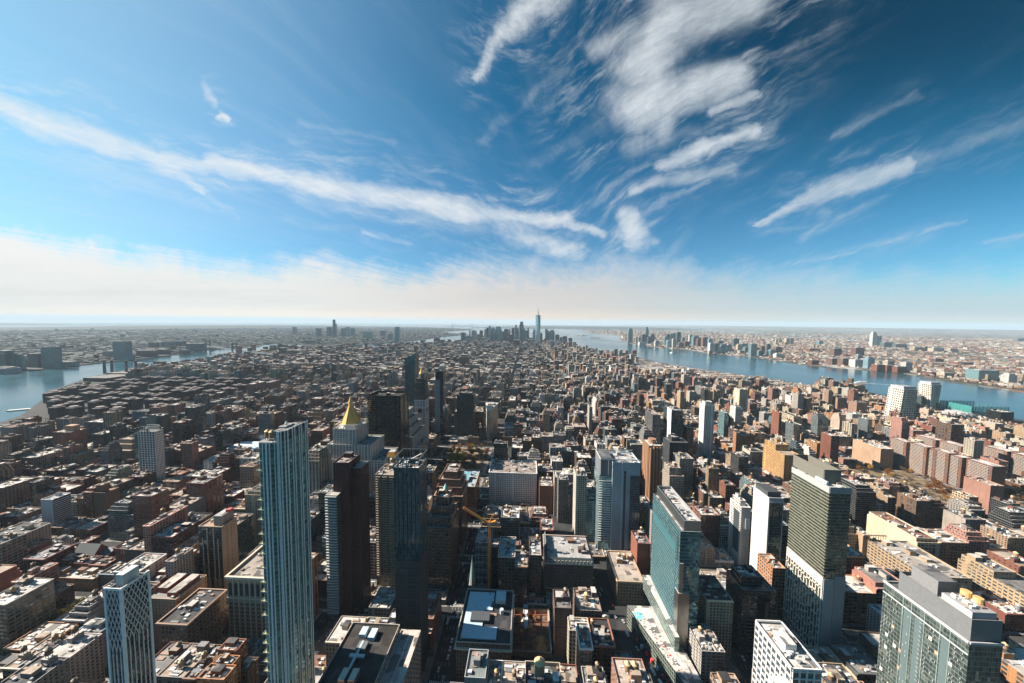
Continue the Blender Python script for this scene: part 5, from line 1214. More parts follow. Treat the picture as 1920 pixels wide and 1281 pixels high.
# --- power station with four stacks
def power_station():
    root = thing('power_station', 'dark red brick power station with four tall banded chimneys at the river bend', 'power station', (-2200, 1690, GZ)); RECTS.append((-2290, -2060, 1560, 1840)); rd = (.125, .045, .05)
    q = MB(); q.box(-2230, -2100, 1575, 1690, GZ, 27, mMAS, rd, (6, 9, .3, .6), tc=(.2, .18, .18)); q.box(-2260, -2080, 1690, 1800, GZ, 33, mMAS, (.17, .05, .05), (6, 9, .3, .6), tc=(.3, .25, .24)); q.box(-2150, -2075, 1700, 1790, 33, 44, mMAS, rd, (6, 9, .3, .6)); part(root, 'walls', q)
    for i, (x, y) in enumerate(((-2397, 1740), (-2353, 1740), (-2269, 1740), (-2213, 1740))):
        q = MB(); q.cyl(x + 60, y, 20, 92, 6.6, 5.6, 14, (.11, .12, .13)); q.cyl(x + 60, y, 84, 94, 6.4, 6.2, 14, (.04, .04, .04)); part(root, 'chimney', q)
power_station()
# --- bridge over the east river
def bridge():
    root = thing('suspension_bridge', 'grey steel suspension bridge crossing the narrow river far away', 'bridge', (-3000, 3080, 0)); gc = (.055, .08, .095)
    a, b = Vector((-2632, 2930, 46)), Vector((-3400, 3350, 46)); d = (b - a).normalized(); n = Vector((-d.y, d.x, 0)) * 16
    q = MB(); e0, e1 = a - d * 700, b + d * 500
    q.face([tuple(e0 + n), tuple(e0 - n), tuple(e1 - n), tuple(e1 + n)], mPLN, gc); q.face([tuple(e1 + n - Vector((0, 0, 9))), tuple(e1 - n - Vector((0, 0, 9))), tuple(e0 - n - Vector((0, 0, 9))), tuple(e0 + n - Vector((0, 0, 9)))], mPLN, gc)
    for s in (1, -1): q.face([tuple(e0 + n * s - Vector((0, 0, 9))), tuple(e1 + n * s - Vector((0, 0, 9))), tuple(e1 + n * s), tuple(e0 + n * s)][::s], mPLN, gc)
    part(root, 'deck', q)
    for p in (a + d * 110, b - d * 110):
        q = MB()
        for s in (1, -1): q.strut(p + n * s - Vector((0, 0, 46)), p + n * s + Vector((0, 0, 60)), 5, gc)
        q.strut(p + n + Vector((0, 0, 55)), p - n + Vector((0, 0, 55)), 4, gc); q.strut(p + n + Vector((0, 0, 20)), p - n + Vector((0, 0, 20)), 3, gc); part(root, 'pylon', q)
    q = MB(); pa, pb = a + d * 110, b - d * 110; L = (pb - pa).length
    for s in (1, -1):
        pv = None
        for i in range(25):
            t = i / 24; c = pa.lerp(pb, t) + n * s; c.z = 46 + 8 + 52 * (2 * t - 1) ** 2
            if pv: q.strut(pv, c, 1.2, gc)
            pv = c
    part(root, 'cables', q)
bridge()
def far_bridge():
    root = thing('suspension_bridge', 'tiny pale suspension bridge on the horizon across the harbour mouth', 'bridge', (-3200, 16200, drop(-3200, 16200))); gc = (.45, .5, .52); dz0 = drop(-3200, 16200)
    a, b = Vector((-3560, 15700, dz0 + 70)), Vector((-2800, 16700, dz0 + 70)); q = MB(); e = (b - a) * .3
    q.strut(a - e, b + e, 9, gc); part(root, 'deck', q)
    for p in (a, b):
        q = MB(); q.strut(p - Vector((0, 0, 75)), p + Vector((0, 0, 141)), 13, gc, r2=10); part(root, 'pylon', q)
    q = MB(); pv = None
    for i in range(13):
        t = i / 12; c = a.lerp(b, t) + Vector((0, 0, 10 + 130 * (2 * t - 1) ** 2))
        if pv: q.strut(pv, c, 4, gc)
        pv = c
    part(root, 'cables', q)
far_bridge()
# --- the tallest tower, tapering with a mast
def spire_tower():
    X, Y = 138, 4602; root = thing('glass_tower', 'tallest far tower, tapering silver glass with a needle mast', 'skyscraper', (X, Y, drop(X, Y) + 3)); RECTS.append((X - 60, X + 60, Y - 60, Y + 60))
    dz0 = drop(X, Y); W = MB(); h0, h1, w = 60, 408, 33
    b = [(X + w * cos(pi / 4 + i * pi / 2) * 1.414, Y + w * sin(pi / 4 + i * pi / 2) * 1.414, dz0 + h0) for i in range(4)]; t = [(X + w * cos(i * pi / 2), Y + w * sin(i * pi / 2), dz0 + h1) for i in range(4)]
    W.prism([p[:2] for p in b], dz0 + 3, dz0 + h0, mGLS, (.4, .46, .5, .3), gl(3, 4, .05, .1), top=False)
    for i in range(4):
        j = (i + 1) % 4
        W.face([b[i], b[j], t[j]], mGLS, (.52, .56, .58, .1), gl(3, 4, .02, .05), [(0, 0), (60, 0), (30, 340)]); W.face([b[i], t[j], t[i]], mGLS, (.20, .25, .28, .1), gl(3, 4, .02, .05), [(30, 0), (60, 340), (0, 340)])
    W.face(t, mROF, (.3, .3, .3)); part(root, 'walls', W)
    q = MB(); q.cyl(X, Y, dz0 + h1, dz0 + h1 + 8, 30, 30, 16, (.06, .07, .08)); q.cyl(X, Y, dz0 + h1 + 8, dz0 + h1 + 30, 8, 7, 8, (.3, .3, .32)); q.cyl(X, Y, dz0 + h1 + 30, dz0 + 512, 6.5, 2.5, 8, (.2, .2, .22)); part(root, 'mast', q)
    ANCHORS.append(('the far needle tower', X, Y, 400))
spire_tower()
# ------------------------------------------------------------------ far clusters of towers: (x, y, width, height, look)
DOWNTOWN = [(-942,4850,64,157,"d"),(-868,4864,84,116,"t"),(-849,4867,18,203,"c"),(-796,4877,58,188,"b"),(-771,4881,80,127,"c"),(-711,4892,56,133,"c"),(-684,4897,49,189,"d"),(-615,4725,78,93,"c"),(-626,4907,31,207,"c"),(-597,4913,28,232,"k"),(-561,4919,46,261,"b"),(-526,4925,25,233,"d"),(-468,4936,68,152,"d"),(-501,4930,27,233,"w"),(-435,4942,99,252,"t"),(-401,4948,68,178,"g"),(-323,4962,60,211,"k"),(-273,4971,34,209,"w"),(-233,4460,73,149,"n"),(-219,4981,47,228,"k"),(-177,4989,30,278,"g"),(-150,4994,41,229,"b"),(-94,5004,64,326,"d"),(-51,5012,27,217,"b"),(-24,5017,31,192,"g"),(6,5022,29,236,"d"),(103,5040,59,211,"b"),(205,5058,35,162,"d"),(44,4506,90,82,"n"),(280,5072,34,216,"d"),(313,5078,35,194,"d"),(367,5088,79,204,"t"),(449,5103,63,131,"k"),(507,5114,38,99,"g"),(565,5124,70,108,"d"),(583,4597,51,107,"n"),(277,3766,47,116,"b"),(-131,3932,74,112,"n"),(-432,2262,66,101,"n"),(-1184,4301,74,113,"r"),(-840,4074,36,71,"c"),(-319,3679,65,68,"n"),(-1039,3288,38,62,"t"),(-999,4049,47,60,"t"),(-1244,4146,32,56,"r"),(-278,4970,31,178,"c"),(-905,5755,44,163,"d"),(-361,4955,25,172,"g")]
JERSEY_A = [(1620,5361,71,235,"t"),(1694,5272,29,108,"c"),(1744,5281,38,108,"w"),(1804,5293,43,145,"k"),(1857,5303,47,258,"t"),(1866,5206,57,116,"k"),(2034,5544,60,144,"d"),(1978,4868,53,135,"t"),(2043,4964,48,162,"d"),(2138,5069,43,168,"t"),(2181,5077,36,178,"b"),(2162,4900,54,196,"d"),(1890,4401,44,123,"w"),(1860,4465,73,97,"b"),(2246,4914,32,124,"t"),(2490,5224,47,147,"w"),(2341,4768,85,155,"t"),(2355,4693,70,124,"n"),(2413,4703,36,119,"n"),(2495,4794,34,133,"t"),(1983,3729,40,158,"b"),(2132,4581,60,82,"n"),(1617,4805,81,51,"w"),(1774,4672,56,84,"w"),(1987,4417,58,74,"g")]
JERSEY_B = [(2395,4635,69,136,"n"),(1988,3742,31,155,"b"),(1981,3690,58,114,"w"),(2094,3810,41,103,"g"),(2241,3999,58,126,"d"),(2110,3708,77,107,"t"),(2691,4458,66,133,"d"),(2356,4016,49,87,"w"),(2440,3970,50,91,"c"),(2622,4178,70,85,"t"),(2419,3803,57,68,"t"),(2231,3419,56,126,"b"),(2549,3822,60,63,"d"),(2330,3458,49,57,"t"),(2529,3717,40,90,"n"),(2447,3518,39,126,"d"),(2390,3382,55,78,"t"),(2389,3301,60,46,"w"),(2787,3856,72,73,"n"),(4106,5473,57,102,"c"),(4269,5608,56,98,"c"),(3376,4109,121,42,"r"),(3199,3620,73,78,"n"),(3431,3652,53,78,"n"),(3108,3280,44,46,"g"),(4100,5686,35,77,"c"),(4162,5698,42,70,"c"),(2475,2816,79,54,"n"),(2482,2736,65,63,"n"),(2504,2662,67,61,"w"),(4596,5460,67,67,"t"),(2298,2796,55,40,"r"),(1907,3581,32,41,"c"),(2252,3629,50,41,"c")]
JERSEY_C = [(3448,3654,84,87,"n"),(2524,2592,48,90,"b"),(2637,2451,44,69,"w"),(5331,5399,65,217,"w"),(5397,5410,37,155,"b"),(5443,5418,38,155,"t"),(5124,5009,109,80,"d"),(5220,5025,48,74,"g"),(5238,4947,149,60,"d"),(2711,2123,112,65,"t"),(2726,2023,45,60,"w"),(2827,2749,50,46,"c"),(2450,2451,56,51,"r"),(2501,2436,59,50,"r"),(2529,2398,58,46,"r"),(4938,4469,107,49,"c"),(5080,4491,107,54,"n"),(5046,4359,125,47,"c"),(5268,4393,94,42,"c"),(2635,2296,85,27,"r"),(3631,3136,67,35,"r"),(3607,2949,126,25,"r"),(2649,2245,59,29,"c"),(10316,7467,157,78,"d")]
BROOKLYN_TOWERS = [(-5039,6984,65,166,"d"),(-4010,6217,82,164,"d"),(-3917,6422,93,185,"d"),(-3560,5980,38,331,"k"),(-3529,5987,27,254,"w"),(-3676,6478,65,162,"d"),(-3588,6499,77,184,"b"),(-3591,6694,79,167,"t"),(-2963,5953,62,133,"t"),(-2759,5700,82,128,"t"),(-2904,6661,43,123,"w"),(-2312,5521,67,102,"t"),(-1807,4551,60,235,"b"),(-2955,6649,69,114,"d"),(-1804,3484,50,66,"t"),(-1558,3419,44,91,"b"),(-1958,3461,9,80,"c"),(-1905,3322,35,68,"n"),(-1875,3374,49,60,"n"),(-1812,3383,53,34,"c"),(-1284,2953,23,79,"t"),(-1389,3013,47,81,"b"),(-2589,3422,46,57,"k"),(-2524,3484,50,53,"k"),(-2029,2788,61,65,"c"),(-1979,2795,45,62,"g"),(-1932,2801,50,69,"c"),(-1303,2324,34,40,"n"),(-1267,2374,56,40,"n"),(-1211,2380,50,46,"n"),(-1186,2431,38,54,"n"),(-970,1916,60,48,"n"),(-1794,2785,70,25,"n"),(-2937,4356,127,54,"d"),(-677,1694,96,51,"w"),(-1014,1686,75,27,"g"),(-1011,1799,61,36,"n"),(-815,1791,37,40,"d")]
GREENPOINT = [(-3218,1917,74,123,"d"),(-3176,1922,24,104,"t"),(-3158,1931,44,100,"t"),(-3191,2036,74,95,"d"),(-3119,2031,43,142,"b"),(-3036,1997,64,142,"t"),(-3132,2442,84,150,"b"),(-3108,2100,112,35,"w"),(-3033,1808,86,38,"b"),(-3438,2604,88,61,"g"),(-3116,2476,42,40,"t"),(-3225,2666,82,58,"n")]
ALPHABET = [(-4182,3518,44,64,"d"),(-4137,3525,44,64,"d"),(-4113,3589,45,65,"g"),(-4118,3651,45,62,"g"),(-4073,3658,50,66,"d"),(-4071,3723,87,67,"d"),(-3304,3173,148,82,"d"),(-3250,2702,120,53,"n"),(-3312,2876,88,49,"r"),(-3126,2900,60,46,"d"),(-2622,3366,63,56,"k"),(-2551,3376,59,65,"k"),(-2453,3390,50,65,"k"),(-1964,1761,78,41,"g"),(-2029,1904,52,54,"c"),(-1906,1823,70,49,"g"),(-2055,2002,104,53,"d"),(-1942,1979,70,45,"d"),(-1686,2078,39,47,"n"),(-2089,1777,49,41,"b"),(-2257,1881,26,34,"d"),(-1700,1787,39,32,"d"),(-2063,2853,87,63,"c")]
LOOK = dict(d=('dark glass', mGLS, DKTEAL), t=('teal glass', mGLS, (.08, .19, .21)), b=('blue glass', mGLS, (.13, .25, .31)), g=('grey stone', mMAS, (.27, .28, .28)), n=('brown brick', mMAS, (.19, .105, .08)),
            c=('cream stone', mMAS, (.50, .42, .32)), w=('white', mMAS, (.62, .62, .60)), k=('black glass', mGLS, BLACKG), r=('dark red brick', mMAS, (.20, .07, .05)))
ORD = ['', 'second', 'third', 'fourth', 'fifth', 'sixth', 'seventh', 'eighth', 'ninth', 'tenth', 'eleventh', 'twelfth', 'thirteenth', 'fourteenth', 'fifteenth', 'sixteenth', 'seventeenth', 'eighteenth', 'nineteenth', 'twentieth']
def size_word(w, h): return 'slim tall' if h > 2.6 * w and h > 90 else 'tall' if h > 120 else 'broad low' if w > h else 'mid height'
def cluster(rows, where, base, group):
    seen = {}; todo = []
    for x, y, w, h, c in rows:
        px = proj(x, y, h / 2)[0]
        if inside(x, y, [(140 - 45, 4560), (190, 4560), (190, 4660), (95, 4660)]): y += 150
        todo.append((px, x, y, w, h, c))
    todo.sort()
    for px, x, y, w, h, c in todo:
        look, m, tint = LOOK[c]; rr = random.Random(int(x * 7 + y))
        key = f'{size_word(w, h)} {look}'; k = seen.get(key, 0); seen[key] = k + 1
        tot = sum(1 for t in todo if f'{size_word(t[3], t[4])} {LOOK[t[5]][0]}' == key)
        lab = f'{key} tower {where}' if tot == 1 else (f'{key} tower {where}, first such from left' if k == 0 else f'{key} tower {where}, {ORD[k]} such from left')
        if h < 60: lab = lab.replace(' tower ', ' block ', 1)
        dz0 = drop(x, y); b = MB(); dp = min(max(22, w * .75), 60); ft = rr.uniform(.8, 1.25); t = tuple(v * ft for v in tint)
        wn = gl(3, 4, .12, .25) if m == mGLS else (4.5, 3.6, .5, .55)
        sh = rr.random(); b.box(x - w / 2, x + w / 2, y - dp / 2, y + dp / 2, dz0 + 2, dz0 + h * (.86 if sh < .45 else 1), m, (*t, .25), wn, tc=(.4, .4, .4))
        if sh < .45: b.box(x - w * .36, x + w * .36, y - dp * .36, y + dp * .36, dz0 + h * .86, dz0 + h, m, (*t, .25), wn, tc=(.4, .4, .4))
        else: b.box(x - w * .25, x + w * .2, y - dp * .25, y + dp * .25, dz0 + h, dz0 + h + min(6, h * .05), mPLN, (.25, .26, .27))
        if h < 60: b.box(x - w * .3, x - w * .05, y - dp * .2, y + dp * .2, dz0 + h, dz0 + h + 4, mPLN, (.4, .38, .36))
        solid(base if h >= 60 else 'far_block', b, lab, 'tower' if h >= 60 else 'building', (x, y, dz0 + 2), group)
        RECTS.append((x - w / 2, x + w / 2, y - dp / 2, y + dp / 2))
cluster(DOWNTOWN, 'in the far downtown cluster', 'downtown_tower', 'towers of the far downtown cluster')
cluster(JERSEY_A, 'on the far bank near the harbour', 'riverside_tower', 'towers on the far bank near the river mouth')
cluster(JERSEY_B, 'along the mid far bank', 'riverside_tower', 'towers along the middle of the far bank')
cluster(JERSEY_C, 'on the nearer far bank town', 'riverside_tower', 'buildings of the far bank town')
cluster(BROOKLYN_TOWERS, 'beyond the narrow river bend', 'distant_tower', 'towers beyond the narrow river bend')
cluster(GREENPOINT, 'on the opposite narrow river shore', 'waterside_tower', 'towers on the opposite narrow river shore')
cluster(ALPHABET, 'among roofs near the narrow river', 'estate_tower', 'estate towers near the narrow river')

# ------------------------------------------------------------------ estate of dark red cross-plan blocks by the river
def cross_block(form):
    b = MB(); t = (.10, .042, .038); z = 37 if form < 3 else 43
    a, c = 21, 7.5
    if form == 0: P = [(-a, -c), (-c, -c), (-c, -a * .8), (c, -a * .8), (c, -c), (a, -c), (a, c), (c, c), (c, a * .8), (-c, a * .8), (-c, c), (-a, c)]
    elif form == 1: P = [(-30, -8), (-10, -8), (-10, -14), (10, -14), (10, -8), (30, -8), (30, 8), (8, 8), (8, 13), (-8, 13), (-8, 8), (-30, 8)]
    elif form == 2: P = [(-8, -28), (8, -28), (8, -6), (14, -6), (14, 8), (8, 8), (8, 28), (-8, 28), (-8, 6), (-14, 6), (-14, -6), (-8, -6)]
    else: P = [(-13, -10), (13, -10), (13, 10), (-13, 10)]
    b.prism(P, 0, z, mMAS, t, (3.0, 2.9, .42, .5), tc=(.20, .175, .165))
    r_ = MB(); k = 6 if form < 3 else 8
    for p, q in zip(P, P[1:] + P[:1]): b.strut((*p, z + .4), (*q, z + .4), .5, (.38, .31, .28))
    for x0, x1, y0, y1 in ((-k, k, -k * .8, -k * .5), (-k, k, k * .5, k * .8), (-k, -k * .6, -k * .5, k * .5), (k * .6, k, -k * .5, k * .5)): r_.bx(x0, x1, y0, y1, z, z + 5, (.58, .47, .43))
    return b.mesh('walls'), r_.mesh('roof_house')
CB = [cross_block(f) for f in range(4)]
n = 0
for j, Y in enumerate(range(985, 1570, 68)):
    for i, X in enumerate(range(-1990, -1180, 74)):
        x, y = X + (j % 2) * 36 + ((i * 7 + j * 3) % 5 - 2) * 6, Y + ((i * 5 + j) % 5 - 2) * 5
        if not inside(x - 40, y, MANHATTAN) or not inside(x, y + 40, MANHATTAN) or x < -1900 + max(0, (1250 - y)) * 1.2: continue
        if abs(x + 1560) < 45 and abs(y - 1280) < 60 or (y > 1430 and x < -1880) or (i * 5 + j * 3) % 6 == 0: continue
        px, py, _ = proj(x, y, 40)
        if px < -90: continue
        row = ('nearest', 'second', 'third', 'fourth', 'fifth', 'sixth', 'seventh', 'eighth', 'farthest')[min(j, 8)]
        r_ = thing('cross_plan_block', f'dark red estate block, number {i + 1} along the {row} row of the estate'.replace('number 1 ', 'first ').replace('number 2 ', 'second ').replace('number 3 ', 'third ').replace('number 4 ', 'fourth ').replace('number 5 ', 'fifth ').replace('number 6 ', 'sixth ').replace('number 7 ', 'seventh ').replace('number 8 ', 'eighth ').replace('number 9 ', 'ninth ').replace('number 10 ', 'tenth ').replace('number 11 ', 'eleventh '), 'apartment block', (x, y, GZ + drop(x, y)), 'dark red estate blocks')
        fm = CB[3 if j == 0 or (j == 1 and i % 2) else (i * 7 + j * 5 + i * j) % 3]; link('walls', fm[0], r_); link('roof_house', fm[1], r_); n += 1
        RECTS.append((x - 30, x + 30, y - 28, y + 28))
ESTATE = [(-1930, 1160), (-1760, 960), (-1150, 960), (-1150, 1590), (-2120, 1590), (-2060, 1380)]  # its lawns stay free of other lots

# ------------------------------------------------------------------ the rest of the city, lot by lot
AVES = [1590, 1320, 1045, 765, 485, 205, -80, -220, -355, -480, -620, -830, -1060, -1280, -1490, -1700, -1910, -2120, -2340, -2560]
HALF = {-220: 11, -355: 17, -480: 11}
BWAY = [(235, -60), (205, -29), (118, 314), (106, 364), (60, 480), (-80, 862), (-150, 1150), (-215, 1420), (-255, 1580), (-235, 2000), (-150, 2700), (-60, 3500), (40, 4300), (30, 5200)]
PARKS = [(-206, -92, 622, 842), (-400, -275, 1500, 1660), (40, 260, 2160, 2300), (-1700, -1390, 2080, 2250), (-620 - 60, -620 + 60, 1480, 1560), (690, 960, 560, 800), (-520, -465, 326, 348), (-500, -430, 885, 960), (-18, 24, 292, 330), (-2520, -2035, 1540, 1890)]
def near_bway(x, y, m):
    for (x0, y0), (x1, y1) in zip(BWAY, BWAY[1:]):
        if y0 - 1 <= y <= y1 + 1: return abs(x - (x0 + (x1 - x0) * (y - y0) / (y1 - y0))) < m
    return False
def pal(r, s):
    """(name, tint): warm tans and reds to the west, soot and brown to the east"""
    k = r.choices(*s)[0]; t = C[k]; f = r.uniform(.8, 1.2) if s is not EAST else r.uniform(.95, 1.45); return k, tuple(min(.8, v * f * r.uniform(.95, 1.05)) for v in t)
WEST = (['tan', 'cream', 'orange', 'brick', 'rose', 'white', 'brown', 'grey', 'stone'], [28, 12, 11, 12, 11, 8, 10, 7, 9])
MID = (['tan', 'stone', 'brown', 'grey', 'brick', 'cream', 'white', 'dark', 'rose'], [15, 17, 18, 14, 10, 8, 9, 7, 6])
EAST = (['brick', 'darkred', 'brown', 'tan', 'grey', 'dark', 'stone', 'white', 'rose', 'slate'], [22, 22, 15, 8, 9, 6, 5, 5, 8, 9])
HAZE_BLUE = (['slate', 'grey', 'dark', 'darkred', 'stone'], [45, 20, 15, 10, 10])  # blue of the distant haze put into the wall colours of brooklyn_houses
def low(x, y, a):
    """terraces keep one height along a street front"""
    q = random.Random(floor(x / 90) * 977 + floor(y / 38) * 131)
    return a + q.uniform(0, 5)
def zone(x, y, r):
    """lot width, height, palette for a lot at x, y"""
    if y < 1000 and -420 < x < 330:
        h = r.choice((r.uniform(34, 62), r.uniform(44, 74), r.uniform(38, 58), r.uniform(16, 28)))
        if r.random() < .06: h = r.uniform(75, 110)
        if y < 330: h = min(h, 42)
        return r.uniform(15, 30), h, MID
    if y < 560 and x >= 330: return r.uniform(20, 36), r.choice((r.uniform(38, 64), r.uniform(34, 56), r.uniform(14, 26))), WEST
    if y < 1576 and x >= 330:
        h = low(x, y, 10) + r.uniform(-.8, 1.6) if r.random() < .68 else r.uniform(20, 44)
        if r.random() < .045: h = r.uniform(48, 85)
        return r.uniform(7, 20), h, WEST
    if x < -1180 and y < 960: return r.uniform(14, 30), r.uniform(8, 14), EAST
    if y < 1000 and x <= -420:
        k = r.random(); h = r.uniform(14, 22) if k < .48 else r.uniform(26, 45) if k < .86 else r.uniform(48, 78)
        return r.uniform(10, 30), h, EAST
    if y < 1576 and x <= -420:
        k = r.random(); h = low(x, y, 12) + r.uniform(-1, 2) if k < .68 else r.uniform(22, 36) if k < .94 else r.uniform(42, 62)
        return r.uniform(9, 24), h, EAST
    if y < 1800: return r.uniform(16, 30), (r.uniform(32, 66) if r.random() < .72 else r.uniform(15, 28)), MID
    if y < 2750:
        if x > 60: k = r.random(); return r.uniform(9, 22), (low(x, y, 11) + r.uniform(-.8, 2) if k < .62 else r.uniform(20, 42) if k < .93 else r.uniform(45, 75)), WEST
        k = r.random(); return r.uniform(11, 24), (low(x, y, 11.5) + r.uniform(-.8, 2) if k < .8 else r.uniform(22, 38) if k < .97 else r.uniform(40, 60)), EAST if x < -400 else MID
    k = r.random(); return r.uniform(14, 30), (r.uniform(14, 24) if k < .68 else r.uniform(24, 40) if k < .94 else r.uniform(45, 75)), (WEST if x > 250 else MID if x > -700 else EAST)
GRID = {}
for q_ in RECTS:
    for i in range(floor(q_[0] / 100) - 1, floor(q_[1] / 100) + 2):
        for j in range(floor(q_[2] / 100) - 1, floor(q_[3] / 100) + 2): GRID.setdefault((i, j), []).append(q_)
def free(x0, x1, y0, y1, depth=0):
    """the largest part of a lot that no other building stands on"""
    seen = set()
    for i in range(floor(x0 / 100), floor(x1 / 100) + 1):
        for j in range(floor(y0 / 100), floor(y1 / 100) + 1):
            for q in GRID.get((i, j), ()):
                if x0 < q[1] + .3 and x1 > q[0] - .3 and y0 < q[3] + .3 and y1 > q[2] - .3:
                    if depth > 3: return None
                    c = [(x0, q[0] - .4, y0, y1), (q[1] + .4, x1, y0, y1), (x0, x1, y0, q[2] - .4), (x0, x1, q[3] + .4, y1)]
                    c = [k for k in c if k[1] - k[0] > 7 and k[3] - k[2] > 7]
                    if not c: return None
                    return free(*max(c, key=lambda k: (k[1] - k[0]) * (k[3] - k[2])), depth + 1)
    return (x0, x1, y0, y1)
KEEP = [  # (from, to, lowest visible row, distance): sight lines to landmarks that lower buildings in front must leave open
    (915, 1008, 945, 590), (1123, 1200, 1040, 473), (1023, 1113, 1120, 397), (1128, 1207, 1120, 391), (1202, 1241, 940, 611), (1245, 1300, 930, 575), (1313, 1340, 858, 818), (1206, 1291, 862, 690),
    (1370, 1408, 1065, 460), (1414, 1469, 1080, 420), (1433, 1501, 900, 705), (1467, 1596, 1200, 334), (1383, 1456, 1225, 340), (1708, 1896, 895, 690), (1687, 1790, 1055, 410), (1824, 1925, 1100, 390),
    (622, 702, 885, 560), (689, 751, 868, 620), (752, 802, 838, 690), (816, 832, 812, 890), (856, 888, 815, 905), (908, 932, 825, 880), (702, 740, 1095, 394), (606, 676, 1150, 352), (803, 870, 1105, 395),
    (814, 868, 1020, 474), (844, 894, 950, 545), (889, 963, 1112, 390), (833, 912, 900, 610), (371, 441, 1110, 376), (425, 482, 1225, 325), (256, 300, 910, 599), (98, 158, 868, 685), (34, 131, 890, 632),
    (74, 123, 1000, 466), (185, 262, 868, 680), (309, 397, 872, 670), (958, 1027, 1225, 328), (1180, 1322, 1240, 290), (-170, 60, 794, 1500), (60, 110, 766, 1900), (110, 160, 742, 1900), (155, 270, 716, 1560),
    (1195, 1300, 690, 9999), (1300, 1440, 706, 9999), (1440, 1525, 724, 9999), (1630, 1680, 744, 9999), (1766, 1804, 774, 9999), (1886, 2060, 796, 9999),
    (428, 485, 845, 740), (1680, 1770, 768, 1145), (1523, 1630, 772, 1210), (1804, 1890, 785, 1180), (870, 895, 1130, 384)]
def cap_height(x0, x1, y0, y1, h):
    pa = [proj(x, y, GZ + h) for x, y in ((x0, y0), (x1, y0), (x0, y1), (x1, y1))]
    lo, hi, D = min(p[0] for p in pa), max(p[0] for p in pa), min(p[2] for p in pa)
    for a, b, py, dist in KEEP:
        if D < dist - 12 and lo < b - 2 and hi > a + 2:
            while h > 4 and min(proj(x, y, GZ + h + 2)[1] for x, y in ((x0, y1), (x1, y1))) < py: h -= 2
    return h
LOTS = []
R0 = random.Random(20)
def add_lot(x0, x1, y0, y1, r, corner=False):
    xc, yc = (x0 + x1) / 2, (y0 + y1) / 2
    for p in PARKS:
        if p[0] - 2 < xc < p[1] + 2 and p[2] - 2 < yc < p[3] + 2: return
    if yc < 1576 and near_bway(xc, yc, 14 + (x1 - x0) * .4): return
    if yc >= 1576 and near_bway(xc, yc, 12): return
    if not all(inside(x, y, MANHATTAN) for x, y in ((x0 - 25, y0), (x1 + 25, y0), (x0 - 25, y1), (x1 + 25, y1))): return
    if inside(xc, yc, ESTATE): return
    q = free(x0, x1, y0, y1)
    if not q: return
    _, h, s = zone(xc, yc, r)
    if corner: h *= r.uniform(1.0, 1.35)
    h = cap_height(*q, h)
    h = max(h, 6.0)
    px, py, D = proj(xc, yc, h)
    if D < 60 or px < -160 or px > 2080 or py > 1500: return
    cn, t = pal(r, s); LOTS.append(dict(B=q, h=GZ + h, c=cn, t=t, seed=r.randrange(1 << 30), px=px, py=py, D=D, roof=rnd_roof(r)))
Y = 51 - 80.3 * 0
streets = [Y + 80.3 * k for k in range(1, 20)] + [1576.7 + 76 * k for k in range(1, 56)]
for y0s, y1s in zip(streets, streets[1:]):
    wide = 6.5
    a0, a1 = y0s + 8.5, y1s - 8.5
    for W_, E_ in zip(AVES, AVES[1:]):
        x1, x0 = W_ - HALF.get(W_, 14), E_ + HALF.get(E_, 14)
        if y0s > 1570: x1 -= 2
        if proj(x0, y1s, 0)[0] > 2200 or proj(x1, y1s, 0)[0] < -300: continue
        r = random.Random(int(y0s * 13 + x0 * 7))
        big = 1.0 if y0s < 1800 else 1.15 if y0s < 2700 else 1.3
        # avenue fronts
        e = r.uniform(24, 30)
        for xa, xb in ((x0, x0 + e), (x1 - e, x1)):
            k = r.choice((1, 2, 2, 3)); st = (a1 - a0) / k
            for i in range(k): add_lot(xa, xb - .2, a0 + i * st, a0 + (i + 1) * st - .15, r, True)
        # mid-block rows, back to back across a yard
        for lo, hi in ((a0, a0 + r.uniform(24, 28)), (a1 - r.uniform(24, 28), a1)):
            x = x0 + e
            while x < x1 - e - 5:
                w = zone(x, (lo + hi) / 2, r)[0] * big
                xe = min(x + w, x1 - e)
                if x1 - e - xe < 7: xe = x1 - e
                thr = r.random() < .06
                add_lot(x, xe - .15, a0 if thr and lo == a0 else lo, hi, r); x = xe
# far lots simply merge into one mesh; the ones that show largest are things of their own
for L in LOTS:
    x0, x1, y0, y1 = L['B']; s = F / max(60, L['D'])
    vis = (x1 - x0) * (L['h'] - GZ) * .75 + (x1 - x0) * (y1 - y0) * min(1, 330 / L['D'])
    inframe = 1 if -20 < L['px'] < 1940 and L['py'] < 1275 else .25
    L['size'] = vis * s * s * inframe
LOTS.sort(key=lambda L: -L['size'])

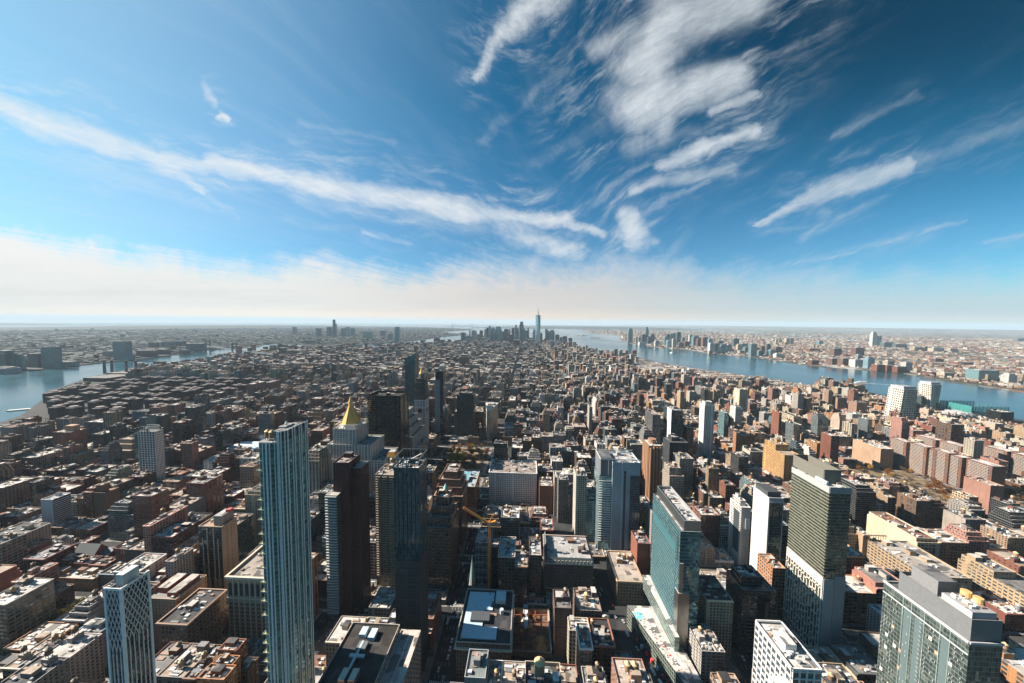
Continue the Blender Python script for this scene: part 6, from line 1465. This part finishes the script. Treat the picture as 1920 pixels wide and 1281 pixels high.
def kind_of(L):
    w, h = L['B'][1] - L['B'][0], L['h'] - GZ
    if h < 23: return 'row_house'
    if h > 52: return 'apartment_tower'
    return 'loft_building' if L['seed'] % 3 else 'apartment_block'
CATS = dict(row_house='row house', apartment_tower='apartment tower', loft_building='loft building', apartment_block='apartment block')
STYLE = dict(row_house=[(2.6, 3.4, .50, .62), (3.0, 3.5, .48, .6)], apartment_tower=[(2.9, 2.9, .56, .62), (4.2, 2.9, .78, .58), (3.2, 3.0, .58, .68), (5.8, 2.9, .5, .8)], loft_building=[(3.4, 3.9, .70, .68), (2.9, 3.8, .62, .70), (4.4, 4.0, .78, .62), (6.2, 3.9, .8, .66)], apartment_block=[(2.8, 3.0, .54, .60), (3.2, 3.0, .46, .6), (4.6, 3.0, .62, .55)])
def fill_building(L, sel, detail, root=None):
    """walls, roof and roof-top things of one lot; sel(part) gives the mesh to write into"""
    r = random.Random(L['seed']); x0, x1, y0, y1 = L['B']; z = L['h']; t = L['t']; k = kind_of(L)
    dz0 = 0 if L['D'] < 2500 else drop(x0, y0); z += dz0; zb = GZ + dz0 - .3
    main = r.choice(STYLE[k]); party = WIN['blank'] if r.random() < .4 else (4.2, 3.3, .34, .5)
    wide = (x1 - x0) > 1.2 * (y1 - y0) or r.random() < .35
    wins = [main, main if not wide and r.random() < .8 or k == 'apartment_tower' else party, main, main if k != 'row_house' and r.random() < .6 else party]
    m = mMAS; tt = t
    if k == 'apartment_tower' and r.random() < .22: m = mGLS; tt = (*r.choice((TEAL, DKTEAL, BLACKG, (.12, .15, .16))), .2); wins = [gl(2, 3.2, .08, .16)] * 4
    u0 = r.randrange(400)
    if detail == 0:
        sel('walls').box(x0, x1, y0, y1, zb, z, m, tt, main, tc=L['roof'], wins=wins, u0=u0)
        if r.random() < .5: a, b = r.uniform(x0, x1 - 6), r.uniform(y0, y1 - 6); sel('bulkhead').box(a, a + 5, b, b + 5, z, z + 3.5, mPLN, t, tm=mPLN)
        return
    steps = []
    if z - zb > 36 and r.random() < .4 and x1 - x0 > 14: n_ = r.choice((1, 2, 3)); steps = [(n_ - i) * 3.9 for i in range(n_)]
    zz = z - (steps[0] if steps else 0)
    zr = shell(sel('walls'), sel('roof'), x0, x1, y0, y1, zb, zz, m, tt, main, L['roof'], ph=r.uniform(.7, 1.4), wins=wins, zb=zb, u0=u0)
    X0, X1, Y0, Y1 = x0, x1, y0, y1
    for i, sv in enumerate(steps):
        X0 += 1.8; X1 -= 1.8; Y0 += 3.0; Y1 -= .5
        zr = shell(sel('walls'), sel('roof'), X0, X1, Y0, Y1, zr, z - (steps[i + 1] if i + 1 < len(steps) else 0), m, tt, main, L['roof'], ph=1, wins=wins, zb=zb, u0=u0)
    if detail > 1 and m == mMAS and r.random() < .55:
        cc = tuple(min(.7, v * 1.35) for v in t)
        sel('cornice').bx(x0 + .05, x1 - .05, y0 - .8, y0, zz - 1.3, zz + .1, cc)
        if not wide: sel('cornice').bx(x1, x1 + .6, y0, y1, zz - 1.1, zz + .1, cc)
    w, dp = X1 - X0, Y1 - Y0
    nb = 1 if w < 14 else r.choice((1, 2, 2))
    for i in range(nb):
        bw, bd, bh = min(w * .45, r.uniform(3.5, 9)), min(dp * .4, r.uniform(3.5, 8)), r.uniform(2.8, 5.5)
        a, b = r.uniform(X0 + .8, max(X0 + .9, X1 - bw - .8)), r.uniform(Y0 + dp * .2, max(Y0 + dp * .21, Y1 - bd - .8))
        sel('bulkhead', True).box(a, a + bw, b, b + bd, zr, zr + bh, mMAS, t if r.random() < .6 else (.4, .38, .35), WIN['none'], tc=rnd_roof(r))
        if i == 0 and z - zb > 18 and r.random() < .5:
            s = r.uniform(.65, 1.0)
            if root is not None: tank(root, a + bw / 2, b + bd / 2, zr + bh, s, r.randrange(3))
            else: tank_into(sel('bulkhead'), a + bw / 2, b + bd / 2, zr + bh, s)
    if z - zb > 20 and r.random() < .35 and w > 9:
        s, a, b = r.uniform(.7, 1.05), r.uniform(X0 + 3, X1 - 3), r.uniform(Y0 + 3, Y1 - 3)
        if root is not None: tank(root, a, b, zr, s, r.randrange(4))
        else: tank_into(sel('bulkhead'), a, b, zr, s)
    nu = r.randrange(9, 24) if detail > 1 else r.randrange(3, 9)
    if detail > 2:
        for i in range(nu): clutter(sel('roof_unit', True), X0 + .6, X1 - .6, Y0 + .6, Y1 - .6, zr, r, 1)
    else: clutter(sel('roof_equipment'), X0 + .6, X1 - .6, Y0 + .6, Y1 - .6, zr, r, nu)
    if detail > 1 and r.random() < .4 and k in ('row_house', 'apartment_block', 'loft_building'):     # fire escape down the front
        xf = r.uniform(x0 + 1, max(x0 + 1.1, x1 - 5)); q = sel('fire_escape')
        for zf in frange(zb + 5, zz - 3, 3.4): q.bx(xf, xf + 4, y0 - 1.1, y0 - .05, zf, zf + .18, (.04, .04, .045)); q.bx(xf, xf + 4, y0 - 1.15, y0 - 1.05, zf, zf + 1, (.05, .05, .055))

CNAME = dict(brick='red brick', darkred='dark red brick', brown='brown brick', tan='tan brick', cream='cream', grey='grey', white='white', orange='orange brick', dark='black brick', stone='pale stone', rose='pinkish brick', slate='slate grey')
def roof_name(t): return 'white' if t[0] > .4 and t[2] > .36 else 'tan' if t[0] > .3 else 'rusty' if t[0] > t[2] * 2 else 'black' if t[0] < .08 else 'grey'
AP = [(s, *proj(x, y, z)) for s, x, y, z in ANCHORS]
def label_for(L):
    best = min(AP, key=lambda a: (a[1] - L['px']) ** 2 + (2.2 * (a[2] - L['py'])) ** 2 + (0 if abs(a[3] - L['D']) < 300 else 4000))
    dxp = L['px'] - best[1]
    if abs(dxp) < 55: rel = 'behind' if L['D'] > best[3] else 'in front of'
    else: rel = 'right of' if dxp > 0 else 'left of'
    return CNAME[L['c']], kind_of(L).replace('_', ' '), roof_name(L['roof']), rel, best[0]
NTH = {1: 'first', 2: 'second', 3: 'third', 4: 'fourth', 5: 'fifth', 6: 'sixth', 7: 'seventh', 8: 'eighth', 9: 'ninth'}
def chosen_lots():
    cnt = {}; out = []
    for L in LOTS:
        k = kind_of(L)
        if L['size'] <= 0 or len(out) >= 460: break
        if cnt.get(k, 0) >= 290: continue
        cnt[k] = cnt.get(k, 0) + 1; out.append(L)
    return out
CHOSEN = chosen_lots()
buckets = {}
for L in CHOSEN: buckets.setdefault(label_for(L), []).append(L)
for key, ls in buckets.items():
    c, k, rf, rel, an = key; ls.sort(key=lambda L: L['D'])
    for i, L in enumerate(ls):
        o = '' if len(ls) == 1 else ('nearest ' if i == 0 else 'farthest ' if i == len(ls) - 1 else NTH.get(i + 1, str(i + 1) + 'th') + ' nearest ')
        L['label'] = f'{o}{c} {k} with {rf} roof {rel} {an}'
GROUPS = dict(row_house='row houses of the near blocks', loft_building='loft buildings of the near blocks', apartment_block='apartment blocks of the near blocks', apartment_tower='apartment towers of the near blocks')
for nl, L in enumerate(CHOSEN):
    x0, x1, y0, y1 = L['B']; k = kind_of(L)
    root = thing(k, L['label'], CATS[k], ((x0 + x1) / 2, (y0 + y1) / 2, GZ), GROUPS[k])
    parts = []
    def sel(p, new=False):
        if not new:
            for n_, m_ in parts:
                if n_ == p: return m_
        parts.append((p, MB())); return parts[-1][1]
    fill_building(L, sel, 3 if nl < 110 else 2, root)
    for n_, m_ in parts: part(root, n_, m_)
ch = set(id(L) for L in CHOSEN)
for nm, test, lab in (('near_city_roofs', lambda L: L['D'] < 1500, 'remaining smaller brick and stone buildings of the nearer blocks'), ('far_city_roofs', lambda L: L['D'] >= 1500, 'dense low brick and stone buildings of the farther blocks')):
    M_ = MB()
    for L in LOTS:
        if id(L) not in ch and test(L): fill_building(L, lambda p, new=False: M_, 1 if L['D'] < 1900 else 0)
    solid(nm, M_, lab, 'buildings', (0, 0, 0), None, 'stuff')
# pavements: one slab per block in the near streets
S_ = MB()
for y0s, y1s in zip(streets, streets[1:]):
    if y0s > 1100: break
    for W_, E_ in zip(AVES, AVES[1:]):
        x1, x0 = W_ - HALF.get(W_, 14) + 4, E_ + HALF.get(E_, 14) - 4
        if x1 < -1100 or x0 > 1100: continue
        seg = [(x0, x1)]
        bx_ = [b for b in range(int(y0s), int(y1s), 6)]
        if any(near_bway((x0 + x1) / 2, y, (x1 - x0) / 2) for y in bx_): continue
        S_.box(x0, x1, y0s + 5, y1s - 5, GZ - .5, GZ + .14, mPLN, (.20, .195, .19), tm=mROF, tc=(.24, .235, .23))
structure_o = link('pavement', S_.mesh('pavement')); structure_o['kind'] = 'structure'

# far towns: plain houses and sheds, one mesh a side
def town(name, poly, label, dmin, dmax, pal_, r, dens, bright=.55, hmax=13):
    mb = MB(); d_ = dmin
    while d_ < dmax:
        st = max(30, d_ / 95); a = radians(-62)
        while a < radians(62):
            nx_, ny_ = CX + d_ * sin(a), CY + d_ * cos(a); nb = .5 + .5 * sin(nx_ * .0019 + 1.3 * sin(ny_ * .0013)) * cos(ny_ * .0023 + .9 * sin(nx_ * .0016)); nb2 = sin(nx_ * .006 + ny_ * .004) * sin(ny_ * .007 - nx_ * .003)
            if r.random() < dens * (.35 + 1.0 * nb) and nb2 > -.75:
                dd = d_ + r.uniform(-.5, .5) * st; aa = a + r.uniform(-.5, .5) * st / d_
                x, y = CX + dd * sin(aa), CY + dd * cos(aa)
                if inside(x, y, poly) and inside(x + 30, y + 40, poly) and inside(x - 60, y - 60, poly):
                    w, dp, h = r.uniform(.3, .75) * st, r.uniform(.25, .6) * st, r.uniform(6, hmax)
                    if r.random() < .012 + .05 * nb * nb: h = r.uniform(18, 42); w = min(w, 50); dp = min(dp, 40)
                    elif r.random() < .08: w *= 1.7; h = 9
                    dz0 = drop(x, y); k = r.choices(*pal_)[0]; ca, sa = cos(.55), sin(.55); t = C[k]
                    P = [(x + ca * i * w / 2 - sa * j * dp / 2, y + sa * i * w / 2 + ca * j * dp / 2) for i, j in ((-1, -1), (1, -1), (1, 1), (-1, 1))]
                    f = r.uniform(.4, .7) if r.random() < bright * (.5 + nb) else r.uniform(.05, .2)
                    mb.prism(P, dz0 + 2, dz0 + h + 4, mMAS, t if bright > .3 else tuple(v * .5 for v in t), (4, 3.2, .4, .4), tc=(f, f * .98, f * .95))  # towns with few pale roofs: backlit shade put into darker wall colours
            a += st / d_
        d_ += st
    solid(name, mb, label, 'houses', (0, 0, 0), None, 'stuff')
town('brooklyn_houses', BROOKLYN, 'far low houses and sheds of the town beyond the narrow river', 1900, 15000, HAZE_BLUE, random.Random(5), .8, .10)  # backlit look put into fewer pale roofs and hazy blue walls
town('jersey_houses', JERSEY, 'far low houses and sheds of the town beyond the wide river', 2500, 15000, WEST, random.Random(6), .85)
town('staten_houses', STATEN, 'tiny pale houses scattered on the far island hills', 15000, 21000, WEST, random.Random(7), .35)
# ------------------------------------------------------------------ trees
def tree_meshes(seed, h, spread, leaf, nl, bare=False):
    r = random.Random(seed); T, L = MB(), MB(); bk = (.085, .06, .045)
    T.strut((0, 0, 0), (0, 0, h * .42), .42, bk, r2=.3)
    tips = []
    for i in range(9):
        a = i * 2.4 + r.random(); e = r.uniform(.35, 1.0); p = Vector((0, 0, h * r.uniform(.28, .45))); q_ = Vector((cos(a) * spread * e * .62, sin(a) * spread * e * .62, h * r.uniform(.58, .9)))
        T.strut(p, q_, .2, bk, r2=.07); tips.append(q_)
        for j in range(3):
            s = q_ + Vector((r.uniform(-1, 1) * spread * .4, r.uniform(-1, 1) * spread * .4, r.uniform(-.1, .22) * h)); T.strut(q_.lerp(p, .25), s, .08, bk, r2=.03); tips.append(s)
    for i in range(nl):
        c = r.choice(tips); v = Vector((r.gauss(0, 1), r.gauss(0, 1), r.gauss(0, .8))); v = v * spread * .17; c = c + v
        if c.z < h * .3: continue
        s = r.uniform(.45, .95); n = Vector((r.gauss(0, 1), r.gauss(0, 1), r.gauss(.5, 1))).normalized(); a = n.orthogonal().normalized(); b = n.cross(a); f = r.uniform(.6, 1.35)
        L.face([tuple(c + a * s), tuple(c + b * s * .7), tuple(c - a * s), tuple(c - b * s * .7)], mLEF, tuple(k * f for k in leaf))
    return T.mesh('trunk'), L.mesh('crown')
TREES = {'rust brown': [tree_meshes(i, 14, 6, (.24, .10, .03), 620) for i in (1, 2)], 'yellow green': [tree_meshes(i, 15, 7, (.34, .30, .035), 760) for i in (3, 4)],
         'olive': [tree_meshes(i, 15, 7.5, (.115, .095, .02), 800) for i in (5, 6)], 'thin grey brown': [tree_meshes(i, 13, 6, (.15, .10, .065), 240) for i in (7, 8)], 'golden': [tree_meshes(i, 13, 6, (.38, .21, .04), 520) for i in (9, 10)],
         'dark green': [tree_meshes(i, 13, 5.5, (.035, .05, .02), 520) for i in (11, 12)]}
def tree(x, y, kind, s, label, group, z=GZ):
    r = random.Random(int(x * 13 + y * 7)); t, c = r.choice(TREES[kind])
    o = thing('tree', label, 'tree', (x, y, z + .1), group); o.rotation_euler = (0, 0, r.uniform(0, 6.28)); o.scale = (s, s, s * r.uniform(.85, 1.15))
    link('trunk', t, o); link('crown', c, o)
def grove(x0, x1, y0, y1, n, kinds, where, group, seed, s=(.7, 1.1), gap=6):
    r = random.Random(seed); P = []
    for _ in range(n * 12):
        if len(P) >= n: break
        x, y = r.uniform(x0, x1), r.uniform(y0, y1)
        if all((x - a) ** 2 + (y - b) ** 2 > gap * gap for a, b, _ in P): P.append((x, y, r.choices(*kinds)[0]))
    for k in sorted(set(p[2] for p in P)):
        for x, y, _ in [p for p in P if p[2] == k]: tree(x, y, k, r.uniform(*s), f'{k} tree {where}', f'{k} trees {where}')
    lawn = MB(); lawn.box(x0 - 2, x1 + 2, y0 - 2, y1 + 2, GZ - .4, GZ + .2, mPLN, (.17, .13, .085), tm=mROF, tc=(.21, .155, .09))
    for i in range(4): a = y0 + (y1 - y0) * (i + .5) / 4; lawn.bx(x0, x1, a, a + 2.2, GZ + .2, GZ + .24, (.33, .29, .26))
    o = link('park_ground', lawn.mesh('park_ground')); o['kind'] = 'structure'
grove(-200, -98, 628, 836, 74, (['rust brown', 'thin grey brown', 'golden', 'yellow green'], [40, 22, 26, 12]), 'in the park by the wedge building crossing', 'park trees', 1, (.75, 1.2))
for x, y in ((-157, 760), (-166, 752), (-149, 750), (-160, 742)): tree(x, y, 'yellow green', 1.15, 'bright yellow green tree in the clump beside the park lawn', 'yellow green clump in the park')
grove(-395, -285, 1510, 1650, 34, (['golden', 'yellow green', 'rust brown'], [60, 20, 20]), 'in the small square beyond the thin banded tower', 'square trees', 2, (.9, 1.3))
grove(50, 250, 2170, 2290, 32, (['golden', 'rust brown'], [40, 60]), 'in the square far down the avenue', 'far square trees', 3, (1, 1.4), 9)
grove(-1690, -1400, 2090, 2240, 40, (['thin grey brown', 'olive'], [60, 40]), 'in the park near the narrow river', 'river side park trees', 4, (1, 1.5), 11)
grove(-518, -468, 328, 346, 9, (['olive', 'olive'], [1, 1]), 'crowding the courtyard behind the long orange loft', 'courtyard trees', 5, (.85, 1.1), 5)
grove(880, 955, 570, 795, 40, (['rust brown', 'golden', 'thin grey brown', 'olive'], [40, 20, 30, 10]), 'around the staggered red slabs', 'estate trees', 6, (.7, 1.1))
grove(700, 822, 640, 795, 38, (['rust brown', 'thin grey brown', 'golden'], [40, 40, 20]), 'on the lawn before the staggered red slabs', 'lawn trees', 8, (.7, 1.1))
grove(-495, -435, 890, 955, 16, (['yellow green', 'golden'], [1, 1]), 'in the little square behind the vaulted white building', 'little square trees', 7, (.8, 1.1))
r = random.Random(31)
for i in range(13): tree(-186 + i * 6.2 + r.uniform(-1, 1), 360 + r.uniform(-1.5, 1.5), 'dark green' if i % 3 else 'rust brown', r.uniform(.5, .7), ('small dark green tree' if i % 3 else 'small rust brown tree') + ' along the street below the balconied beige tower', 'street trees below the balconied tower')
for i in range(9): tree(-58 + i * 6.8 + (10 if i > 5 else 0), 366 + (i % 2), 'rust brown' if i % 4 else 'golden', .42, ('small rust brown' if i % 4 else 'small golden') + ' street tree behind the cornice office', 'street trees behind the cornice office')
r = random.Random(41)
for i in range(60):
    x, y = r.uniform(-1850, -1200), r.uniform(1010, 1500)
    if inside(x, y, ESTATE) and inside(x - 60, y - 20, MANHATTAN) and not any(q[0] - 4 < x < q[1] + 4 and q[2] - 4 < y < q[3] + 4 for q in RECTS): k = r.choice(('rust brown', 'thin grey brown', 'olive')); tree(x, y, k, r.uniform(.9, 1.3), f'{k} tree on the lawns between the dark red estate blocks', f'{k} trees of the dark red estate')
# yard and street trees nobody could count: one mesh
M_ = MB(); r = random.Random(77); n = 0
while n < 2600:
    x, y = r.uniform(-1500, 1650), r.uniform(420, 2900); px, py, D = proj(x, y, GZ)
    if not (-50 < px < 1970): continue
    k = floor((y - 51) / 80.3); mid = 51 + (k + .5) * 80.3
    if y < 1576: y = mid + r.uniform(-3, 3) if r.random() < .6 else 51 + k * 80.3 + r.choice((-6, 6))
    if not inside(x, y, MANHATTAN): continue
    if y < 1576 and -350 < x < 350 and r.random() < .7: continue
    n += 1; hh, s = r.uniform(6, 11), r.uniform(1.6, 3.4); col = r.choice(((.14, .085, .045), (.17, .105, .05), (.11, .085, .03), (.16, .12, .08), (.07, .07, .025)))
    for j in range(16 if D < 1300 else 7):
        c = Vector((x + r.gauss(0, s * .6), y + r.gauss(0, s * .6), GZ + hh * r.uniform(.4, 1))); q_ = r.uniform(.7, 1.4); nn = Vector((r.gauss(0, 1), r.gauss(0, 1), r.gauss(.6, 1))).normalized(); a = nn.orthogonal().normalized() * q_; b = nn.cross(a); f = r.uniform(.6, 1.3)
        M_.face([tuple(c + a), tuple(c + b), tuple(c - a), tuple(c - b)], mLEF, tuple(v * f for v in col))
solid('yard_trees', M_, 'bare brown yard and street trees scattered between the buildings', 'trees', (0, 0, 0), None, 'stuff')

# ------------------------------------------------------------------ traffic
def car_mesh(paint, L=4.6, W=1.85, van=False):
    b = MB(); dk = (.02, .022, .025)
    b.bx(-W / 2, W / 2, -L / 2, L / 2, .35, .95 if not van else 1.2, paint)
    z0 = .95 if not van else 1.2; z1 = 1.45 if not van else 2.4; a0, a1 = (-L * .22, L * .30) if not van else (-L * .34, L * .48)
    P = [(-W * .44, a0), (W * .44, a0), (W * .44, a1), (-W * .44, a1)]; Q = [(-W * .37, a0 + .5), (W * .37, a0 + .5), (W * .37, a1 - .4), (-W * .37, a1 - .4)]
    for i in range(4): j = (i + 1) % 4; b.face([(*P[i], z0), (*P[j], z0), (*Q[j], z1), (*Q[i], z1)], mMET if not van else mPLN, dk if not van else paint)
    b.face([(*q, z1) for q in Q], mPLN, paint)
    for x in (-W / 2 + .1, W / 2 - .1):
        for y in (-L * .31, L * .31):
            n = 8
            for i in range(n): t0, t1 = 2 * pi * i / n, 2 * pi * (i + 1) / n; b.face([(x - .12, y + .34 * cos(t0), .34 + .34 * sin(t0)), (x - .12, y + .34 * cos(t1), .34 + .34 * sin(t1)), (x + .12, y + .34 * cos(t1), .34 + .34 * sin(t1)), (x + .12, y + .34 * cos(t0), .34 + .34 * sin(t0))], mPLN, (.015, .015, .015))
            for s in (-.12, .12): b.face([(x + s, y + .34 * cos(2 * pi * i / n), .34 + .34 * sin(2 * pi * i / n)) for i in range(n)], mPLN, (.02, .02, .02))
    return b.mesh('car_body')
CARS = {'white': car_mesh((.7, .7, .7)), 'black': car_mesh((.03, .03, .035)), 'silver': car_mesh((.38, .4, .42)), 'yellow': car_mesh((.72, .42, .03)), 'red': car_mesh((.4, .03, .03))}
VAN = car_mesh((.68, .68, .66), 7.0, 2.2, True)
r = random.Random(8)
def lane(name, pts, n, where, off):
    for i in range(n):
        t = (i + r.uniform(.1, .9)) / n; (xa, ya), (xb, yb) = pts; x, y = xa + (xb - xa) * t, ya + (yb - ya) * t; a = atan2(-(xb - xa), yb - ya); o = r.choice(off)
        k = r.choice(('white', 'black', 'silver', 'white', 'black', 'yellow', 'silver', 'red')); v = r.random() < .14
        ob = link('delivery_van' if v else 'car', VAN if v else CARS[k], None, (x + o * cos(a), y + o * sin(a), GZ + .02)); ob.rotation_euler = (0, 0, a)
        prop(ob, f'white box van driving on {where}' if v else f'small {k} car on {where}', 'van' if v else 'car', f'vans on {where}' if v else f'{k} cars on {where}')
lane('a', ((-80, 300), (-80, 850)), 64, 'the shaded avenue leading to the wedge building', (-6.5, -3, 0, 3, 6.5))
lane('b', ((205, 330), (205, 800)), 48, 'the avenue behind the green glass hotel', (-8, -4, 0, 4, 8))
lane('c', ((122, 302), (66, 465)), 14, 'the diagonal street below the green glass hotel', (-2.5, 2.5))
lane('d', ((-60, 372), (90, 372)), 5, 'the sunlit cross street behind the excavation pit', (-2, 2))
lane('e', ((-220, 400), (-220, 700)), 8, 'the avenue beside the black slab tower', (-3, 0, 3))
lane('f', ((485, 420), (485, 900)), 34, 'the avenue beyond the banded green slab', (-6, -2, 2, 6))
b = MB(); b.bx(-1.3, 1.3, -6, 6, .5, 3.1, (.6, .62, .64)); b.bx(-1.33, 1.33, -5.6, 5.6, 1.5, 2.5, (.03, .035, .04)); b.bx(-1.1, 1.1, -5, 5, 3.1, 3.3, (.7, .72, .74))
for y in (-3.8, 3.6):
    for x in (-1.1, 1.1): b.bx(x - .22, x + .22, y - .5, y + .5, 0, 1, (.02, .02, .02))
bus = b.mesh('bus_body')
for x, y, l in ((-74, 420, 'long white bus on the shaded avenue near the church steeple'), (213, 470, 'white bus on the avenue near the blank white tower'), (198, 620, 'white bus far along the avenue past the blank white tower')):
    prop(link('city_bus', bus, None, (x, y, GZ + .02)), l, 'bus')
# lane lines and crossings near the camera
Q = MB()
def mark(x0, x1, y0, y1): Q.face([(x0, y0, GZ + .012), (x1, y0, GZ + .012), (x1, y1, GZ + .012), (x0, y1, GZ + .012)], mPLN, (.55, .55, .53))
for ax, offs in ((-80, (-5, -1.7, 1.7, 5)), (205, (-6, -2, 2, 6)), (485, (-6, -2, 2, 6)), (-220, (-2, 2)), (-355, (-6, 6))):
    for o in offs:
        for k in range(60): mark(ax + o - .1, ax + o + .1, 290 + k * 12, 294 + k * 12)
    for s in streets[:12]:
        for side in (-7.2, 7.2):
            for k in range(11): mark(ax - 8.5 + k * 1.6, ax - 7.7 + k * 1.6, s + side - 1.6, s + side + 1.6)
o = link('road_markings', Q.mesh('road_markings')); o['kind'] = 'structure'
# ------------------------------------------------------------------ boats
def boat(name, label, x, y, rot, L, W, col, decks, cat='ferry'):
    root = thing(name, label, cat, (x, y, drop(x, y))); root.rotation_euler = (0, 0, rot); b = MB()
    P = [(-L / 2, -W / 2), (L * .3, -W / 2), (L / 2, 0), (L * .3, W / 2), (-L / 2, W / 2)]
    b.prism(P, -.3, 2.6, mPLN, col, tm=mPLN, tc=(.5, .5, .5)); o = link('hull', b.mesh('hull'), root); c = MB()
    for i in range(decks): c.box(-L * .42, L * (.25 - i * .1), -W * .42 + i * .3, W * .42 - i * .3, 2.6 + i * 2.6, 5.0 + i * 2.6, mMAS, (.66, .67, .68), (2.2, 2.4, .7, .45), tm=mPLN)
    if decks: link('cabin', c.mesh('cabin'), root)
    return root
boat('ferry_boat', 'white ferry trailing a long wake on the wide blue river', 1863, 1962, radians(165), 70, 16, (.75, .75, .75), 3)
boat('barge', 'long flat barge moving along the narrow river by the estate', -1794, 1106, radians(35), 62, 15, (.25, .27, .28), 0, 'barge')
boat('ferry_boat', 'tiny white ferry out on the wide river before the far towers', 1560, 3700, radians(100), 50, 14, (.8, .8, .8), 2)
boat('ferry_boat', 'small pale ferry nearing the harbour islands', 700, 5900, radians(30), 45, 12, (.7, .7, .7), 2)
W2 = make_plain('wake_foam', .6, 0, .6); MATS.append(W2); mFOAM = len(MATS) - 1
def wake(a, b_, w, name):
    q = MB(); a, b_ = Vector(a), Vector(b_); d_ = (b_ - a); n_ = Vector((-d_.y, d_.x)).normalized(); K = 14; rr = random.Random(3)
    for i in range(K):
        for s in (-1, 1):
            t0, t1 = i / K, (i + .8) / K; p, e = a + d_ * t0, a + d_ * t1; o0, o1 = s * (2 + w * t0), s * (2 + w * t1); k = 3.5 * (1 - t0) + 1.2
            P = [p + n_ * o0, e + n_ * o1, e + n_ * (o1 + k), p + n_ * (o0 + k)]
            if s < 0: P.reverse()
            q.face([(v.x, v.y, drop(v.x, v.y) + .25) for v in P], mFOAM, (.55, .6, .62))
    o_ = link(name, q.mesh(name)); o_['kind'] = 'structure'
wake((1900, 1953), (2110, 1860), 14, 'ferry_wake_water')
wake((-2700, 2650), (-2300, 1950), 26, 'speedboat_wake_water')
boat('speedboat', 'fast small white boat drawing a long double wake up the narrow river', -2300, 1930, radians(-62), 24, 7, (.8, .8, .8), 1, 'boat')
# island with a statue
root = thing('statue', 'tiny green statue on a stone pedestal on a harbour island', 'statue', (1300, 8080, drop(1300, 8080) + 4)); z0 = root.location.z
q = MB(); q.cyl(1300, 8080, z0, z0 + 20, 28, 26, 10, (.4, .38, .34)); q.cyl(1300, 8080, z0 + 20, z0 + 47, 10, 8, 4, (.42, .4, .36)); part(root, 'pedestal', q)
q = MB(); q.cyl(1300, 8080, z0 + 47, z0 + 80, 6, 3, 8, (.15, .3, .27)); q.cyl(1300, 8080, z0 + 80, z0 + 86, 2.4, 1.6, 8, (.15, .3, .27)); q.strut((1302, 8080, z0 + 74), (1305, 8080, z0 + 93), 1.2, (.15, .3, .27)); part(root, 'figure', q)
# ------------------------------------------------------------------ the air itself
def add_haze():
    R = 80000.0; z0, z1 = -440.0, 518.0
    mb = MB(); mb.box(-R, R, -R, R, z0, z1, mPLN, (1, 1, 1), tm=mPLN, bottom=True)
    o = link('haze', mb.mesh('haze'))
    m = bpy.data.materials.new('haze_air'); m.use_nodes = True; nt = m.node_tree; nt.nodes.clear(); g = G(nt)
    v = g.node('ShaderNodeVolumePrincipled'); v.inputs['Color'].default_value = (.64, .84, 1.0, 1); v.inputs['Density'].default_value = HAZE
    v.inputs['Anisotropy'].default_value = .0
    out = g.node('ShaderNodeOutputMaterial'); g.L.new(v.outputs[0], out.inputs['Volume'])
    o.data.materials.clear(); o.data.materials.append(m); o['kind'] = 'stuff'; o['label'] = 'thin blue haze over the far city'
HAZE = 2.7e-5
add_haze()
